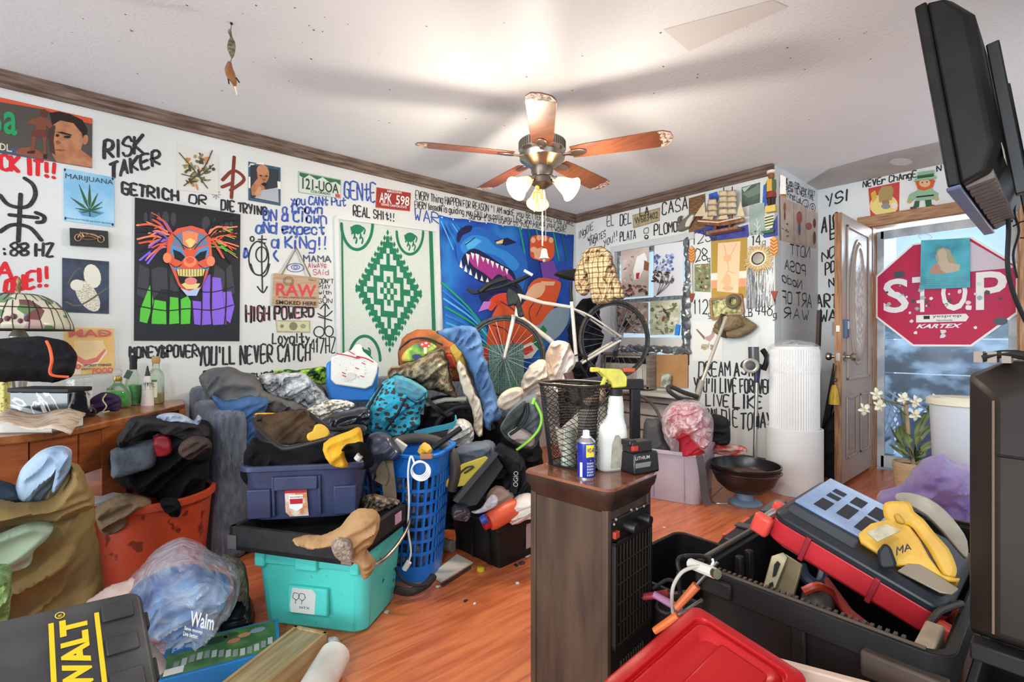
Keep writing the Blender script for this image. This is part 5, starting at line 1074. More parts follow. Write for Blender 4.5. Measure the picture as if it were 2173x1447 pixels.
GB=mat('#16130f',.45,spec=.5);mb=MB();mb.box((gx+.003,0,.35),(.008,d_-.06,.5),GB);mb.build('grille_panel',t,bevel=.003)
mb=MB()
for i in range(11):mb.box((gx+.012,-.085+i*.017,.405),(.008,.004,.27),mat('#2f2a25',.4,metal=.4))
for k in range(6):mb.box((gx+.014,0,.275+k*.052),(.006,.19,.004),mat('#2f2a25',.4,metal=.4))
framex(mb,gx+.006,-.1,.1,.265,.545,.01,.012,GB)
for i in range(10):mb.box((gx+.01,-.06+i*.013,.18),(.006,.004,.08),mat('#24201c',.4))
mb.build('grille',t,bevel=.001)
TX=Matrix.Rotation(R_(90),4,'Y');mb=MB()
for y in(-.03,.05):mb.lathe([(.014,0),(.014,.03),(.012,.034)],GB,16,(gx+.006,y,.57),TX);
mb.box((gx+.02,.01,.56),(.03,.07,.012),GB);mb.build('knob',t)
MB().box((gx+.01,-.085,.562),(.012,.022,.018),mat('#a8402c',.3)).build('power_switch',t,bevel=.002)
mb=MB();
for y,z in((-.09,.54),(-.08,.55),(.0,.555),(.03,.55),(.07,.548)):mb.ball((gx+.007,y,z+.05),.004,mat('#8d857c',.3),8)
mb.build('screw',t)
def ontop(px,py):return onz(px,py,hz)
# mesh basket
p=Vector((-1.0,1.125,hz));t=thing('wire_basket','black wire mesh basket at the back of the heater cabinet top','basket',p,ang);t.scale=(.95,)*3
WB=mat('#1b1917',.4,metal=.5);mb=MB();hB=.262;nr,nv=40,17
def bk(a,z):
    k=.72+.28*z/hB;r=rrect(.225*k,.175*k,.05,z,9);return r[int(a)%len(r)]
ring=rrect(.225,.175,.05,0,9);nn_=len(ring)
for j in range(0,nn_):
    for s in(-1,1):
        pass
def bp(u,z):
    k=.74+.26*z/hB;i=u%1*nn_;a,b_=ring[int(i)%nn_],ring[(int(i)+1)%nn_];q=a+(b_-a)*(i-int(i));return Vector((q.x*k,q.y*k,z))
NU=72
for i in range(NU):
    for s in(-1,1):mb.tube([bp((i+s*k*1.2)/NU,hB*k/12)for k in range(13)],.0011,WB,4)
mb.build('mesh_side',t)
mb=MB();rt=[bp(i/60,hB)for i in range(61)];mb.tube(rt,.005,mat('#3c362c',.35,metal=.6),8);mb.tube([bp(i/60,.003)for i in range(61)],.004,WB,6);mb.build('rim_wire',t)
MB().prism([bp(i/40,.002)for i in range(40)],(0,0,1),.003,WB).build('basket_base',t)
mb=MB();slab(mb,[(1180,905),(1190,912),(1235,870),(1282,862),(1288,900),(1240,930),(1215,965),(1190,960)],1.5,.02,mat('#b5a694',.8,c2='#cdbfae',scale=20),yaw=20)
tag(mb.build('crumpled_paper'),'crumpled pale paper inside the wire basket','paper')
psolo('leather_glove','dusty tan glove poking out of the wire basket','glove',[(1238,848),(1258,840),(1266,826),(1280,822),(1286,832),(1283,850),(1262,860),(1242,858)],1.53,.03,cloth('#b59a80','#a08468',16))
# upturned glass
p=ontop(1206,990);t=thing('drinking_glass','tall dusty clear glass standing in front of the wire basket','glass',p);t.scale=(.885,)*3
MB().lathe([(.026,0),(.024,.05),(.021,.085),(.02,.09),(.021,.1),(.02,.134),(.0185,.134),(.019,.1),(.018,.09),(.0235,.01)],glass('#e6e6dc',.08,.2),28,cap=(False,False)).build('glass_body',t)
MB().lathe([(.0225,.045),(.0195,.088)],mat('#c9c7ae',.5,alpha=.75),24,cap=(False,True)).build('frosted_print',t)
# blue spray can
p=ontop(1244,1012);t=thing('spray_can','blue and yellow aerosol can on the heater cabinet','spray can',p,R_(5));t.scale=(.885,)*3
BLC,YL=mat('#1c2c8f',.25,spec=.6),mat('#f0d23c',.3)
MB().lathe([(.026,0),(.028,.003),(.028,.112)],BLC,32).lathe([(.0285,.0),(.0285,.004)],metal(),32).build('can',t)
MB().lathe([(.0285,.11),(.0285,.114),(.022,.122),(.017,.126)],metal('#cfcfd2'),28).build('shoulder',t)
MB().lathe([(.017,.122),(.016,.128),(.011,.131),(.0105,.146),(.009,.148)],mat('#e8e6e2',.4),20).build('nozzle',t)
def onc(r,a0,z0,sx,sz):return lambda s,v:Vector((r*math.cos(a0+s*sx/r),r*math.sin(a0+s*sx/r),z0+v*sz))
va=math.atan2(-p.y,-p.x)-R_(5);mb=MB();f=onc(.0283,va-.0,.062,.03,.044)
mb.add([f(i/8,j)for j in(0.15,1)for i in range(9)]+[f(.5,-.12)],[(i,i+1,i+10,i+9)for i in range(8)]+[(0,18,8,7,6,5,4,3,2,1)],YL);mb.build('shield_label',t)
mb=MB();text_mesh(mb,'WD-40',onc(.0288,va+.08,.082,.026,.015),mat('#1a2470',.4),.02)
for k in range(5):text_mesh(mb,'|||||||'[:5+k%2],onc(.0286,va+.1,.01+.009*k,.022,.006),WHT,.01)
f=onc(.0285,va-.75,.006,.009,.045);mb.add([f(i/4,j)for j in(0,1)for i in range(5)],[(i,i+1,i+6,i+5)for i in range(4)],WHT);mb.build('lettering',t)
# white spray bottle
p=ontop(1297,996);t=thing('spray_bottle','dirty white spray bottle with yellow trigger head on the heater cabinet','spray bottle',p,YAW+R_(20));t.scale=(.95,)*3;WP=mat('#e2e0d8',.35,c2='#d3d0c6',scale=10)
mb=MB();mb.loft([rrect(w2,d2,.022,z,5,cx)for w2,d2,z,cx in((.085,.05,0,0),(.096,.058,.008,0),(.098,.06,.07,0),(.096,.06,.118,0),(.092,.056,.138,.0),(.07,.05,.15,.008),(.054,.046,.165,.014),(.05,.044,.2,.016),(.044,.04,.225,.016),(.036,.036,.232,.016))],WP);mb.build('bottle',t,sharp=60)
MB().loft([[v+Vector((0,-.0302,0))for v in(Vector((-.02,0,.012)),Vector((.026,0,.012)),Vector((.03,0,.08)),Vector((.018,0,.098)),Vector((.008,0,.112)),Vector((-.004,0,.112)),Vector((-.016,0,.085)))],[v+Vector((0,-.0308,0))for v in(Vector((-.02,0,.012)),Vector((.026,0,.012)),Vector((.03,0,.08)),Vector((.018,0,.098)),Vector((.008,0,.112)),Vector((-.004,0,.112)),Vector((-.016,0,.085)))]],mat('#b3ab98',.7,c2='#9c937f',scale=30)).build('label_residue',t)
MB().lathe([(.021,.23),(.021,.252)],BLK,20,(.016,0,0)).build('collar',t)
mb=MB();mb.prism([(x,-.016,z)for x,z in((-.045,.316),(.028,.312),(.05,.288),(.048,.256),(.0,.254),(-.008,.275),(-.03,.292),(-.045,.305))],(0,1,0),.032,mat('#d9cd52',.4,c2='#bdb65a',scale=30));mb.build('trigger_head',t,bevel=.005)
MB().box((-.058,0,.312),(.03,.014,.014),mat('#cfc24a',.4)).box((-.028,0,.272),(.012,.012,.045),mat('#cfc24a',.4),(0,R_(25),0)).build('trigger',t,bevel=.003)
MB().box((.065,0,.308),(.04,.01,.012),mat('#c8502c',.4)).build('orange_tip',t,bevel=.002)
# battery pack
p=ontop(1357,1000);t=thing('battery_pack','black lithium battery pack standing at the edge of the heater cabinet','battery',(p.x,p.y,hz),YAW+R_(28));t.scale=(.885,)*3;BB=mat('#17161a',.35,spec=.5)
MB().box((0,0,.035),(.11,.075,.07),BB,None,.92).build('battery_case',t,bevel=.008);MB().box((-.01,0,.086),(.085,.05,.035),mat('#26231f',.45)).box((-.045,0,.1),(.03,.045,.02),BB).build('terminal_block',t,bevel=.004)
MB().box((-.048,-.03,.086),(.022,.012,.016),mat('#b5302a',.4)).build('release_button',t,bevel=.002)
mb=MB();text_mesh(mb,'LITHIUM',lerp3((-.052,-.0385,.05),(.06,0,0),(0,0,.011)),mat('#c9c5bd',.5),.01);mb.flat([(-.052,-.0384,.024),(.01,-.0384,.024),(.014,-.0382,.04),(-.052,-.0382,.04)],mat('#7d7a74',.5));mb.build('lettering',t)
# ================= large black tool chest =================
TC=mat('#141314',.5,c2='#201d1c',scale=6,spec=.25,bump=(220,.06,.002));TCB=mat('#4a3c33',.6,c2='#3a302a',scale=12)
cx0,cx1,cy0,cy1,cz=-.647,-.14,1.153,2.09,.5
t=thing('tool_chest','large open black tool chest on the floor in the right foreground','tool chest',((cx0+cx1)/2,(cy0+cy1)/2,0));w_,d_=cx1-cx0,cy1-cy0
mb=MB();mb.loft([rrect(w_*.93,d_*.95,.03,0,5),rrect(w_-.03,d_-.03,.04,cz-.06,5),rrect(w_,d_,.045,cz-.055,5),rrect(w_,d_,.045,cz,5),rrect(w_-.035,d_-.035,.035,cz,5),rrect(w_-.035,d_-.035,.035,cz-.012,5),rrect(w_-.05,d_-.05,.03,cz-.014,5),rrect(w_*.88,d_*.92,.03,.03,5)],TC);mb.build('chest_body',t,bevel=.002)
mb=MB()
for k in range(30):mb.box((-w_/2+.07+k*.0125,-d_/2+.022,cz+.002),(.006,.012,.006),TCB)
mb.tube([(-w_/2+.04,-d_/2+.012,cz),(w_/2-.04,-d_/2+.012,cz)],.005,TCB,6);mb.tube([(-w_/2+.008,-d_/2+.04,cz+.001),(-w_/2+.008,d_/2-.05,cz+.001)],.005,mat('#6d6053',.7),6);mb.build('rim_gasket',t)
mb=MB()
for y in(-.28,-.22):mb.box((-w_/2+.045,y,cz-.09),(.02,.022,.14),TC)
for x in(-.1,.12):mb.box((x,d_/2-.05,.3),(.03,.03,.3),TC)
for y in(-.3,0,.3):mb.box((-w_/2+.01,y,.24),(.02,.03,.4),TC)
mb.box((.0,-d_/2+.012,.3),(.03,.018,.3),TC);mb.build('stiffening_rib',t,bevel=.005)
mb=MB();mb.box((w_/2-.07,-d_/2-.004,cz-.06),(.13,.03,.05),TCB);mb.box((-w_/2+.07,-d_/2-.002,cz-.03),(.09,.02,.04),TC);mb.build('corner_latch',t,bevel=.005)
MB().prism([(.06,-d_/2+.008,.26),(.085,-d_/2+.008,.29),(.1,-d_/2+.008,.28),(.09,-d_/2+.008,.25),(.1,-d_/2+.008,.22),(.115,-d_/2+.008,.2),(.09,-d_/2+.008,.215),(.075,-d_/2+.008,.245)],(0,-1,0),.003,mat('#8d7f78',.7)).build('scuff_mark',t)
lid=MB();LM=mat('#241e1a',.5,c2='#2e2621',scale=3,spec=.22,bump=(160,.05,.002));wx=Vector(((cx0+cx1)/2,(cy0+cy1)/2,0))
def lp(x,y,z):return Vector((x,y,z))-wx
zb,zt_=.525,1.035
lid.loft([[lp(x0,y,a)for x0,a in((l,b_),(.16,b_),(.16,c_),(l+.05,c_),(l,c_-.03))]for y,l,b_,c_ in((1.30,-.135,zb,zt_),(1.245,-.128,zb,zt_-.004),(1.205,-.098,zb+.02,zt_-.03),(1.195,-.09,zb+.03,zt_-.045))],LM)
lo=lid.build('chest_lid',t,bevel=.006)
MB().tube([lp(-.094,1.198,zb+.03),lp(-.094,1.198,zt_-.07)],.002,mat('#6d5747',.6),8).build('wear_highlight_edge',lo)  # tan tube paints the soft highlight along the worn lid edge
mb=MB();mb.box(lp(-.03,1.196,.87),(.12,.006,.006),TC);mb.box(lp(-.085,1.2,zb-.005),(.075,.04,.03),TC);mb.build('lid_seam',lo,bevel=.003)
mb=MB()
for dy in(0,.05):mb.tube([lp(-.11,1.22+dy,zt_+.004),lp(-.07,1.22+dy,zt_+.012),lp(.02,1.2+dy,zt_-.01),lp(.14,1.2+dy,zt_-.01)],.007,TC,8,3)
for x in(-.115,-.097,-.079):mb.box(lp(x,1.24,zt_+.006),(.012,.05,.02),mat('#8a7d70',.6))
mb.build('lid_handle',lo)
t=thing('black_tote','black plastic tote on the floor under the raised chest lid','tote',(.0,1.32,0));container(t,.25,.3,.44,TC,.93,.006,.03,.008,.02)
# ---- what lies in and around the chest ----
RD,RDD=mat('#c02a30',.35,c2='#a8222a',scale=6,spec=.5),mat('#8d1f28',.45)
oc=Vector((-.36,1.555,.52));Rm=Matrix.Rotation(R_(19.5),3,'Y')@Matrix.Rotation(R_(2),3,'X')
t=thing('tool_organizer','red and black tool organizer case lying tilted across the open tool chest','tool case',oc,Rm);L_,W_,Hh=.37,.38,.075
MB().loft([rrect(L_-.03,W_-.03,.03,-Hh/2),rrect(L_,W_,.035,-Hh/2+.012),rrect(L_,W_,.035,Hh/2-.01)],RD).build('red_tray',t,bevel=.003)
MB().loft([rrect(L_+.004,W_+.004,.035,Hh/2-.01),rrect(L_+.004,W_+.004,.035,Hh/2+.006),rrect(L_-.03,W_-.03,.03,Hh/2+.022)],mat('#1d1f24',.4)).build('black_lid',t,bevel=.003)
mb=MB();SLT=mat('#6f86ad',.3,c2='#8fa3c4',scale=8,spec=.6);mb.box((-.06,.04,Hh/2+.024),(.22,.28,.008),SLT);mb.build('blue_insert',t,bevel=.002)
mb=MB()
for i,(x,y,sx,sy_)in enumerate(((-.12,.1,.03,.03),(-.12,.05,.03,.03),(-.07,.1,.03,.06),(-.07,.0,.03,.09),(-.02,.09,.03,.08),(-.02,-.02,.03,.1),(.03,.06,.02,.1),(-.12,-.03,.03,.07),(.03,-.04,.025,.08))):mb.box((x,y,Hh/2+.0285),(sx,sy_,.002),BLK)
mb.build('insert_slots',t)
for sx in(-1,1):
    mb=MB()
    for sy_ in(-1,1):mb.box((sx*(L_/2+.012),-W_/2+.05+sy_*.06,.0),(.045,.03,.055),mat('#d84a3c',.4))
    o=mb.build('latch',t,bevel=.008);MB().tube([(sx*(L_/2+.018),-W_/2-.0,0),(sx*(L_/2+.018),-W_/2+.1,0)],.014,metal('#cfcfca',.3),12).build('latch_bar',o)
mb=MB()
for x in(-.09,.06):mb.box((x,-W_/2-.002,0),(.012,.012,Hh*.9),RDD)
mb.build('side_rib',t,bevel=.002)
# bits beside the case: torch handle, small red tool
t=thing('hand_drill_handle','dusty grey brown trigger tool lying on the red tool case behind the saw','hand tool',at(1835,1105,1.42));P=lambda x,y,d=1.40:at(x,y,d)
wpart(MB().tube([P(1796,1104),P(1815,1092),P(1846,1076)],[.019,.022,.017],mat('#5d5348',.6),12,3),'grip',t);wpart(MB().tube([P(1830,1090),P(1846,1112)],.018,mat('#6b6055',.6),10),'tool_stem',t)
t=thing('bit_holder','small red and steel bit holder in the case insert','hand tool',at(1795,1070,1.5));P=lambda x,y,d=1.5:at(x,y,d)
wpart(MB().tube([P(1768,1056),P(1790,1066)],.009,metal(),10),'steel_shaft',t);wpart(MB().tube([P(1790,1064),P(1802,1076)],.016,mat('#b8283c',.35),10),'red_collar',t)
# circular saw
sd=1.13;t=thing('circular_saw','yellow cordless circular saw lying on the red tool case against the chest lid','circular saw',at(1935,1250,sd));SY,SYD=mat('#d9a83c',.45,c2='#c79532',scale=18),mat('#b08426',.5)
mb=MB();slab(mb,[(1875,1074),(1888,1066),(1920,1066),(1934,1072),(1940,1088),(1960,1104),(1985,1135),(2012,1165),(2026,1195),(2030,1215),(2020,1232),(2000,1222),(1985,1195),(1968,1165),(1950,1140),(1930,1115),(1910,1118),(1886,1112),(1876,1095)],sd,.045,SY,25,0,2);wpart(mb,'rear_handle',t,bevel=.01)
mb=MB();slab(mb,[(1895,1092),(1908,1090),(1922,1108),(1918,1114),(1902,1108)],sd-.02,.02,SYD,25);wpart(mb,'trigger',t,bevel=.004)
mb=MB();slab(mb,[(1822,1140),(1850,1118),(1892,1108),(1930,1124),(1950,1150),(1972,1190),(1998,1225),(2025,1232),(2036,1232),(2032,1240),(2008,1240),(1950,1205),(1905,1206),(1850,1172),(1828,1158)],sd+.01,.075,SY,30);wpart(mb,'motor_body',t,bevel=.012)
mb=MB();slab(mb,[(1862,1170),(1876,1152),(1890,1160),(1903,1195),(1900,1206),(1876,1208),(1864,1200)],sd-.035,.05,BLK,20);wpart(mb,'battery_clip',t,bevel=.008)
mb=MB();slab(mb,[(1838,1130),(1880,1112),(1912,1126),(1862,1150)],sd-.032,.004,mat('#9a8f78',.6,c2='#b5a88c',scale=40),34);wpart(mb,'rating_plate',t)
mb=MB();slab(mb,[(1903,1050),(1930,1048),(1970,1060),(2005,1085),(2035,1120),(2052,1150),(2052,1185),(2035,1172),(2000,1130),(1965,1095),(1925,1072),(1902,1064)],sd+.07,.04,mat('#a99f8e',.45,c2='#8d8474',scale=14),25,0,2);wpart(mb,'blade_guard',t,bevel=.008)
mb=MB();slab(mb,[(1935,1190),(1950,1196),(2034,1250),(2020,1262),(1995,1258),(1905,1212)],sd-.06,.005,mat('#9a8c7a',.4,metal=.4),50);wpart(mb,'shoe_plate',t,bevel=.001)
mb=MB();pl=Plane(at(1915,1175,sd-.04),CAM-at(1915,1175,sd-.04));
wscrawl(t,pl,'MA',(1904,1178),(1932,1166),16,14,.003,BLK,off=.012,name='marker_lettering')
# pieces deeper in the chest
t=thing('steel_bracket','cream slotted steel rail standing inside the tool chest','steel rail',at(1660,1290,1.38));CRM=mat('#c9b994',.45,metal=.3,c2='#b5a47e',scale=10)
mb=MB();slab(mb,[(1637,1180),(1662,1172),(1672,1182),(1640,1262),(1618,1248)],1.40,.012,CRM,20);slab(mb,[(1664,1174),(1690,1190),(1704,1200),(1682,1275),(1640,1262)],1.42,.012,CRM,20,-25);wpart(mb,'rail',t,bevel=.002)
mb=MB()
for a in([(1643,1198),(1650,1190),(1656,1196),(1646,1222),(1639,1224)],[(1632,1238),(1640,1234),(1642,1242),(1636,1252),(1630,1250)]):slab(mb,a,1.388,.004,BLK,20)
wpart(mb,'slot',t)
t=thing('rubber_mallet','black and red headed tool in the bottom of the chest','hand tool',at(1735,1290,1.36));f=MB().ball(at(1735,1276,1.36),(.042,.042,.036),mat('#3d3936',.5,c2='#6d6862',scale=12),16);wpart(f,'head',t);wpart(MB().tube([at(1706,1255,1.36),at(1735,1244,1.35),at(1762,1256,1.36)],.012,mat('#d24a2c',.4),8,4),'red_band',t);wpart(MB().tube([at(1745,1225,1.42),at(1800,1300,1.3),at(1850,1340,1.2)],.014,mat('#9a2f28',.45),8),'handle',t)
tag(MB().tube([at(1700,1200,1.45),at(1710,1225,1.42),at(1740,1240,1.4),at(1752,1200,1.45)],.016,mat('#3d4c66',.4),8,4).build('hose'),'blue grey hose curled under the red tool case','hose')
tag(MB().tube([at(1962,1400,.98),at(1965,1345,1.0),at(1990,1300,1.02),at(2040,1280,1.05)],.007,mat('#3a342f',.5),8,6).build('extension_cable'),'dark power cord looping inside the chest near the lid','cord')
t=thing('wooden_block','dusty tan block in the front right corner of the tool chest','block',(-.185,1.21,.4));MB().box((0,.02,.05),(.03,.12,.1),mat('#8f7f6c',.7,c2='#a8977f',scale=18)).build('block',t,bevel=.004)
# charger and cord draped on the near corner of the chest
t=thing('charger','white charger block with looped grey cord on the left rim of the tool chest','charger',at(1495,1215,1.2));CW=mat('#d9d5cc',.4)
f=MB();q0,q1=at(1466,1206,1.22),at(1515,1226,1.14);ax_=(q1-q0).normalized();f.tube([q0+UP*.012,q1+UP*.012],.013,CW,10);wpart(f,'charger_body',t);wpart(MB().tube([q1+UP*.012,q1+ax_*.012+UP*.012],.012,metal('#b5a98f'),10),'metal_end',t)
wpart(MB().tube([at(1508,1203,1.16),at(1480,1202,1.18),at(1450,1212,1.2),at(1432,1236,1.2),at(1426,1262,1.2),at(1428,1300,1.24),at(1434,1326,1.26)],.0045,mat('#b3aca0',.5),8,6).tube([at(1508,1203,1.16),at(1514,1192,1.16),at(1512,1186,1.16)],.003,CW,6),'charging_cord',t)
tag(MB().tube([at(1445,1220,1.25),at(1438,1190,1.26),at(1455,1180,1.28),at(1500,1182,1.22),at(1512,1200,1.2),at(1518,1210,1.19)],.006,BLK,8,6).tube([at(1440,1215,1.25),at(1444,1260,1.26),at(1458,1300,1.26)],.006,BLK,8,5).build('extension_cable'),'black cord looped over the chest corner beside the charger','cord')
# small black bin between heater and chest
t=thing('black_bin','small open black bin squeezed between heater cabinet and tool chest','bin',(-.83,1.49,0),0)
container(t,.33,.42,.34,TC,.9,.005,.04,.008,.015)
for i,(px,py,a,c,nm,lb)in enumerate(((1398,1262,.4,'#8f2e34','screwdriver','dark red handled screwdriver in the black bin'),(1425,1282,-.3,'#a06a8f','screwdriver','purple grey handled screwdriver in the black bin'),(1420,1318,.8,'#e07038','screwdriver','orange handled screwdriver at the bottom of the black bin'),(1462,1260,1.0,'#c9683c','screwdriver','long orange gripped screwdriver leaning beside the chest corner'))):
    q=at(px,py,(1.35,1.3,1.24,1.2)[i]);v=Vector((math.cos(a),.3,math.sin(a))).normalized();t=thing(nm,lb,'screwdriver',q);wpart(MB().tube([q-v*.05,q+v*.03],[.009,.014,.011],mat(c,.4),10),'handle',t);wpart(MB().tube([q+v*.03,q+v*.11],.004,metal(),6),'shaft',t)
tag(MB().tube([at(1385,1250,1.4),at(1420,1230,1.4),at(1445,1255,1.38),at(1425,1300,1.34),at(1395,1290,1.36),at(1400,1262,1.4)],.005,BLK,8,6).build('extension_cable'),'coiled black cord in the small black bin','cord')
# red tub lid tilted in the foreground
RL=mat('#b31017',.35,c2='#a80d13',scale=3,spec=.35)
q=[at(1306,1425,.90),at(1507,1256,1.10),at(1690,1520,.84),at(1480,1760,.66)]
ox=(q[1]-q[0]).normalized();oz=ox.cross(q[3]-q[0]).normalized();oz=-oz if oz.z<0 else oz;oy=oz.cross(ox);c=(q[0]+q[1]+q[2]+q[3])/4
lw=((q[1]-q[0]).length+(q[2]-q[3]).length)/2;ld=abs((q[3]-q[0]).dot(oy));Rm=Matrix((ox,oy,oz)).transposed()
t=thing('red_tub','bright red plastic tub lid propped up in the near foreground','tub',c,Rm)
MB().loft([rrect(lw,ld,.022,-.012,6),rrect(lw,ld,.022,.012,6),rrect(lw-.012,ld-.012,.02,.016,6),rrect(lw-.05,ld-.05,.018,.016,6),rrect(lw-.056,ld-.056,.018,.006,6),rrect(lw-.075,ld-.075,.018,.014,6),rrect(lw-.085,ld-.085,.024,.012,6),rrect(lw-.11,ld-.11,.02,.0,6)],RL,(True,True)).build('lid_shell',t,bevel=.003)
MB().box((.03,-.02,.003),(lw*.5,ld*.42,.012),RL).build('raised_panel',t,bevel=.01)
# beige tray behind it
TBG=mat('#c9ab98',.45,c2='#d3b7a5',scale=5)
t=thing('beige_bin','beige plastic bin at the foot of the tool chest, behind the red lid','bin',(-.275,.905,.0),R_(22));container(t,.30,.26,.45,TBG,.92,.006,.04,.012,.014)
# red and black rolling tool box on the far side of the chest
t=thing('toolbox','red and black latch tool box standing behind the open chest','tool box',(-.80,2.13,0),R_(4));
MB().loft([rrect(.26,.52,.03,0),rrect(.28,.54,.035,.14),rrect(.28,.54,.035,.20)],mat('#b8322e',.4)).build('red_base',t,bevel=.004);MB().loft([rrect(.285,.545,.035,.20),rrect(.285,.545,.035,.27),rrect(.25,.51,.03,.30)],mat('#1d1c1e',.45)).build('black_lid',t,bevel=.004)
mb=MB();mb.box((-.05,.12,.33),(.05,.2,.05),mat('#3c434f',.3));mb.box((-.05,.02,.31),(.09,.03,.05),BLK);mb.box((-.05,.23,.31),(.09,.03,.05),BLK);mb.build('top_handle',t,bevel=.006)
mb=MB()
for y in(-.17,.0):mb.box((-.148,y,.2),(.02,.1,.12),mat('#d8503c',.4));mb.box((-.10,y,.285),(.08,.1,.03),mat('#d8503c',.4))
mb.build('latch',t,bevel=.006)
mb=MB()
for k in range(7):mb.lathe([(.008,0),(.008,.004)],BLK,10,(.06,-.2+k*.06,.302))
mb.build('lid_hole',t);MB().box((-.10,-.085,.305),(.06,.05,.006),mat('#4a4644',.4)).build('name_badge',t)
# ================= desk on the left =================
DW=wood('#8d4f2a','#b8713f',3,(2,10,2),.3,.3);DW2=wood('#8a4825','#a85d33',4,(2,2,10),.4)
zt=.72;fe=[onz(x,y,zt)for x,y in((393,857),(290,880),(166,907),(60,922),(-60,935),(-300,950))]
top=[Vector((XL+.02,.40,zt))]+fe+[Vector((XL+.02,-1.2,zt))]
t=thing('wooden_desk','worn brown wooden desk with curved front along the left wall','desk',(-3.1,-.1,0))
mb=MB();mb.prism([p-UP*.03 for p in top][::-1],UP,.03,DW);wpart(mb,'desk_top',t,bevel=.006)
c=Vector((-3.3,-.3,0));ins=[p+(c-p)*.05 for p in fe];mb=MB()
for a,b in zip(ins,ins[1:]):
    for p in(a,b):p.z=0
    n=(b-a).cross(UP).normalized();mb.prism([a+UP*.52,b+UP*.52,b+UP*.69,a+UP*.69],n,-.02,DW2)
wpart(mb,'apron',t);mb=MB()
for p in(ins[1]+(ins[2]-ins[1])*.62,ins[4]):mb.box(p+Vector((-.08,0,.35)),(.16,.12,.69),DW2,(0,0,R_(45)))
mb.box((XL+.2,.36,.35),(.3,.03,.69),DW2);wpart(mb,'side_panel',t)
a,b=ins[1]+(ins[2]-ins[1])*.02,ins[1]+(ins[2]-ins[1])*.52;n=(a-b).cross(UP).normalized()
n=-n if n.dot(CAM-a)<0 else n
mb=MB();mb.prism([a+UP*.55+n*.003,b+UP*.55+n*.003,b+UP*.675+n*.003,a+UP*.675+n*.003],n,.014,DW);d_=mb;dr=wpart(d_,'drawer',t,bevel=.003)
mb=MB();aa,bb=a+(b-a)*.12,a+(b-a)*.88
for p,q in((aa+UP*.57,bb+UP*.57),(bb+UP*.57,bb+UP*.655),(bb+UP*.655,aa+UP*.655),(aa+UP*.655,aa+UP*.57)):mb.tube([p+n*.018,q+n*.018],.003,DW2,6)
o=mb.build('drawer_moulding');o.data.transform(wm(t).inverted());o.parent=dr
def ondesk(x,y):return onz(x,y,zt)
# stained glass lamp
SG=mat('#d9d2bb',.25,kind='cell',scale=22,stops=[(0,'#d9d2bb'),(.3,'#cfc7ac'),(.5,'#6b8a5c'),(.62,'#e2dcc8'),(.74,'#7a4a4c'),(.84,'#c9a7a4'),(.9,'#5b83b5'),(.95,'#d9d2bb')],spec=.6)
lc=at(40,700,2.25);t=thing('table_lamp','table lamp with a stained glass flower shade on the desk','lamp',(lc.x,lc.y,zt));hz_=lc.z-zt
MB().lathe([(.19,hz_+.0),(.186,hz_+.03),(.165,hz_+.085),(.13,hz_+.13),(.08,hz_+.16),(.03,hz_+.168)],SG,40,cap=(False,True)).build('lamp_shade',t,solid=.004)
LEAD=mat('#3a3630',.5,metal=.4);mb=MB();mb.torus((0,0,hz_),.19,.004,LEAD,48,6);mb.torus((0,0,hz_+.16),.08,.003,LEAD,32,6);mb.torus((0,0,hz_+.1),.158,.0025,LEAD,32,6)
for k in range(22):
    a=2*math.pi*k/22;mb.tube([(r*math.cos(a),r*math.sin(a),hz_+z)for r,z in((.131,.131),(.1,.151),(.081,.161),(.05,.167))],.002,LEAD,5)
for k in range(26):
    a=2*math.pi*k/26;s=.06*(1 if k%2 else-1);mb.tube([(r*math.cos(a+s*i/3),r*math.sin(a+s*i/3),hz_+z)for i,(r,z)in enumerate(((.192,.002),(.188,.03),(.167,.087),(.132,.131)))],.002,LEAD,5)
mb.build('lead_lines',t)
mb=MB()
for k,(cc,a)in enumerate((('#5f2f36',4.2),('#5f2f36',5.1),('#5b83b5',5.6),('#5f2f36',3.2),('#5f2f36',0),('#5b83b5',2.2))):
    for j in range(5):
        r,z=.19-.008*j,.035+.01*(j%3);aa=a+.11*(j-2);mb.ball((.181*math.cos(aa),.181*math.sin(aa),hz_+z),(.011,.011,.014),mat(cc,.3,spec=.6),8)
mb.build('flower_panel',t)
MB().lathe([(.006,hz_+.165),(.006,hz_+.18),(.012,hz_+.195),(.006,hz_+.21),(.01,hz_+.225),(.003,hz_+.245)],mat('#8a6f4a',.4,metal=.6),12).build('finial',t)
MB().lathe([(.08,0),(.085,.01),(.03,.04),(.02,.1),(.035,.2),(.018,hz_-.1),(.03,hz_-.06),(.035,hz_-.03),(.02,hz_)],mat('#b9b4aa',.25,metal=.6),20).build('lamp_base',t)
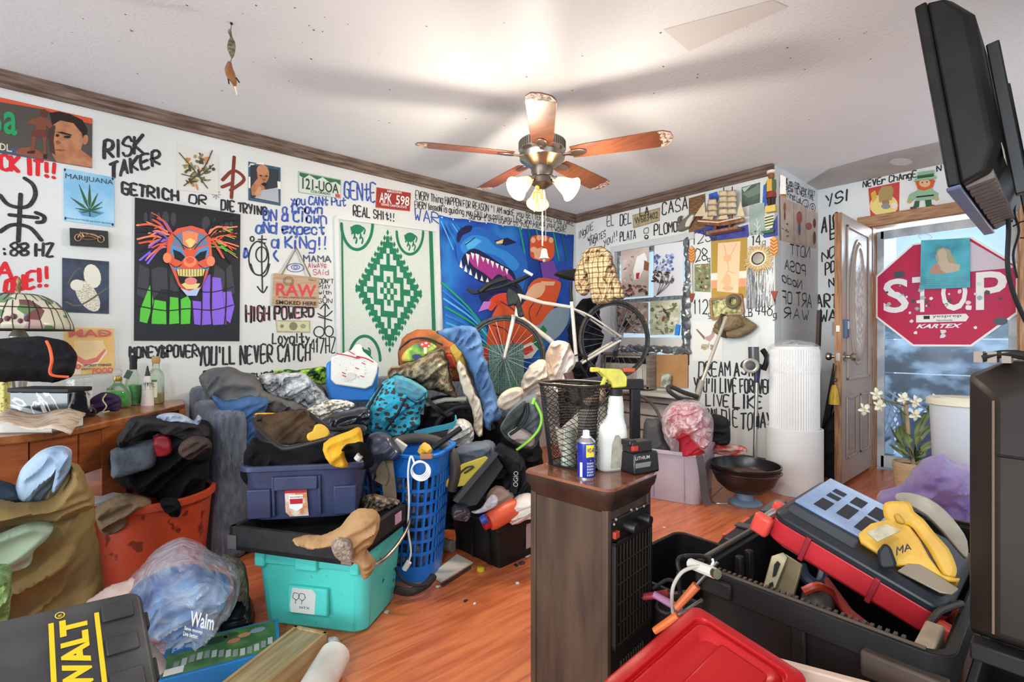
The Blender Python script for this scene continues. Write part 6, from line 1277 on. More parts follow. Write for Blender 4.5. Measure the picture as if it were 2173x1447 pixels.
# bag and boxes on the desk
t=thing('black_bag','black soft bag with orange piping lying on the marbled box','bag',at(60,808,2.0));BK=cloth('#201f22','#2c2b2e',7)
wpart(puff([(-60,800),(-50,745),(-10,727),(40,721),(95,722),(135,730),(158,748),(163,770),(150,800),(110,810),(40,808),(-20,810)],2.02,.16,BK,fold=(.014,9,5,.5),lean=10),'bag_body',t,sharp=80)
wpart(MB().tube([at(99,724,1.87),at(106,740,1.845),at(110,765,1.83),at(106,788,1.84),at(114,797,1.85),at(146,800,1.88)],.005,mat('#e0603a',.6),8,5),'orange_piping',t)
BM=mat('#17181b',.3,stops=[(.0,'#e2ddd6'),(.03,'#3a3a3c'),(.07,'#151619'),(1,'#101114')],kind='voronoi',scale=9,spec=.6)
def marble():
    m=mat('#16171a',.25,spec=.6,coat=.3);t_=m.node_tree;b_=t_.nodes['Principled BSDF'];N=t_.nodes.new;L=t_.links.new
    tc=N('ShaderNodeTexCoord');nz_=N('ShaderNodeTexNoise');nz_.inputs['Scale'].default_value=5;nz_.inputs['Detail'].default_value=4;nz_.inputs['Distortion'].default_value=1.5;L(tc.outputs['Object'],nz_.inputs[0])
    r=N('ShaderNodeValToRGB');e=r.color_ramp.elements;e[0].position=0.468;e[0].color=lin('#121316');e[1].position=.5;e[1].color=lin('#d9d5cc');k=e.new(.53);k.color=lin('#15161a');L(nz_.outputs[0],r.inputs[0]);L(r.outputs[0],b_.inputs[0]);return m
q=ondesk(82,898);t=thing('marbled_box','black and white marbled box on the desk under the black bag','box',q,YAW-R_(4));MB().box((0,.05,.072),(.27,.10,.12),marble()).build('box_body',t,bevel=.004);MB().box((0,.05,.14),(.28,.11,.018),BLK).build('box_lid',t,bevel=.003)
t=thing('vinyl_case','clear plastic case end behind the marbled box','case',ondesk(150,880),YAW);MB().box((-.01,.06,.085),(.05,.1,.17),film('#e9eee9',.35,.1,.3)).build('case',t,bevel=.006)
t=thing('yellow_strip','yellow patterned strip standing at the left edge of the desk','ornament',ondesk(0,890),YAW);MB().box((-.02,.03,.09),(.045,.03,.16),mat('#d9cf7a',.6,c2='#8f8a4a',scale=60,lo=.55,hi=.6)).build('strip',t,bevel=.004)
PAP=mat('#cdb9a4',.7,c2='#a98f7a',scale=22,lo=.45,hi=.6)
t=thing('newspaper','crumpled newspaper sheets on the desk over the thick book','newspaper',ondesk(90,915));mb=MB();Q=[onz(x,y,zt+.055)for x,y in((-30,903),(150,906),(182,874),(20,872))];vs=[]
for j in range(9):
    for i in range(13):
        s,v=i/12,j/8;p=Q[0]*(1-s)*(1-v)+Q[1]*s*(1-v)+Q[2]*s*v+Q[3]*(1-s)*v;vs.append(p+UP*(.012*math.sin(s*8+v*2)-.05*max(0,s-.75)*3*(1-v)))
mb.add(vs,[(j*13+i,j*13+i+1,j*13+i+14,j*13+i+13)for j in range(8)for i in range(12)],PAP);wpart(mb,'sheet',t,solid=.004)
q=ondesk(45,918);t=thing('thick_book','thick book with white page edges lying at the front of the desk','book',q,YAW+R_(5));MB().box((0,.06,.022),(.24,.15,.036),mat('#e2ddd2',.8,bump=(300,.3,.002))).build('pages',t);MB().box((0,.062,.042),(.25,.16,.004),mat('#7d7068',.5)).box((0,.062,.002),(.25,.16,.004),mat('#7d7068',.5)).build('cover',t)
# bottles
def bottle(label,px,py,prof,m,extra=None,name='liquor_bottle',grp=None):
    q=ondesk(px,py);t=thing(name,label,'bottle',q,YAW,grp);MB().lathe(prof,m,28).build('bottle_glass',t)
    return t
GG=glass('#eef4ee',.04,.03);GRNJ=mat('#1f9a1c',.3,c2='#45c42c',scale=40,spec=.6)
t=bottle('round glass bottle with green filling and a glass ball stopper',250,866,[(.05,0),(.055,.01),(.055,.07),(.045,.105),(.018,.13),(.016,.16)],GG);MB().lathe([(.0,.004),(.05,.008),(.051,.068),(.03,.09),(0,.095)],GRNJ,20,cap=(False,False)).build('green_filling',t);MB().ball((0,0,.185),.022,glass('#f2f2f2',.02,.3),14).lathe([(.017,.14),(.02,.15),(.017,.165)],mat('#b59a4a',.35,metal=.7),16).build('stopper',t)
mb=MB();text_mesh(mb,'MALIBU',onc(.0475,-math.pi/2-.5,.098,.045,.012),mat('#3a3a44',.5),.01);mb.build('lettering',t)
t=bottle('tall dark necked bottle with green filling behind the round one',283,860,[(.034,0),(.037,.01),(.037,.12),(.03,.16),(.016,.2),(.015,.26)],GG);MB().lathe([(.0,.004),(.034,.008),(.0345,.11),(0,.115)],GRNJ,20,cap=(False,False)).build('green_filling',t);MB().lathe([(.017,.195),(.0165,.24),(.018,.24),(.018,.272),(.0,.274)],BLK,18).build('neck_wrap',t);mb=MB();mb.box((0,-.036,.17),(.03,.004,.045),mat('#1d3a2a',.5),(R_(-12),R_(20),0));mb.build('neck_label',t)
t=bottle('clear square shouldered bottle with a cork and cream label',331,857,[(.036,0),(.039,.008),(.039,.15),(.034,.175),(.018,.195),(.017,.235)],GG)
MB().lathe([(.0,.005),(.036,.008),(.0365,.06),(0,.061)],mat('#c9b84a',.15,alpha=.8),20,cap=(False,False)).build('yellow_spirit',t);MB().lathe([(.016,.225),(.02,.236),(.02,.262),(.018,.264)],mat('#b9945e',.8),18).build('cork',t)
mb=MB();f=onc(.0396,-math.pi/2-.8,.04,.062,.09);mb.add([f(i/8,j)for j in(0,1)for i in range(9)],[(i,i+1,i+10,i+9)for i in range(8)],mat('#e2dcc8',.6));f2=onc(.0399,-math.pi/2-.8,.125,.062,.012);mb.add([f2(i/8,j)for j in(0,1)for i in range(9)],[(i,i+1,i+10,i+9)for i in range(8)],mat('#3f7a4a',.6));text_mesh(mb,'GOLDEN',onc(.0401,-math.pi/2-.55,.108,.04,.01),BLK);text_mesh(mb,'ABGARTH',onc(.0401,-math.pi/2-.6,.093,.045,.01),BLK);mb.build('label',t)
t=thing('incense_cone','white cone shaped bottle with black dripping tip between the bottles','bottle',ondesk(313,860));MB().lathe([(.03,0),(.03,.01),(.024,.09),(.014,.16)],mat('#e2ded6',.5),20).build('cone_body',t);MB().lathe([(.0245,.085),(.02,.12),(.003,.215)],mat('#1d1816',.3),14).build('black_tip',t);MB().lathe([(.0262,.06),(.0255,.068)],mat('#8d7a4c',.4,metal=.6),20).build('gold_ring',t)
psolo('velvet_pouch','dark purple drawstring pouch with gold trim on the desk','pouch',[(192,848),(205,838),(222,832),(245,836),(258,848),(256,868),(240,874),(215,872),(200,880),(184,868)],2.32,.05,cloth('#3a2c4a','#4a3a58',14),fold=(.018,18,30,.5))
tag(MB().tube([at(226,835,2.26),at(218,848,2.25),at(226,862,2.25),at(218,874,2.25),at(232,872,2.26)],.003,mat('#d9c79a',.6),6,5).build('gold_tassel_string'),'gold trim string twisted across the purple pouch','string')
psolo('trinket_heap','dark heap of trinkets with silver pieces beside the purple pouch','trinkets',[(158,862),(170,850),(190,852),(205,866),(200,886),(180,884),(166,876)],2.25,.04,mat('#3a2a24',.5,stops=[(.4,'#2a201c'),(.55,'#5a4238'),(.68,'#b9b4b0')],scale=60),fold=(.012,40,0,1))
# ================= clothes, tub and bags at the left =================
OLV=mat('#8a7348',.9,c2='#7a6540',scale=5,bump=(220,.25,.003),spec=.15)
t=thing('canvas_laundry_bag','big olive tan canvas jacket heap at the left edge','canvas bag',at(90,1290,1.5));
wpart(puff([(-160,1420),(-160,1080),(-60,1050),(0,1062),(60,1058),(110,1030),(150,985),(172,1000),(190,1035),(198,1075),(205,1120),(212,1180),(222,1225),(205,1265),(160,1300),(90,1340),(0,1400)],1.56,.22,OLV,fold=(.06,7,35,.3),edge=.8),'lower_canvas',t,sharp=80)
wpart(puff([(-120,1110),(-60,1062),(0,1058),(50,1068),(100,1060),(130,1035),(150,980),(175,1000),(196,1045),(200,1065),(170,1085),(110,1105),(60,1112),(-30,1118)],1.42,.07,OLV,fold=(.045,10,15,.35)),'folded_flap',t,sharp=80)
wpart(puff([(-150,1310),(-130,1190),(-40,1150),(20,1125),(70,1105),(112,1112),(102,1138),(74,1165),(66,1196),(30,1215),(-20,1225),(-60,1310)],1.335,.02,mat('#7d8f78',.9,c2='#9aa98e',scale=5,bump=(220,.25,.003)),fold=(.03,9,30,.4),edge=.2),'sage_panel',t,sharp=80)
psolo('denim_jeans','pale washed jeans sticking up out of the canvas heap','jeans',[(33,1050),(38,1010),(55,985),(75,965),(98,952),(130,946),(150,955),(151,975),(136,990),(128,1015),(108,1040),(98,1062),(60,1066)],1.52,.06,cloth('#a5b5c5','#8aa0b8',9),fold=(.045,13,60,.35),edge=.5)
psolo('navy_cloth','dark blue cloth tucked in the canvas heap at the frame edge','cloth',[(-60,1060),(-50,1020),(0,1020),(35,1030),(58,1058),(30,1068),(-10,1064)],1.47,.06,cloth('#39434e','#2b343d',9),fold=(.012,12,10,.5))
psolo('denim_cuff','turned up pale denim leg above the canvas heap','jeans',[(98,955),(128,948),(150,958),(152,985),(140,1015),(122,1040),(110,1042),(118,1000),(112,975)],1.44,.025,cloth('#8fa2b8','#6f88a6',14),fold=(.02,18,70,.4))
psolo('green_fleece','bit of shaggy green fabric at the lower left edge','cloth',[(-60,1400),(-60,1220),(0,1200),(25,1210),(24,1270),(10,1330)],1.2,.05,mat('#5c7a48',.95,c2='#86a05f',scale=40,bump=(90,.9,.02)),fold=(.02,20,60,.5))
# orange tub
OT=mat('#b8432a',.4,stops=[(.0,'#b03e26'),(.60,'#c04a2c'),(.64,'#7a281a'),(1,'#6e2418')],scale=16,detail=6,spec=.5)
t=thing('orange_tub','round orange red plastic tub holding the black clothes','tub',(-2.715,.20,0));MB().lathe([(.17,0),(.19,.01),(.225,.36),(.24,.365),(.24,.39),(.225,.395),(.215,.385),(.18,.02),(0,.02)],OT,48,cap=(True,False)).build('tub_body',t)
t=thing('black_clothes_heap','heap of black clothes and bags piled on the orange tub','clothes',at(350,1080,2.2));CK=cloth('#101013','#1c1c21',8)
wpart(puff([(232,975),(255,935),(290,890),(330,880),(390,885),(440,895),(452,930),(440,1010),(432,1050),(400,1075),(340,1055),(290,1040),(248,1015)],2.22,.2,CK,fold=(.04,9,50,.4)),'black_jacket',t,sharp=80)
wpart(puff([(234,965),(245,950),(330,930),(334,945),(330,985),(300,1000),(240,1015),(236,990)],1.98,.04,cloth('#4a5059','#59606a',12),fold=(.006,12,0,.5)),'grey_pouch',t,sharp=80)
wpart(puff([(270,895),(300,882),(360,890),(410,895),(440,905),(445,925),(400,935),(370,925),(320,915),(280,935),(255,950),(250,930)],2.02,.06,cloth('#35322f','#28262a',9),fold=(.022,14,20,.4)),'charcoal_sleeve',t,sharp=80)
wpart(puff([(385,940),(410,925),(442,930),(450,950),(425,965),(400,975),(378,960)],2.0,.05,cloth('#4e403a','#38302e',14),fold=(.02,20,40,.4)),'brown_cloth',t,sharp=80)
psolo('work_gloves','pale blue work gloves on top of the black clothes','gloves',[(326,890),(340,878),(370,876),(395,882),(412,892),(420,880),(428,888),(418,905),(398,908),(380,900),(345,902)],2.05,.03,cloth('#a9b4c2','#8d9db2',24),fold=(.014,26,10,.5))
psolo('red_cooler_bag','dark red bag showing through the black clothes','bag',[(325,925),(360,922),(366,960),(330,968)],2.02,.03,mat('#8d1f2a',.4),fold=(.004,12,0,.5))
psolo('khaki_shorts','khaki brown trousers hanging over the rim of the orange tub','trousers',[(196,1085),(220,1065),(262,1048),(285,1050),(318,1058),(320,1072),(300,1075),(278,1090),(272,1112),(240,1132),(212,1128),(205,1105)],2.0,.06,cloth('#8a765c','#75624a',9),fold=(.026,14,35,.4))
psolo('black_cap_strap','crumpled black sleeve end hanging over the tub rim','cloth',[(340,1062),(358,1056),(378,1060),(385,1080),(380,1094),(362,1094),(345,1078)],2.0,.05,CK,fold=(.02,22,30,.5))
t=thing('white_box','white box on the floor under the desk behind the canvas heap','box',(-2.75,-.12,0),R_(30));MB().box((0,0,.2),(.3,.35,.4),mat('#d5d9dd',.5)).build('box',t,bevel=.004)
t=thing('electric_shaver','small blue and black appliance with cables under the desk','appliance',at(205,1035,2.35));f=MB().tube([at(205,1040,2.35),at(205,1008,2.35)],.024,mat('#2b3a55',.3),12);wpart(f,'body',t);wpart(MB().ball(at(205,1006,2.35),.02,metal('#8a8f99'),12),'head',t);wpart(MB().tube([at(192,1038,2.4),at(200,990,2.45),at(212,960,2.5)],.004,BLK,6,5).tube([at(218,1020,2.4),at(228,1000,2.42),at(240,975,2.5)],.004,BLK,6,5),'cable',t)
# translucent shopping bag with blue things in it
t=thing('plastic_shopping_bag','bulging translucent blue white shopping bag on the floor before the orange tub','plastic bag',at(380,1370,1.66))
BGP=[(255,1262),(280,1225),(330,1175),(370,1152),(415,1150),(460,1180),(500,1205),(508,1240),(490,1275),(465,1300),(455,1335),(430,1362),(390,1372),(330,1365),(300,1330),(265,1300)]
wpart(puff([(275,1262),(320,1222),(400,1200),(455,1215),(490,1230),(480,1270),(455,1300),(440,1340),(395,1360),(330,1350),(295,1310)],1.70,.1,mat('#4f8fd0',.5,stops=[(.35,'#2b62b0'),(.5,'#5b9ad8'),(.62,'#9cc4ea'),(.7,'#3a6fc0')],scale=6,bump=(30,.5,.02)),fold=(.025,14,30,.4)),'blue_contents',t,sharp=80)
wpart(puff(BGP,1.68,.17,film('#dfe8f2',.34,.16,1.,13),fold=(.028,13,35,.35)),'clear_plastic',t,sharp=80)
pl=Plane(at(410,1320,1.49),CAM-at(410,1320,1.49));wtext(t,pl,[('Walm',[(402,1328),(452,1338),(456,1306),(406,1296)],WHT),('Save money.',[(390,1338),(430,1348),(432,1338),(392,1328)],WHT),('Live better.',[(388,1348),(420,1356),(422,1347),(390,1339)],WHT)],None,None,off=.0,bold=.02)
psolo('pale_plastic_bag','pinkish pale plastic bag squeezed behind the drill case','plastic bag',[(180,1290),(205,1262),(250,1240),(285,1230),(270,1262),(290,1300),(300,1340),(350,1400),(360,1460),(300,1460),(240,1300)],1.45,.06,mat('#b59a92',.5,c2='#cdb8b0',scale=9),fold=(.02,14,40,.4))
psolo('mop_head','grey string mop head lying behind the shopping bag','mop',[(470,1180),(495,1182),(520,1200),(528,1240),(526,1290),(515,1275),(505,1270),(490,1275),(495,1230)],1.85,.05,mat('#8d8672',.95,c2='#6d6655',scale=30,stretch=(1,1,.2),bump=(60,.9,.02)),fold=(.02,24,80,.2))
psolo('black_garbage_bag','black garbage bag on the floor beside the turquoise cooler','garbage bag',[(458,1340),(465,1300),(490,1275),(530,1270),(545,1320),(545,1360),(500,1365)],1.86,.08,mat('#1d1d20',.25,spec=.6),fold=(.03,18,40,.5))
# drill case in the lower left corner
o3=[at(0,1325,.95),at(297,1259,1.12),at(312,1447,.98)];ux=(o3[1]-o3[0]).normalized();nn=ux.cross(o3[2]-o3[1]).normalized();nn=-nn if nn.z<0 else nn;uy=nn.cross(ux)
t=thing('drill_case','scuffed black hard tool case with big yellow letters in the lower left corner','tool case',o3[1]-ux*.25-uy*.16-nn*.1,Matrix((ux,uy,nn)).transposed());DCM=mat('#2d2c2e',.5,c2='#454344',scale=7,spec=.45,bump=(60,.2,.004),detail=7)
CL,CWd=.5,.34;MB().loft([rrect(CL,CWd,.02,0,4),rrect(CL+.01,CWd+.01,.024,.012,4),rrect(CL+.01,CWd+.01,.024,.088,4),rrect(CL-.006,CWd-.006,.02,.1,4)],DCM).build('case_shell',t,bevel=.003)
o_=t.location;mb=MB()
for y,h_ in((.125,.04),(.045,.04),(-.05,.07)):mb.box((.205,y,.102),(.055,h_,.008),DCM)
for y in(.07,-.05):mb.box((-.13,y,.1),(.02,.05,.006),mat('#6d5a4c',.6))
mb.build('raised_pad',t,bevel=.003)
MB().box((.256,-.02,.06),(.014,.05,.05),BLK).box((.256,.1,.06),(.014,.04,.05),BLK).build('latch',t,bevel=.003)
YD_=mat('#e8c21d',.45);mb=MB()
x0,x1=.108,.160
for x in(x0-.014,x1+.006):mb.flat([(x,-.16,.1012),(x+.008,-.16,.1012),(x+.008,.135,.1012),(x,.135,.1012)],YD_)
text_mesh(mb,'DEWALT',lambda s,v:Vector((x1-.006-v*(x1-x0-.008),-.10+s*.235,.1013)),YD_,.045);text_mesh(mb,'R',lambda s,v:Vector((.115-v*.006,.146+s*.006,.1013)),YD_);
for k in range(12):mb.box((.112+.007*math.cos(k*.524),.149+.007*math.sin(k*.524),.1013),(.0018,.0036,.0004),YD_,(0,0,k*.524))
mb.build('lettering',t,smooth=False)
for v in t.children:
    if v.name.startswith('lettering'):
        for p in v.data.vertices:
            if p.co.y<-.165:p.co.y=-.165
t=thing('game_box','blue and green toy box with a photo of a slide, lying on the floor','toy box',(-1.817,.317,0),R_(76.8));GM=mat('#3f6a3a',.35,c2='#5f8a4c',scale=18)
MB().box((0,0,.035),(.33,.2,.07),mat('#2a7fc0',.35)).build('box_body',t,bevel=.002);mb=MB();mb.flat([(-.155,-.09,.0705),(.155,-.09,.0705),(.155,.09,.0705),(-.155,.09,.0705)],GM)
for k in range(14):mb.flat([(-.13+k*.02,-.06+.02*math.sin(k*.5),.071),(-.116+k*.02,-.06+.02*math.sin(k*.5),.071),(-.116+k*.02,-.02+.02*math.sin(k*.5),.071),(-.13+k*.02,-.02+.02*math.sin(k*.5),.071)],mat('#b9c2bf',.4)if k%2 else mat('#8f9a96',.4))
for x,y,r,c in((.06,.04,.02,'#c98b6a'),(.1,.05,.024,'#8d9aa8'),(-.02,.05,.03,'#2f4a2a'),(.02,.06,.022,'#3a5a30'),(.03,.02,.02,'#c97a58')):mb.flat([(x+r*math.cos(.6*i),y+r*.7*math.sin(.6*i),.0712)for i in range(10)],mat(c,.5))
mb.flat([(-.15,.03,.0713),(-.06,.03,.0713),(-.06,.085,.0713),(-.15,.085,.0713)],mat('#2f6ab0',.4));text_mesh(mb,'pidy',lerp3((-.145,.036,.0716),(.08,0,0),(0,.04,0)),mat('#7fb8e6',.4),.02);mb.flat([(-.15,-.085,.0713),(-.10,-.085,.0713),(-.10,-.05,.0713),(-.15,-.05,.0713)],WHT)
mb.build('cover_print',t,smooth=False);MB().box((-.1655,-.05,.035),(.002,.05,.04),WHT).build('barcode_label',t)
t=thing('wooden_box','long narrow sliding wooden box on the floor before the turquoise cooler','wooden box',(-1.60,.383,0),R_(121.8-90));WX=wood('#a98a5c','#c7ab7c',4,(14,1.5,14),.5)
MB().box((0,0,.0375),(.13,.42,.075),WX).build('box_body',t,bevel=.002);MB().box((0,0,.0755),(.108,.4,.003),wood('#9c8a64','#b8a67c',4,(14,1.5,14),.45)).build('sliding_lid',t)
mb=MB();
for x in(-.06,.06):mb.box((x,0,.079),(.01,.42,.008),WX)
mb.box((0,.206,.079),(.13,.01,.008),WX);mb.build('edge_rail',t)
pr,pf=at(703,1402,1.53),at(655,1470,1.36);ax_=(pf-pr);ax_.z=0;ax_.normalize();T=Matrix.Translation(((pr.x+pf.x)/2,(pr.y+pf.y)/2,.056))@ax_.to_track_quat('Z','Y').to_matrix().to_4x4()
t=thing('stretch_wrap_roll','roll of clear stretch wrap on the floor in front of the wooden box','plastic roll',T.to_translation()-Vector((0,0,.056)));f=MB(T);f.lathe([(.042,-.11),(.05,-.11),(.05,.11),(.042,.11)],mat('#d6d0c4',.22,c2='#e8e3d9',scale=9,stretch=(1,1,.3),spec=.6,alpha=.93),36,cap=(False,False));wpart(f,'film_roll',t,sharp=40);f=MB(T).lathe([(.043,-.112),(.043,.112),(.038,.112),(.038,-.112)],mat('#8a7358',.8),30,cap=(False,False));wpart(f,'cardboard_core',t,sharp=40)
psolo('wrap_scrap','loose scrap of clear wrap beside the roll','plastic scrap',[(695,1355),(715,1352),(728,1370),(742,1382),(735,1396),(718,1390),(705,1375)],1.66,.015,film('#e8ecec',.5,.2,.8,25),fold=(.01,30,40,.5))
# ================= stack with the turquoise cooler =================
TQ=mat('#4bcfc3',.45,stops=[(.0,'#4bcfc3'),(.62,'#55d4c8'),(.685,'#4bcfc3'),(.70,'#2b5f5a'),(1,'#234e4a')],scale=26,detail=6)
t=thing('turquoise_cooler','scuffed turquoise hard cooler at the bottom of the stack','cooler',(-1.936,.722,0),R_(38.5))
MB().loft([rrect(.40,.27,.05,0,6),rrect(.42,.29,.05,.012,6),rrect(.455,.325,.05,.24,6)],TQ).build('cooler_body',t,bevel=.003);MB().loft([rrect(.475,.345,.05,.242,6),rrect(.48,.35,.05,.25,6),rrect(.475,.345,.05,.30,6),rrect(.45,.32,.05,.315,6)],TQ).build('cooler_lid',t,bevel=.004)
mb=MB()
for x in(-.19,.0,.19):mb.box((x,-.176,.265),(.09 if x==0 else.04,.02,.06),TQ)
mb.box((0,-.164,.12),(.16,.02,.1),TQ);mb.build('latch_boss',t,bevel=.006)
MB().tube([(.20,-.16,.26),(.27,-.13,.27),(.29,0,.30),(.27,.13,.33),(.2,.16,.30)],.007,metal('#a89f8c',.3),10,6).build('carry_handle',t)
mb=MB();mb.flat([(x,-.1745-.0,z)for x,z in((-.065,.075),(.03,.075),(.035,.15),(.02,.165),(-.06,.165),(-.07,.1))],mat('#d9d9d2',.6));text_mesh(mb,'NTX',lerp3((-.03,-.1752,.092),(.04,0,0),(0,0,.008)),BLK);mb.build('sticker',t,smooth=False)
wp=[(-.045,.135),(-.02,.135)]
mb=MB()
for x,z in wp:
    r=.012;pts=[Vector((x+r*math.cos(i*.7)*(1+.2*(i%2)),-.1752,z+r*math.sin(i*.7)*(1+.2*(i%2))))for i in range(10)];mb.ribbon(pts,.002,(0,-1,0),BLK);mb.ribbon([Vector((x,-.1752,z-.012)),Vector((x-.002,-.1752,z-.026))],.002,(0,-1,0),BLK)
mb.build('sticker_drawing',t,smooth=False)
BXM=mat('#1a191b',.7,c2='#242325',scale=30,bump=(160,.3,.003));t=thing('black_speaker_box','open black carpeted box lying between the cooler and the blue tote','box',(-1.895,.672,.318),R_(34));w_,d_,h_=.50,.40,.085;mb=MB()
for x in(-w_/2+.01,w_/2-.01):mb.box((x,0,h_/2),(.02,d_,h_),BXM)
for y in(-d_/2+.01,d_/2-.01):mb.box((0,y,h_/2),(w_,.02,h_),BXM)
mb.box((0,0,.01),(w_,d_,.02),BXM);mb.build('box_shell',t,bevel=.003)
for s in(-1,1):MB().box((s*(w_/2-.015),-d_/2-.001,.03),(.04,.006,.05),metal('#8d8a88')).box((s*(w_/2+.001),-d_/2+.02,.03),(.006,.04,.05),metal('#8d8a88')).build('metal_corner',t)
MB().box((w_/2+.002,.12,.05),(.002,.05,.04),mat('#c9a3b8',.5)).build('pink_tag',t)
psolo('tool_scraps','rusty odds and ends at the right end of the black box','scrap metal',[(765,1060),(790,1048),(830,1056),(850,1064),(820,1080),(780,1085)],1.98,.03,mat('#5a4a3e',.6,stops=[(.4,'#2d2824'),(.55,'#7a6550'),(.66,'#a88f72')],scale=50),fold=(.016,40,20,.8))
NV=mat('#2b3452',.4,c2='#353e5e',scale=8,spec=.5);t=thing('navy_tote','navy blue storage tote with a red label, on the stack','storage tote',(-1.985,.655,.41),R_(59));container(t,.43,.30,.205,NV,.86,.005,.06,.012,.02)
mb=MB();mb.box((-.02,-.155,.14),(.15,.016,.05),NV)
for x in(-.1,.06):mb.box((x,-.144,.09),(.012,.012,.15),NV,(R_(6),0,0))
for s in(-1,1):mb.box((s*.15,-.142,.065),(.08,.01,.11),NV,(R_(6),0,0))
mb.build('handle_ledge',t,bevel=.004)
mb=MB();L=lambda x,z:Vector((x,-.1305-.028*(z/.19)-.006,z));mb.flat([L(-.06,.03),L(-.045,.012),L(.02,.012),L(.015,.125),L(-.06,.125)],mat('#c9825a',.5,c2='#e0d5c5',scale=30));mb.flat([L(x,z)+Vector((0,-.0006,0))for x,z in((-.06,.102),(.015,.102),(.015,.125),(-.06,.125))],mat('#b8283a',.5));mb.flat([L(x,z)+Vector((0,-.0006,0))for x,z in((-.045,.045),(-.022,.032),(.0,.045),(.002,.095),(-.047,.095))],WHT);mb.flat([L(x,z)+Vector((0,-.001,0))for x,z in((-.043,.06),(.0,.06),(.001,.08),(-.044,.08))],mat('#b8283a',.5));text_mesh(mb,'ROUGHNECK',lambda s,v:L(-.042+s*.042,.083+v*.007)+Vector((0,-.0012,0)),BLK);mb.build('product_label',t,smooth=False)
t=thing('tool_bag','open black and yellow tool bag standing in the navy tote','tool bag',at(640,1010,1.86));YB_=cloth('#d9a431','#c8942a',10);KB=cloth('#111012','#1b1a1c',9)
wpart(puff([(512,1008),(518,975),(535,930),(560,935),(600,950),(680,935),(740,905),(762,908),(770,950),(772,990),(745,1012),(640,1030),(550,1030)],1.95,.12,KB,fold=(.022,12,20,.5)),'bag_body',t,sharp=80)
wpart(puff([(540,885),(560,880),(640,872),(660,880),(700,905),(660,935),(590,945),(560,925)],1.98,.02,cloth('#5a4836','#3d3128',9),lean=35,fold=(.016,14,50,.5)),'brown_lining',t,sharp=80)
wpart(MB().tube([at(540,890,1.92),at(600,885,2.02),at(645,872,2.05),at(700,910,1.95),at(760,905,1.82),at(770,915,1.78),at(700,930,1.74),at(620,950,1.74),at(590,945,1.76),at(545,905,1.86),at(540,890,1.92)],.009,mat('#1f1b19',.6),8,5),'mouth_frame',t)
wpart(puff([(540,882),(545,876),(600,876),(650,874),(600,884),(545,892)],2.03,.02,YB_,fold=(.003,12,0,.5)),'yellow_back_edge',t,sharp=80)
wpart(puff([(686,940),(740,915),(764,908),(772,945),(768,960),(745,945),(730,960),(738,990),(700,985)],1.72,.035,YB_,fold=(.01,12,40,.5)),'yellow_side_panel',t,sharp=80)
wpart(MB().strap([at(735,955,1.68),at(748,942,1.66),at(768,950,1.66),at(782,975,1.7),at(780,990,1.72),at(765,995,1.72)],.035,.006,KB,RGT+FWD),'carry_strap',t)
wpart(MB().tube([at(757,975,1.66),at(764,966,1.66)],.012,mat('#b9b4ac',.4),10),'snap_clip',t)
t=thing('cordless_drill','yellow drill top poking out of the tool bag','drill',at(675,935,1.86));f=MB();slab(f,[(654,935),(652,920),(664,915),(668,902),(682,900),(694,908),(700,920),(690,930),(672,935)],1.84,.05,mat('#d9aa2e',.45),10,0,2);wpart(f,'drill_body',t,bevel=.006)
psolo('sherpa_jacket','tan sherpa lined jacket hanging over the cooler front','jacket',[(622,1142),(680,1135),(720,1120),(745,1090),(770,1078),(800,1085),(806,1118),(790,1150),(780,1165),(798,1195),(770,1228),(762,1200),(750,1192),(720,1185),(704,1170),(700,1156),(665,1160),(632,1156)],1.58,.045,cloth('#b58f66','#a07c55',9),fold=(.018,14,40,.45))
psolo('sherpa_lining','curly grey sherpa cuff opening of the tan jacket','jacket lining',[(704,1152),(718,1140),(742,1142),(752,1165),(748,1190),(725,1190),(706,1172)],1.535,.025,mat('#8d7a6a',.95,c2='#b5a594',scale=90,bump=(120,1,.01)),fold=(.006,30,0,1))
# blue laundry basket
LB=mat('#1a74d6',.35,c2='#2080e2',scale=4,spec=.5);t=thing('laundry_basket','tall blue plastic laundry basket with slotted sides','laundry basket',(-2.05,1.115,0),R_(38));hB=.575
def lr(z,g=0):k=.30+.08*z/hB;return rrect(k+g,k*.86+g,.09,z,10)
MB().loft([lr(0),lr(.07),lr(.07,-.012),lr(.008,-.012)],LB).build('lower_band',t);MB().loft([lr(.47),lr(.56),lr(.56,.03),lr(hB,.03),lr(hB,-.012),lr(.47,-.012)],LB).build('upper_band',t,bevel=.003)
mb=MB();N_=len(lr(0));ZS=[.07+.4*i/7 for i in range(8)]
for z in ZS[1:-1]:mb.loft([lr(z-.007),lr(z+.007),lr(z+.007,-.01),lr(z-.007,-.01),lr(z-.007)],LB,(False,False))
mb.build('slot_ring',t,label='horizontal bands between slots');mb=MB()
def on_r(u,z,g=0):
    r=lr(z,g);L_=[(r[(i+1)%N_]-r[i]).length for i in range(N_)];S=sum(L_)*(u%1);i=0
    while S>L_[i]:S-=L_[i];i+=1
    return r[i]+(r[(i+1)%N_]-r[i])*(S/L_[i])
for k in range(34):mb.loft([[on_r((k-.13)/34,z),on_r((k+.13)/34,z),on_r((k+.13)/34,z,-.012),on_r((k-.13)/34,z,-.012)]for z in(.07,.27,.47)],LB)
mb.build('slot_bar',t,label='vertical bars between slots')
MB().loft([lr(.02,-.04),lr(.25,-.05),lr(.5,-.05)],mat('#2a2d38',.8,stops=[(.35,'#17181d'),(.5,'#343a48'),(.6,'#8a8f9a'),(.68,'#a8604e'),(.76,'#22242c')],scale=16)).build('basket_contents',t)['label']='dark mixed clothes seen through the slots'
LP=lambda x,y,d=2.05:at(x,y,d)
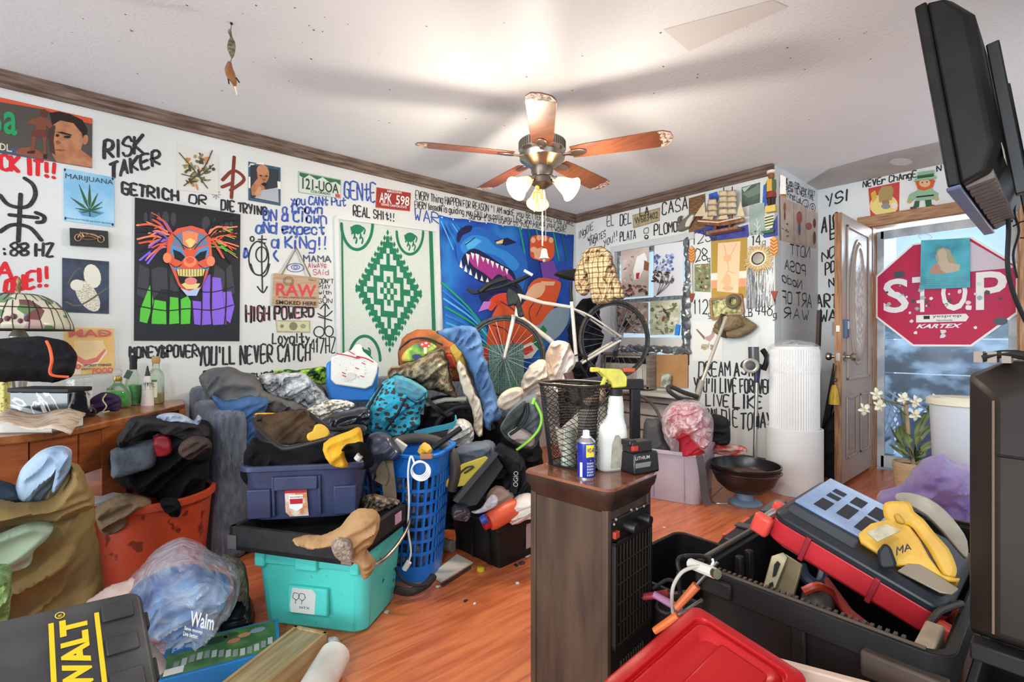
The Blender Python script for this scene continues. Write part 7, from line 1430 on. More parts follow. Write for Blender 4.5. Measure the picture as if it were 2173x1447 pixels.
t=thing('tan_strap','tan webbing belt hanging over the laundry basket rim','strap',LP(835,1180));f=MB().strap([LP(812,972,2.14),LP(818,968,2.08),LP(822,1000,2.05),LP(828,1060,2.05),LP(828,1120,2.05),LP(822,1175,2.04)],.055,.004,mat('#8d7d66',.8),RGT);wpart(f,'webbing',t)
tag(MB().strap([LP(792,985,2.1),LP(798,970,2.05),LP(806,990,2.03),LP(812,1010,2.03),LP(806,1025,2.03)],.05,.005,mat('#84755f',.8),RGT).build('tan_strap_end'),'shorter tan strap at the left rim of the laundry basket','strap')
t=thing('power_lead','white power cord with plug hanging down the laundry basket front','cord',LP(865,1200));wpart(MB().tube([LP(880,985,2.02),LP(872,968,2.03),LP(866,1000,2.0),LP(868,1060,2.0),LP(866,1120,2.0),LP(872,1170,2.0),LP(866,1195,2.0)],.004,WHT,8,6),'cable',t);wpart(MB().tube([LP(868,1192,2.0),LP(858,1208,2.0)],.012,WHT,8),'plug',t)
f=MB()
for k in range(4):f.torus(LP(890+k,994+k*2,1.99-.006*k),.03+.003*k,.003,WHT,28,6,Matrix.Rotation(YAW,4,'Z')@Matrix.Rotation(R_(80+k*5),4,'X'))
wpart(f,'coil',t)
tag(MB().box(LP(846,948,2.15),(.06,.03,.05),mat('#c9c4b8',.5),(0,R_(35),YAW)).build('wall_outlet_box',bevel=.003),'cream electrical box on top of the laundry basket','outlet box')
t=thing('yellow_sponge_tool','yellow handled tool on the laundry basket rim','hand tool',LP(905,960));wpart(MB().tube([LP(892,962,2.1),LP(902,950,2.1),LP(912,958,2.08)],[.015,.024,.012],mat('#e0b040',.5),10,3),'yellow_handle',t);wpart(MB().box(LP(905,968,2.06),(.05,.03,.016),mat('#a8764c',.6),(0,0,YAW)),'wooden_head',t)
psolo('zip_bag','shiny navy zipped bag stuffed in the left of the laundry basket','bag',[(778,930),(800,915),(830,925),(850,955),(846,975),(815,975),(798,1010),(800,1060),(825,1085),(792,1075),(782,1020),(772,985)],2.07,.05,mat('#22283a',.35,c2='#30384e',scale=9,spec=.6),fold=(.02,14,60,.4))
t=thing('vacuum_hose','grey ribbed hose bent over the back of the laundry basket','hose',LP(920,1000));wpart(MB().tube([LP(812,950,2.35),LP(850,935,2.4),LP(890,930,2.4),LP(930,938,2.38),LP(958,960,2.32),LP(966,1000,2.3),LP(958,1040,2.3)],.026,mat('#4a4540',.5),12,6),'hose',t);wpart(MB().tube([LP(918,952,2.2),LP(978,908,2.25)],.013,BLK,10),'wand',t)
tag(MB().tube([LP(840,1205,1.98),LP(852,1228,1.95),LP(880,1242,1.93),LP(905,1240,1.95)],.007,BLK,8,5).tube([LP(838,1250,1.98),LP(870,1256,2.0),LP(905,1240,2.03),LP(920,1222,2.07)],.016,mat('#1d1d1e',.7,c2='#34342f',scale=120),10,5).build('braided_cable_sleeve'),'black braided cable sleeve on the floor under the laundry basket','cable')
# ================= sofa under the pile =================
SF=mat('#4b5260',.95,c2='#6d7480',scale=60,stretch=(1,1,.3),bump=(150,.7,.006),sheen=.2,lo=.35,hi=.7)
t=thing('sofa','grey blue corduroy sofa along the left wall, buried under clothes','sofa',(-3.05,1.4,0))
B=lambda c,s:MB().box(Vector(c)-Vector((-3.05,1.4,0)),s,SF)
B((-3.04,1.45,.22),(.7,1.9,.42),).build('seat_base',t,bevel=.03);B((-3.02,1.45,.46),(.66,1.7,.12)).build('seat_cushion',t,bevel=.04)
B((-3.38,1.45,.42),(.22,2.05,.76)).build('backrest',t,bevel=.04)
for y,h in((.50,.73),(2.42,.57)):B((-3.02,y,h/2),(.7,.15,h)).build('armrest',t,bevel=.035)
CG=cloth('#6f6c6a','#5b5a5c',6)
t=thing('comforter','thick grey and blue comforter draped over the sofa arm','comforter',at(560,930,2.5))
wpart(puff([(424,810),(432,790),(462,780),(500,782),(545,800),(560,825),(600,842),(640,855),(650,878),(560,880),(540,905),(520,930),(470,870),(440,840)],2.62,.11,CG,fold=(.06,8,20,.3)),'grey_top',t,sharp=80)
wpart(puff([(448,838),(480,850),(540,838),(570,850),(560,880),(545,905),(530,960),(500,925),(470,880)],2.46,.06,cloth('#4b6a94','#3c5a86',9),fold=(.016,14,40,.4)),'blue_side',t,sharp=80)
def heap(label,px,d,th,m,fold=(.02,14,30,.4),name='clothes_pile',cat_='clothes',**k):return psolo(name,label,cat_,px,d,th,m,fold=fold,**k)
heap('crinkled clear plastic bag with dark things in it behind the comforter',[(548,800),(570,792),(640,790),(660,805),(690,835),(700,855),(660,870),(640,875),(600,850),(560,830)],2.74,.06,mat('#8f9498',.18,stops=[(.32,'#5a5d61'),(.46,'#a5a9ad'),(.6,'#e6e8ea')],scale=16,bump=(34,1.,.03),spec=.8),(.03,24,40,.5),'plastic_bag','plastic bag')
heap('strip of bright green patterned cloth against the wall behind the plastic bag',[(585,795),(590,785),(640,784),(680,778),(698,782),(700,800),(690,815),(668,812),(640,800)],3.0,.03,mat('#6ea33a',.8,stops=[(.4,'#1f2f1a'),(.5,'#5f9a2f'),(.6,'#b9d84a')],scale=30),(.02,26,20,.6),'green_cloth','cloth')
heap('olive canvas roll left of the picnic cooler',[(650,815),(672,815),(690,825),(698,850),(694,862),(675,850)],2.9,.04,cloth('#8a8262','#74704f',14),(.015,20,60,.4),'canvas_roll','canvas')
heap('white net mesh garment in front of the picnic cooler',[(640,880),(660,862),(690,850),(725,848),(752,856),(740,872),(715,878),(690,895),(655,905)],2.72,.03,mat('#d9d3c6',.8,stops=[(.42,'#7d776a'),(.5,'#d5cfc2'),(.6,'#efeae0')],scale=40,stretch=(1,1,2)),(.02,22,30,.4),'net_garment','garment')
heap('shiny black plastic bag between tool bag and patterned backpack',[(670,905),(700,880),(740,870),(772,862),(790,872),(782,905),(768,935),(720,915)],2.5,.05,mat('#26282c',.2,spec=.7),(.02,18,30,.4),'black_plastic_bag','plastic bag')
# picnic cooler
d_=2.95;t=thing('picnic_cooler','small blue picnic cooler with white lid facing out, stained red','cooler',at(750,848,d_));f=MB()
slab(f,[(694,768),(705,765),(790,768),(803,775),(797,835),(788,848),(715,850),(700,842),(693,815)],d_,.2,mat('#2d7fd4',.35,spec=.5));wpart(f,'blue_body',t,bevel=.015)
f=MB();slab(f,[(703,758),(745,743),(753,732),(766,730),(770,745),(802,772),(800,790),(790,818),(775,825),(712,815),(702,805)],d_-.125,.05,mat('#dedad2',.45,c2='#e6e2da',scale=6));wpart(f,'white_lid',t,bevel=.008)
pl=Plane(at(750,780,d_-.155),Vector((CAM.x,CAM.y,0))-Vector((at(750,780,d_).x,at(750,780,d_).y,0)));RS=mat('#b8303c',.5)
wart(t,pl,[(('l',[(714,750),(740,755),(757,760)],.006),RS),(('l',[(740,745),(752,752)],.005),RS),(('l',[(757,756),(775,760),(792,768)],.007),RS),(ell(760,758,5,3),RS)]+[(('l',[(x,y),(x+7,y+3)],.005),RS)for x,y in((754,780),(768,770),(726,790),(727,796),(765,797))]+[(ell(745,798,10,8),mat('#d2cec6',.5))]+scat(22,712,762,790,812,[mat('#5a4a48',.6)],.6,1.4,5),.001,'stains')
# patterned backpack
def patt():
    m=mat('#3fb3cf',.8,c2='#37a5c2',scale=4,spec=.2,bump=(24,.4,.02));t_=m.node_tree;b_=t_.nodes['Principled BSDF'];N=t_.nodes.new;L=t_.links.new;old=b_.inputs[0].links[0].from_socket
    tc=N('ShaderNodeTexCoord');mp=N('ShaderNodeMapping');mp.inputs['Scale'].default_value=(25,25,38);L(tc.outputs['Object'],mp.inputs[0]);ns=N('ShaderNodeTexNoise');ns.inputs['Scale'].default_value=30;L(tc.outputs['Object'],ns.inputs[0]);ad=N('ShaderNodeVectorMath');ad.operation='MULTIPLY_ADD';ad.inputs[1].default_value=(.7,.7,.7);L(ns.outputs['Color'],ad.inputs[0]);L(mp.outputs[0],ad.inputs[2])
    v=N('ShaderNodeTexVoronoi');v.inputs['Scale'].default_value=1;v.inputs['Randomness'].default_value=.5;L(ad.outputs[0],v.inputs[0]);r=N('ShaderNodeValToRGB');r.color_ramp.interpolation='CONSTANT';e=r.color_ramp.elements;e[0].color=(0,0,0,1);e[1].position=.4;e[1].color=(1,1,1,1);L(v.outputs[0],r.inputs[0])
    mx=N('ShaderNodeMix');mx.data_type='RGBA';L(r.outputs[0],mx.inputs[0]);mx.inputs[6].default_value=lin('#4b4440');L(old,mx.inputs[7]);L(mx.outputs[2],b_.inputs[0]);return m
PT=patt();t=thing('patterned_backpack','turquoise backpack with a dark moustache pattern, lying on the pile','backpack',at(835,930,2.7))
wpart(puff([(762,905),(768,875),(790,840),(812,812),(840,796),(862,800),(888,815),(906,832),(904,850),(892,880),(890,900),(872,922),(848,932),(815,925),(785,920)],2.74,.15,PT,fold=(.02,12,40,.4)),'bag_body',t,sharp=80)
wpart(puff([(838,800),(858,800),(890,815),(907,830),(896,845),(880,850),(860,838),(840,832)],2.58,.03,mat('#4f9fb5',.8,c2='#5d8790',scale=26),fold=(.006,14,0,.5)),'top_flap',t,sharp=80)
wpart(MB().tube([at(812,815,2.6),at(790,850,2.58),at(772,890,2.6),at(766,908,2.66)],.007,BLK,6,6).tube([at(860,845,2.55),at(845,875,2.54),at(818,912,2.56)],.007,BLK,6,6).tube([at(905,845,2.6),at(885,855,2.54),at(862,842,2.54)],.004,BLK,6,4),'zip',t)
wpart(MB().strap([at(880,920,2.6),at(915,912,2.55),at(950,905,2.55),at(967,898,2.58),at(966,885,2.62)],.03,.006,mat('#3a8fa6',.8),UP).strap([at(905,845,2.62),at(930,870,2.62),at(945,882,2.66),at(960,875,2.7)],.022,.005,BLK,RGT),'shoulder_strap',t)
CAMO=mat('#8a7862',.9,stops=[(.34,'#3a322a'),(.44,'#6b5c4a'),(.52,'#a8977c'),(.6,'#7d7a58'),(.7,'#c9bfa6')],scale=13,detail=6,bump=(30,.7,.02),spec=.1)
heap('brown leaf camouflage jacket heaped beside the turquoise backpack',[(822,805),(832,778),(870,770),(905,752),(935,738),(950,760),(958,800),(972,840),(960,842),(930,830),(905,826),(880,808),(850,800)],2.88,.12,CAMO,(.03,14,50,.4),'camouflage_jacket','jacket')
t=thing('colorful_backpack','orange and green printed backpack behind the camouflage jacket','backpack',at(900,800,3.05))
wpart(puff([(845,770),(848,735),(862,710),(900,698),(935,705),(960,722),(985,760),(990,800),(960,810),(900,800),(860,790)],3.1,.12,cloth('#a8603a','#5f4a2c',5),fold=(.016,10,20,.5)),'bag_body',t,sharp=80)
wpart(puff([(852,760),(862,742),(885,728),(915,725),(930,738),(905,755),(890,764),(860,768)],2.96,.03,mat('#7fb04a',.5,stops=[(.36,'#38506a'),(.44,'#5f9a3f'),(.55,'#b5d05a'),(.66,'#e0934a')],scale=7),fold=(.003,10,0,.5)),'printed_panel',t,sharp=80)
pl=Plane(at(895,745,2.905),at(895,745,2.9)*-1+CAM*1);wart(t,pl,[(ell(902,731,12,7),mat('#d23a34',.5)),(ell(896,731,2.5,2),WHT),(ell(904,728,3,2),WHT),(ell(910,734,2,1.6),WHT),([(899,737),(906,737),(905,750),(900,750)],mat('#e3d7c0',.5)),(ell(884,757,10,6),mat('#2f3468',.5))],.0,'mushroom_print')
wpart(MB().tube([at(848,742,3.0),at(870,722,2.96),at(905,718,2.95),at(940,732,2.95)],.006,BLK,6,5),'zip',t)
heap('mustard yellow fabric flap hanging between backpack and denim',[(955,735),(975,728),(985,755),(988,782),(975,778),(962,760)],2.86,.02,cloth('#d8ac4e','#c89c40',12),(.008,12,60,.5),'yellow_cloth','cloth')
heap('red object showing between camouflage and yellow cloth',[(945,755),(958,752),(966,772),(960,780),(948,776)],2.95,.02,mat('#c8402a',.5),(.002,12,60,.5),'red_pouch','pouch')
heap('faded blue denim jacket draped down the centre of the pile',[(925,705),(950,695),(1000,692),(1018,705),(1024,730),(1035,780),(1050,830),(1062,870),(1062,890),(1046,895),(1042,912),(1028,908),(1018,860),(1004,810),(985,760),(965,730),(945,718)],2.84,.06,cloth('#5f7fa8','#4a6a94',8),(.03,13,75,.3),'denim_jacket','jacket')
heap('cream long sleeve hanging left of the denim jacket',[(972,762),(985,775),(995,800),(1010,835),(1022,860),(1025,915),(1018,925),(1006,915),(1002,870),(985,835),(972,800)],2.78,.04,cloth('#d3c7b2','#c2b59e',10),(.018,14,75,.3),'cream_shirt','shirt')
heap('black and white case edge under the camouflage jacket',[(905,850),(940,838),(990,845),(1002,880),(1000,925),(960,925),(920,915),(900,890)],2.95,.05,mat('#25221f',.5),(.006,10,10,.5),'black_suitcase','suitcase')
tag(MB().tube([at(905,858,2.86),at(945,848,2.86),at(990,846,2.86)],.014,mat('#d9d2c4',.5),8).build('white_case_trim'),'white trim bar across the black suitcase','trim bar')
t=thing('small_bicycle_wheel','dark small wheel arc half buried under the suitcase','wheel',at(975,900,2.8));f=MB().torus(at(985,925,2.8),.17,.018,BLK,30,8,Matrix.Rotation(YAW+.2,4,'Z')@Matrix.Rotation(R_(90),4,'X'),.2,2.9);wpart(f,'tyre',t)
heap('crumpled silver grey plastic below the cream sleeve',[(955,905),(975,888),(1000,900),(1006,930),(990,948),(962,945),(945,935)],2.62,.05,mat('#a9a5a0',.3,c2='#cfccc8',scale=20,spec=.7,bump=(30,.9,.02)),(.03,22,40,.5),'silver_plastic','plastic')
heap('folded grey jeans below the pile beside the laundry basket',[(940,985),(960,955),(1000,940),(1040,934),(1052,950),(1050,975),(1000,985),(960,1010),(942,1030)],2.5,.07,cloth('#5a6470','#6d7682',12),(.018,14,20,.4),'grey_jeans','jeans')
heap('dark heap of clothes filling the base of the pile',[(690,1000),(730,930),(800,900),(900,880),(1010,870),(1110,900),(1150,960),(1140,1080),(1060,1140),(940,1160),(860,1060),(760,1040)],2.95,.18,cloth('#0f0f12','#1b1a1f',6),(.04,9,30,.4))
heap('black leather jacket and dark bags under the turquoise backpack',[(790,935),(840,925),(900,920),(950,915),(985,935),(960,960),(890,955),(820,955)],2.62,.06,cloth('#232327','#34343a',9),(.022,14,20,.4),'black_jacket','jacket')
# grey backpack with green zip and black strap bag
t=thing('grey_backpack','grey and black backpack with a neon green zip','backpack',at(1100,960,2.6));GB1=cloth('#5d636b','#6d737b',9)
wpart(puff([(1062,905),(1075,880),(1095,855),(1118,840),(1138,835),(1148,865),(1152,895),(1146,925),(1130,950),(1105,948),(1080,935),(1066,920)],2.6,.12,GB1,fold=(.014,12,50,.4)),'bag_body',t,sharp=80)
wpart(puff([(1064,908),(1078,882),(1098,862),(1115,850),(1112,875),(1098,900),(1082,925),(1070,920)],2.46,.03,cloth('#3d453f','#2f3632',10),fold=(.008,14,50,.4)),'dark_panel',t,sharp=80)
wpart(puff([(1074,920),(1095,905),(1120,915),(1135,930),(1128,948),(1100,940)],2.46,.03,cloth('#b3a59c','#9d9088',10),fold=(.01,14,20,.4)),'beige_base',t,sharp=80)
wpart(MB().tube([at(1132,848,2.45),at(1148,880,2.44),at(1146,905,2.43),at(1130,928,2.42),at(1110,945,2.42),at(1096,955,2.42)],.007,mat('#8fd63a',.5),6,6).tube([at(1135,845,2.45),at(1130,858,2.44)],.008,mat('#8fd63a',.5),6),'green_zip',t)
wpart(MB().tube([at(1120,855,2.44),at(1118,885,2.42),at(1105,905,2.42),at(1082,922,2.43)],.008,BLK,6,5),'black_zip',t)
t=thing('black_gear_bag','black backpack with a lettered strap below the grey backpack','backpack',at(1095,1060,2.4));KB2=cloth('#1b1c1f','#2a2b2f',10)
wpart(puff([(1050,960),(1062,940),(1095,955),(1112,975),(1122,1010),(1128,1040),(1110,1060),(1080,1058),(1064,1020),(1078,1000)],2.42,.08,KB2,fold=(.024,14,60,.4)),'bag_body',t,sharp=80)
wpart(MB().strap([at(1092,960,2.36),at(1094,990,2.31),at(1094,1020,2.3),at(1088,1045,2.31)],.035,.008,KB2,RGT),'shoulder_strap',t);pl=Plane(at(1094,1010,2.285),CAM-at(1094,1010,2.285));wtext(t,pl,[('OGIO',[(1099,1033),(1100,1000),(1090,1000),(1089,1032)],mat('#b5b5b8',.4))],None,None,off=.004)
# black crate with things
t=thing('black_crate','scuffed black attached lid crate on the floor right of the laundry basket','crate',(-1.94,1.66,0),R_(4));container(t,.36,.52,.215,TC,.9,.006,.02,.014,.03);mb=MB()
for x in(-.12,0,.12):mb.box((x,-.26,.1),(.012,.014,.16),TC)
for k in range(5):mb.box((.19,-.2+k*.03,.215),(.02,.015,.014),TC)
mb.build('rib',t);MB().box((.178,-.05,.11),(.004,.035,.12),mat('#b59aa0',.6)).build('torn_label',t)
t=thing('black_yellow_box','open black and yellow cardboard box lying tilted on the crate','box',at(1030,1070,2.25));f=MB();slab(f,[(960,1060),(1048,960),(1068,990),(1012,1070),(985,1075)],2.27,.05,mat('#1e1e20',.4),10);slab(f,[(962,1058),(1050,958),(1058,962),(972,1064)],2.2,.12,mat('#2b2b2d',.4),10);wpart(f,'black_lid',t,bevel=.002);f=MB();slab(f,[(942,1025),(980,985),(1030,968),(1040,975),(985,1030),(950,1035)],2.32,.03,mat('#d2bb3c',.5),10);wpart(f,'yellow_base',t,bevel=.002)
q=[at(x,y,d)for x,y,d in((970,1005,2.29),(1008,992,2.29))];wpart(MB().tube([at(975,1005,2.295),at(990,992,2.295),at(1005,990,2.295),at(985,1004,2.295)],.004,mat('#3a3024',.5),6,4),'printed_mark',t)
t=thing('orange_bottle','orange plastic bottle with red cap lying in the black crate','bottle',at(1060,1100,2.2));f=MB();T=Matrix.Translation(at(1066,1092,2.24))@(RGT*.8+UP*.3+FWD*.4).to_track_quat('Z','Y').to_matrix().to_4x4();f.T=T;f.lathe([(.04,-.07),(.045,-.05),(.045,.07),(.035,.085)],mat('#d8593a',.4),20);wpart(f,'bottle_body',t);f=MB(T);f.lathe([(.026,-.1),(.026,-.07)],mat('#b8282c',.4),16);wpart(f,'cap',t)
heap('white plastic bag stuffed in the right side of the black crate',[(1075,1100),(1082,1070),(1100,1052),(1130,1050),(1150,1085),(1120,1100),(1090,1112)],2.3,.06,mat('#dcd2c8',.5),(.03,18,40,.5),'white_plastic_bag','plastic bag')
heap('clear plastic tool package on top of the black crate',[(1000,1085),(1020,1078),(1042,1050),(1056,1056),(1054,1072),(1030,1086),(1010,1090)],2.17,.012,film('#d5d2dc',.6,.2,.4,20),(.003,14,40,.5),'clear_package','package')
heap('tan cardboard packaging between the black box and white bag',[(1030,1060),(1052,1030),(1090,1045),(1085,1070),(1050,1080)],2.36,.02,mat('#b59a86',.7),(.006,14,40,.5),'cardboard_packaging','packaging')
heap('crumpled dark cellophane at the left corner of the crate',[(958,1085),(965,1070),(990,1072),(1000,1095),(985,1105),(962,1100)],2.2,.03,mat('#4a4248',.2,spec=.8),(.02,30,40,.5),'cellophane','plastic')
tag(MB().tube([at(1022,1105,2.15),at(1032,1098,2.15)],.02,mat('#2b4a9e',.4),10).build('blue_jar'),'small blue jar in the black crate','jar')
# odds on the floor
def fl(x,y):return onz(x,y,.003)
t=thing('floor_papers','white paper sheets on the floor in front of the black crate','paper',fl(960,1210));wpart(MB().prism([fl(912,1222),fl(970,1177),fl(1004,1195),fl(935,1236)][::-1],UP,.004,mat('#e0d8c8',.7)),'sheet',t);wpart(MB().prism([fl(935,1240),fl(1000,1200),fl(1000,1206),fl(940,1245)][::-1],UP,.002,mat('#3a332c',.6)),'dark_sheet',t)
tag(MB().lathe([(.018,0),(.018,.012),(.015,.014)],mat('#d9c02e',.4),18,onz(1020,1210)).build('bottle_cap'),'yellow plastic bottle cap on the floor before the crate','bottle cap')
tag(MB().tube([onz(935,1165)+UP*.03,onz(962,1172)+UP*.03],.03,mat('#8a8478',.8),12).build('grey_roll'),'grey rolled tape lying on the floor by the laundry basket','roll')
rr=random.Random(8)
for i,(x,y,lb,c,s)in enumerate(((878,1252,'cream paper scrap by the cable sleeve','#d9c79a',.025),(928,1246,'tiny pale scrap below the papers','#e0d8d0',.012),(1008,1282,'white fleck on the open floor','#e6e0da',.008),(1098,1238,'white fleck near the heater cabinet','#e6e0da',.009),(988,1276,'small dark splinter on the open floor','#3a2a22',.01),(820,1300,'pale shard beside the turquoise cooler','#c9c2ba',.014),(1108,1195,'dark and pink debris by the crate corner','#4a3a3c',.022),(1118,1180,'white card scrap by the heater cabinet','#e0dcd6',.02),(1095,1200,'small black clip on the floor by the crate','#1e1c1c',.016),(1410,1120,'white fleck on the floor before the grey tote','#e6e0da',.008))):
    p=onz(x,y);tag(MB().prism([p+Vector((s*math.cos(-a)*rr.uniform(.5,1.2),s*math.sin(-a)*rr.uniform(.5,1.2),.001))for a in(0,1,2,3,4,5)][::-1],UP,.003,mat(c,.7)).build('paper_scrap'),lb,'scrap')
# ================= bicycle on top of the pile =================
rh=at(1305,720,4.17);bd=Vector((-.42,-.90,0)).normalized();BP=Plane(rh,(.9,-.42,0));b=lambda x,y,o=0:BP.p(x,y,o)
fh=b(1070,758);t=thing('bicycle','white road bicycle propped on the pile before the tapestry','bicycle',Vector((rh.x+fh.x,rh.y+fh.y,1.4))/2);WF=mat('#e2dcd2',.35,c2='#d3cabd',scale=6,spec=.5);TY=mat('#3a3733',.7,c2='#55504a',scale=30)
def wheel(c,ax_,nm,R=.325):
    T=Matrix.Translation(c)@ax_.to_track_quat('Z','Y').to_matrix().to_4x4()
    f=MB(T).torus((0,0,0),R,.014,TY,56,8);w=wpart(f,nm+'_tyre',t);f=MB(T).torus((0,0,0),R-.022,.010,mat('#2a2a2c',.3,spec=.6),56,6);wpart(f,nm+'_rim',t)
    f=MB(T).lathe([(.016,-.04),(.02,-.035),(.012,-.02),(.012,.02),(.02,.035),(.016,.04)],metal('#8d8d90'),14);wpart(f,nm+'_hub',t);f=MB(T)
    for k in range(28):
        a=2*math.pi*k/28;a2=a+(.35 if k%2 else-.35);s=.03*(1 if k%4<2 else-1);f.tube([(.016*math.cos(a2),.016*math.sin(a2),s),((R-.03)*math.cos(a),(R-.03)*math.sin(a),0)],.0011,metal('#b5b5b8'),4)
    wpart(f,nm+'_spokes',t)
wn=Vector((.9,-.42,0)).normalized();fwn=Matrix.Rotation(R_(-14),3,'Z')@wn
wheel(rh,wn,'rear');wheel(fh,fwn,'front')
bb,stt,hdt,hdb=b(1224,774),b(1213,640),b(1103,628),b(1096,668)
f=MB();f.tube([stt,b(1224,774)],.016,WF,12);f.tube([b(1214,652),b(1150,642),hdt],[.014,.016,.018],WF,12);f.tube([hdb,b(1165,720),bb],[.021,.022,.021],WF,12);f.tube([hdt+UP*.015,hdb-UP*.015],.02,WF,12);wpart(f,'frame',t,sharp=60)
f=MB()
for s in(-.045,.045):f.tube([b(1215,655,s*.2),b(1250,672,s),b(1312,714,s)],.0085,WF,8,3);f.tube([b(1226,775,s*.4),b(1260,752,s),b(1312,722,s)],.011,WF,8,3)
wpart(f,'rear_stays',t);f=MB();fc=b(1088,672)
for s in(-.05,.05):f.tube([fc,fc+fwn*s*.9+UP*-.04,fh+fwn*s],[.018,.016,.011],WF,10,4)
wpart(f,'fork',t)
f=MB();f.tube([stt,b(1210,600)],.013,BLK,10);wpart(f,'seat_post',t);f=MB();sp=b(1214,592);puff_mesh([b(x,y)for x,y in((1176,582),(1195,573),(1225,570),(1248,572),(1252,590),(1232,597),(1205,594),(1185,588))],BP.n,.05,mat('#1c1b1c',.45),f,fold=(0,5,0,1));wpart(f,'saddle',t,sharp=70)
f=MB();st=b(1100,608);f.tube([hdt,b(1101,612),b(1088,602)],.014,BLK,8,3);hb=b(1092,600);f.tube([hb+wn*.20-bd*.05+UP*.03,hb+wn*.18,hb,hb-wn*.18,hb-wn*.2+bd*.06],.013,BLK,8,4);wpart(f,'handlebar',t)
f=MB();f.tube([at(1128,582,3.55),at(1095,596,3.62),at(1060,608,3.66),at(1020,618,3.66),at(1005,621,3.66),at(992,612,3.66)],.014,BLK,8,4).tube([at(1075,590,3.6),at(1040,602,3.64),at(1018,618,3.64)],.02,BLK,8,4);wpart(f,'brake_hoods',t);wpart(MB().tube([at(1112,574,3.5),at(1130,584,3.5)],.012,mat('#9aa9bd',.3),8),'bar_end',t)
f=MB();T=Matrix.Translation(bb+wn*.04)@wn.to_track_quat('Z','Y').to_matrix().to_4x4();f.T=T;f.torus((0,0,0),.085,.006,mat('#2a2725',.4,metal=.5),36,6);f.lathe([(.03,-.01),(.03,.01)],BLK,16);wpart(f,'chainring',t)
f=MB();f.tube([bb+wn*.07,b(1240,800,.07)],.012,BLK,8);wpart(f,'crank',t);wpart(MB().box(b(1250,806,.12),(.1,.05,.02),mat('#c9c6c0',.4),(0,R_(20),R_(60))),'pedal',t,bevel=.004)
f=MB();f.tube([b(1312,718,.04),b(1300,750,.05),b(1296,762,.05)],.009,mat('#2a2725',.4,metal=.5),8);wpart(f,'derailleur',t);wpart(MB().box(b(1300,750,.05),(.02,.04,.05),BLK),'pulley_cage',t)
PLD=mat('#b59a74',.9,spec=.1,bump=(24,.5,.02));
def plaid():
    t_=PLD.node_tree;b_=t_.nodes['Principled BSDF'];N=t_.nodes.new;L=t_.links.new;tc=N('ShaderNodeTexCoord');col=None
    for ax_,sc_,c in(('Z',10,'#d9c7a4'),('X',10.5,'#d9c7a4'),('Z',8,'#5c4630'),('X',8.4,'#4f3b28')):
        w=N('ShaderNodeTexWave');w.bands_direction=ax_;w.inputs['Scale'].default_value=sc_;L(tc.outputs['Object'],w.inputs[0]);r=N('ShaderNodeMapRange');r.inputs[1].default_value=.84;r.inputs[2].default_value=.97;r.inputs[4].default_value=.85;L(w.outputs[1],r.inputs[0])
        m=N('ShaderNodeMix');m.data_type='RGBA';L(r.outputs[0],m.inputs[0]);m.inputs[7].default_value=lin(c)
        if col:L(col,m.inputs[6])
        else:m.inputs[6].default_value=lin('#b59a74')
        col=m.outputs[2]
    L(col,b_.inputs[0])
plaid();t=thing('plaid_shirt','brown and cream plaid shirt hung over the bicycle saddle','shirt',at(1275,640,3.7))
wpart(puff([(1234,540),(1250,526),(1282,524),(1300,545),(1312,590),(1328,625),(1322,636),(1305,634),(1295,642),(1258,643),(1250,600),(1240,570)],3.72,.07,PLD,fold=(.028,13,75,.3)),'front',t,sharp=80);wpart(puff([(1222,570),(1236,548),(1246,580),(1254,610),(1240,628),(1220,612)],3.84,.05,PLD,fold=(.02,14,60,.4)),'sleeve',t,sharp=80)
heap('dark grey cloth hanging from the bicycle stem',[(1075,615),(1085,612),(1102,630),(1108,655),(1112,670),(1100,672),(1094,648),(1078,648)],3.72,.02,cloth('#35393a','#2a2e2f',12),(.01,14,70,.4),'grey_cloth','cloth')
heap('stained white cloth hanging from the bicycle frame',[(1155,790),(1160,745),(1172,725),(1190,722),(1208,728),(1216,748),(1222,772),(1205,800),(1200,832),(1182,835),(1165,830)],3.25,.06,mat('#d9cdc4',.9,stops=[(.4,'#b59a86'),(.47,'#d9cbbf'),(.6,'#e3dad2')],scale=5,bump=(22,.5,.02)),(.03,14,80,.3),'white_cloth','cloth')
heap('pale linen bundled behind the front wheel',[(1100,830),(1110,800),(1130,770),(1160,765),(1165,830),(1130,845),(1060,870),(1075,840)],3.3,.08,cloth('#cfc4b8','#bfb2a5',6),(.03,12,40,.4),'linen_bundle','cloth')
heap('beige baseball cap on the grey backpack',[(1055,860),(1060,840),(1080,825),(1105,822),(1112,840),(1100,860),(1075,872)],2.75,.05,cloth('#c9b8a4','#b8a592',12),(.008,14,40,.5),'baseball_cap','cap')
t=thing('mesh_hamper','dark green mesh speaker box behind the front wheel','speaker',at(1075,835,3.55));wpart(slab(MB(),[(1036,732),(1110,728),(1114,830),(1042,850)],4.12,.2,mat('#2f4a45',.7,kind='voronoi',stops=[(.3,'#16211f'),(.4,'#4a6b64')],scale=70,rand=.35)),'mesh_box',t,bevel=.006)
heap('dark coats and bags under the rear wheel',[(1205,700),(1230,640),(1265,640),(1280,720),(1262,790),(1300,815),(1290,850),(1220,860),(1190,830),(1210,770)],4.4,.07,cloth('#17171c','#232329',8),(.03,12,70,.4),'dark_coat','coat')
t=thing('steel_rack','black steel bench frame standing behind the heater cabinet','rack',onz(1347,1010));KS=mat('#23242a',.4,spec=.5);f=MB();ff=onz(1347,1020)
zt2=at(1347,815,(ff-CAM).dot(FWD)).z;f.box((ff.x,ff.y,zt2/2),(.07,.07,zt2),KS,(0,0,YAW));f.box((ff.x-.13*RGT.x,ff.y-.13*RGT.y,zt2),(.38,.075,.075),KS,(0,0,YAW));wpart(f,'post_frame',t,bevel=.006)
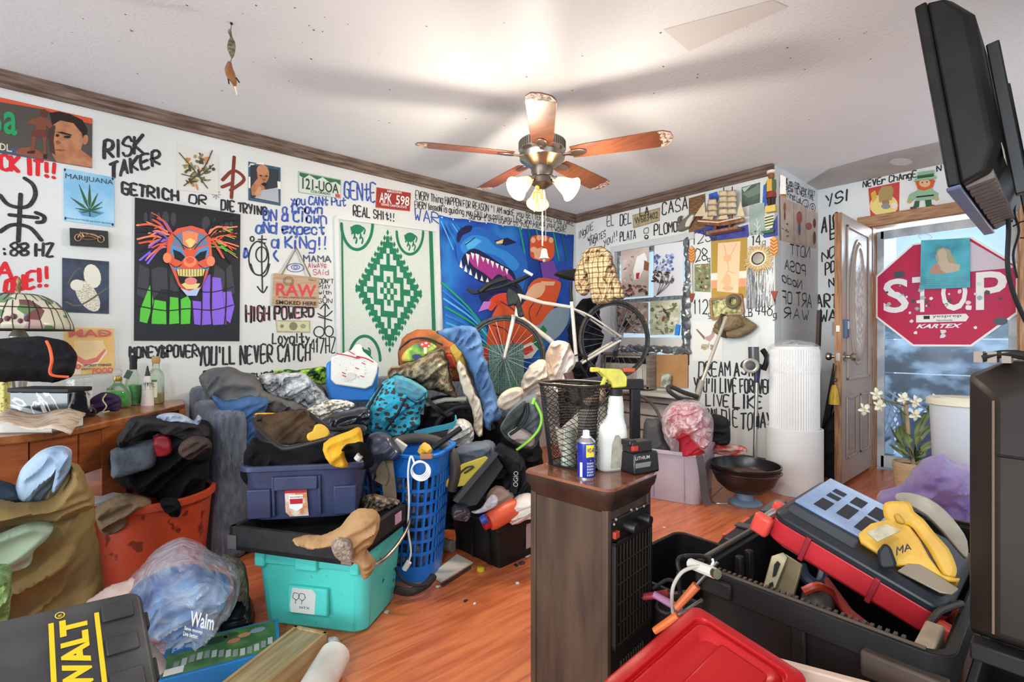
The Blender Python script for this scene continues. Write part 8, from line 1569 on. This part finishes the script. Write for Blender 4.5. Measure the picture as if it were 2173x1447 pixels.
f=MB();f.box((ff.x-.1*RGT.x+.2*FWD.x,ff.y-.1*RGT.y+.2*FWD.y,.04),(.3,.6,.06),KS,(0,0,YAW));wpart(f,'foot_frame',t)
q=at(1240,809,3.1);f=MB().tube([at(1190,818,3.1),at(1300,800,3.1)],.02,KS,8).tube([q,Vector((q.x,q.y,0))],.02,KS,8).tube([at(1205,790,3.1),at(1222,850,3.1)],.03,mat('#5a4038',.5),8);tag(f.build('bench_bar'),'black bar and brown lever of exercise gear left of the steel rack','exercise bar')
t=thing('spare_wheel','second bicycle wheel standing behind the steel rack','wheel',onz(1336,985));wc=at(1332,908,3.85);T=Matrix.Translation(wc)@(CAM-wc+RGT*1.2).to_track_quat('Z','Y').to_matrix().to_4x4();wpart(MB(T).torus((0,0,0),.28,.013,mat('#6d655a',.6),48,8),'tyre',t);f=MB(T)
for k in range(20):f.tube([(0,0,0),(.28*math.cos(k*.314),.28*math.sin(k*.314),0)],.0012,metal(),4)
wpart(f,'spokes',t)
heap('grey foam shape between steel rack and grey tote',[(1366,900),(1385,888),(1402,892),(1410,930),(1425,960),(1420,1010),(1368,1010)],3.35,.08,mat('#4a4a4c',.7),(.006,10,60,.5),'grey_foam','foam')
# ================= right of centre =================
GT=mat('#aba0ab',.4,c2='#b5abb5',scale=4,spec=.5);u=Vector((math.cos(R_(18)),math.sin(R_(18)),0));v=Vector((-u.y,u.x,0));c=Vector((-1.588,2.953,0))-u*.21+v*.28
t=thing('grey_tote','lilac grey storage tote with a wrapped red item in it','storage tote',c,R_(18));container(t,.47,.60,.345,GT,.9,.006,.05,.012,.025,n=6);mb=MB();mb.box((-.08,-.285,.17),(.012,.02,.30),GT,(R_(4),0,0));mb.box((.12,-.285,.17),(.012,.02,.30),GT,(R_(4),0,0));mb.build('side_rib',t,bevel=.004)
tag(MB().strap([at(1484,966,3.02),at(1490,1000,2.99),at(1496,1050,2.99),at(1504,1072,2.98)],.045,.005,mat('#4d484c',.7),RGT).build('grey_strap'),'grey strap hanging over the corner of the grey tote','strap')
t=thing('wrapped_red_item','red padded item wrapped in clear film standing in the grey tote','wrapped item',at(1455,960,3.2));wpart(puff([(1412,900),(1418,870),(1440,858),(1480,860),(1502,885),(1506,920),(1498,950),(1485,965),(1445,965),(1440,935),(1420,925)],3.22,.14,cloth('#a8283a','#c23a48',6),fold=(.02,12,40,.4)),'red_pad',t,sharp=80);wpart(puff([(1404,900),(1410,868),(1440,850),(1484,852),(1510,882),(1514,925),(1502,955),(1480,945),(1450,915),(1436,945),(1425,950),(1412,925)],3.2,.18,film('#f3e2e6',.42,.12,1.,20),fold=(.025,18,40,.4)),'clear_film',t,sharp=80)
t=thing('wok_grill','black kettle bowl with brown contents standing on a small blue grey foot','bowl',(-1.42,3.25,0));KB3=mat('#191718',.3,spec=.6);MB().lathe([(.05,.075),(.12,.09),(.175,.14),(.205,.205),(.212,.25),(.217,.252),(.217,.262),(.207,.262),(.2,.21),(.16,.15),(.1,.12),(0,.115)],KB3,48,cap=(True,False)).lathe([(.214,.215),(.219,.22),(.214,.225)],KB3,48,cap=(False,False)).build('bowl_shell',t,sharp=60);MB().lathe([(.19,.19),(.0,.205)],mat('#6b4a3c',.8,c2='#7d5a48',scale=12),32,cap=(False,True)).build('brown_contents',t);MB().lathe([(.1,0),(.105,.008),(.09,.02),(.05,.03),(.05,.08)],mat('#7d93a8',.4),32).build('foot',t);MB().tube([(-.12,-.06,.09),(-.17,-.12,.01),(-.12,-.16,.005),(-.06,-.12,.01)],.004,metal('#a5a09a'),6,5).build('wire_leg',t)
heap('red and white rags behind the wok',[(1502,958),(1512,940),(1545,940),(1580,948),(1584,962),(1550,968)],3.5,.03,mat('#c8382c',.7,c2='#d9cfc4',scale=9),(.014,18,20,.5),'red_rag','rag')
heap('black car seat style cushion behind the wrapped red item',[(1508,885),(1520,878),(1545,890),(1550,915),(1548,940),(1530,945),(1505,930)],3.5,.06,cloth('#26272a','#34353a',9),(.01,12,20,.5),'black_cushion','cushion')
tag(MB().box((-1.56,3.78,.09),(.3,.16,.18),mat('#2a2523',.6)).build('dark_carton',bevel=.004),'dark carton on the floor behind the wok','carton')
# ribbed white air purifier tower
t=thing('air_purifier','white ribbed cylindrical tower wrapped in film on top, at the wall corner','air purifier',(-1.315,3.80,0));WPL=mat('#d9d8d6',.5);MB().lathe([(.178,0),(.18,.01),(.18,.45),(.172,.455),(.17,.45)],WPL,48).build('outer_sleeve',t);f=MB();rg=[(.155+(.004 if k%2 else-.002))for k in range(120)];f.loft([[Vector((r*math.cos(2*math.pi*k/120),r*math.sin(2*math.pi*k/120),z))for k,r in enumerate(rg)]for z in(.44,1.01)],WPL);f.build('ribbed_column',t,sharp=20);MB().lathe([(.156,1.01),(.15,1.03),(.05,1.045),(0,1.046)],WPL,40).build('top_cap',t);f=MB().lathe([(.164,.84),(.17,.9),(.172,.98),(.165,1.03),(.12,1.06),(.04,1.08),(.0,1.07)],film('#ffffff',.2,.15,.9,14),40,cap=(False,True));f.build('plastic_wrap',t)
# stick vacuum
t=thing('stick_vacuum','cordless stick vacuum leaning on the back wall beside the air purifier','vacuum cleaner',Vector((-1.54,3.71,.0)));v=lambda x,y,d=3.55:at(x,y,d);f=MB().tube([v(1601,1000),v(1606,800)],.014,metal('#c9c5be',.3),12);wpart(f,'tube',t);wpart(MB().tube([v(1605,905),v(1606,882)],.018,BLK,10).tube([v(1606,812),v(1606,785),v(1612,772)],[.016,.026,.02],mat('#2b3348',.4),10),'joint',t);wpart(MB().tube([v(1599,736,3.5),v(1600,775,3.5)],.036,mat('#55565a',.3,metal=.4),18).tube([v(1618,742,3.55),v(1628,760,3.55),v(1620,785,3.55)],.02,BLK,10,4),'motor_body',t);T=Matrix.Translation(v(1593,776,3.42))@(CAM-v(1593,776,3.4)).to_track_quat('Z','Y').to_matrix().to_4x4();wpart(MB(T).torus((0,0,0),.042,.012,mat('#b9b2a8',.3,metal=.5),28,8).lathe([(.04,-.1),(.04,.0),(.02,.004)],mat('#2a2a2c',.4),24),'dust_bin',t);wpart(MB().box((-1.54,3.70,.02),(.22,.1,.05),BLK),'floor_head',t,bevel=.01)
# string trimmer pole
t=thing('string_trimmer','grass trimmer pole leaning against the wall in front of the bird print','trimmer',at(1470,900,3.45));f=MB().tube([at(1541,672,3.62),at(1488,815,3.5)],.013,mat('#b5aca0',.35,metal=.3),10);wpart(f,'shaft',t);wpart(MB().tube([at(1490,808,3.5),at(1480,840,3.48)],.022,mat('#8d857a',.5),10).tube([at(1484,835,3.48),at(1470,880,3.46)],.016,mat('#8a9a5a',.5),8),'coupling',t);f=MB().tube([at(1480,842,3.46),at(1450,832,3.4),at(1422,820,3.36),at(1420,830,3.34),at(1445,846,3.38),at(1478,850,3.44)],.016,mat('#38332f',.5),8,5);wpart(f,'loop_handle',t)
# behind the door
tag(MB().tube([at(1776,772,3.9),at(1738,985,3.95)],.03,mat('#232326',.6),4).build('dark_plank'),'dark plank leaning diagonally behind the open door','plank');tag(MB().box((-1.40,4.55,.8),(.025,.05,1.05),mat('#4a3d36',.7),(0,R_(2),0)).build('brown_board'),'brown board standing in the alcove behind the purifier','board');tag(MB().box((-1.42,4.3,.42),(.1,.5,.84),wood('#8d7058','#a58a70',5)).build('wooden_easel',bevel=.004),'tan wooden stand in the alcove behind the purifier','wooden stand')
heap('dark clothes heaped on the floor behind the open door',[(1736,1030),(1738,960),(1750,900),(1778,880),(1782,1034)],3.85,.08,cloth('#2b292c','#3a373a',9),(.02,14,60,.4),'dark_clothes')
t=thing('yellow_tassel','yellow tassel hanging from the door knob','tassel',at(1770,858,3.5));wpart(MB().tube([at(1774,775,3.5),at(1771,800,3.5)],.003,BLK,6).torus(at(1772,806,3.5),.012,.003,BLK,16,6,Matrix.Rotation(R_(90),4,'X')),'cord',t);q=at(1770,858,3.5);wpart(MB().lathe([(.034,0),(.03,.06),(.02,.12),(.012,.14)],mat('#c9a23a',.8,c2='#a8842c',scale=120,stretch=(1,1,.1)),16,q),'tassel_skirt',t)
# orchid in a basket pot
t=thing('orchid_plant','artificial white orchid in a tan ribbed pot by the doorway','potted plant',(-.735,4.2,0));PTM=mat('#c9b08a',.6,c2='#b89c74',scale=30,stretch=(1,1,6));MB().lathe([(.07,0),(.075,.01)]+[(.076+.018*k/8+(.003 if k%2 else 0),.03+.027*k)for k in range(9)]+[(.088,.25),(.08,.22)],PTM,32).lathe([(.082,.225),(0,.23)],mat('#4a3f2c',.9),20).build('pot',t);LF=mat('#5a6a3a',.5,c2='#7d8450',scale=6);mb=MB();d=(Vector((-.735,4.2,0))-CAM).dot(FWD);o=lambda x,y,e=0:at(x,y,d+e)-Vector((-.735,4.2,0))
def leaf(mb,P,w,m):
    P=crom([Vector(p)for p in P],5);R=[]
    for i,p in enumerate(P):
        k=i/(len(P)-1);t_=(P[min(i+1,len(P)-1)]-P[max(i-1,0)]).normalized();s=(t_.cross(UP)+FWD.cross(t_)*.8).normalized();ww=w*math.sin(math.pi*min(.97,k*.88+.1))**.7;R.append([p-s*ww,p+UP*.004-s*ww*.3,p+UP*-.004,p+s*ww*.3+UP*.004,p+s*ww])
    mb.loft(R,m,(False,False),False)
for P,w in(([(1936,975),(1930,940),(1916,905),(1912,865)],.03),([(1940,970),(1950,930),(1975,905),(2000,897)],.022),([(1938,975),(1920,955),(1905,935),(1890,905)],.028),([(1940,972),(1960,950),(1990,935),(2008,927)],.022),([(1936,978),(1915,962),(1895,948),(1890,946)],.02),([(1938,970),(1948,915),(1965,880),(1976,858)],.022),([(1938,978),(1955,965),(1965,950)],.02),([(1934,975),(1912,930),(1908,905)],.03)):leaf(mb,[o(x,y,-.05 if k_%2 else.03)for k_,(x,y)in enumerate(P)],w,LF)
mb.build('leaves',t,solid=.003);MB().tube([o(1938,985),o(1929,930),o(1920,845)],.012,mat('#b59a78',.7),8).build('stake',t);mb=MB()
for P in([(1922,880),(1900,860),(1880,850),(1862,842)],[(1920,862),(1885,852),(1850,858),(1838,865)],[(1922,858),(1960,850),(1985,848),(2000,852)]):mb.tube([o(x,y,-.03)for x,y in P],.004,mat('#6b6a3c',.6),6,5)
mb.build('stem',t)
for x,y in((1859,836),(1833,868),(1865,860),(1915,845),(1942,852),(1992,873),(1940,880),(1985,848)):
    mb=MB();c=o(x,y,-.06)
    for k in range(5):a=k*1.257+x;dv=RGT*math.cos(a)+UP*math.sin(a);leaf(mb,[c,c+dv*.022-FWD*.008,c+dv*.042-FWD*.002],.016,mat('#e6e0c8',.6))
    mb.ball(c-FWD*.006,.006,mat('#c9b86a',.6),8);mb.build('flower',t,solid=.002)
heap('purple satin blanket heaped on the floor behind the tool chest',[(1858,1180),(1862,1055),(1880,1040),(1918,1020),(1940,990),(1965,972),(2000,965),(2040,985),(2075,1010),(2075,1180)],2.42,.14,mat('#6f5a9e',.5,c2='#9a84b8',scale=4,bump=(18,.5,.02),sheen=.3),(.04,9,30,.35),'purple_blanket','blanket')
p=Vector((-.40,3.62,0));tag(MB().box(p+Vector((0,0,.165)),(.3,.3,.33),mat('#6d5a48',.7)).build('storage_carton',bevel=.004),'brown carton holding up the clear tub beside the doorway','carton');t=thing('clear_tub','frosted plastic tub with a cream lid standing behind the raised chest lid','tub',p+Vector((0,0,.332)));MB().lathe([(.12,0),(.13,.02),(.145,.39)],mat('#cdd3da',.4,alpha=.9),36).build('tub_body',t);MB().lathe([(.145,.385),(.16,.39),(.16,.415),(.15,.425),(.11,.42),(.1,.43),(.0,.43)],mat('#d9d2bc',.45),36).build('tub_lid',t)

GRP={'nature_print':'prints and photos on the walls and window','liquor_bottle':'bottles on the desk','license_plate':'old licence plates on the walls','screwdriver':'screwdrivers in and beside the black bin','paper_scrap':'scraps on the floor','foil_strip':'foil around the window','bird_print':'bird prints on the walls','extension_cable':'black cords around the chest'}
for o in list(SC.objects):
    n=o.name.split('.')[0]
    if o.parent is None and n in GRP and 'category' in o and 'group' not in o:o['group']=GRP[n]
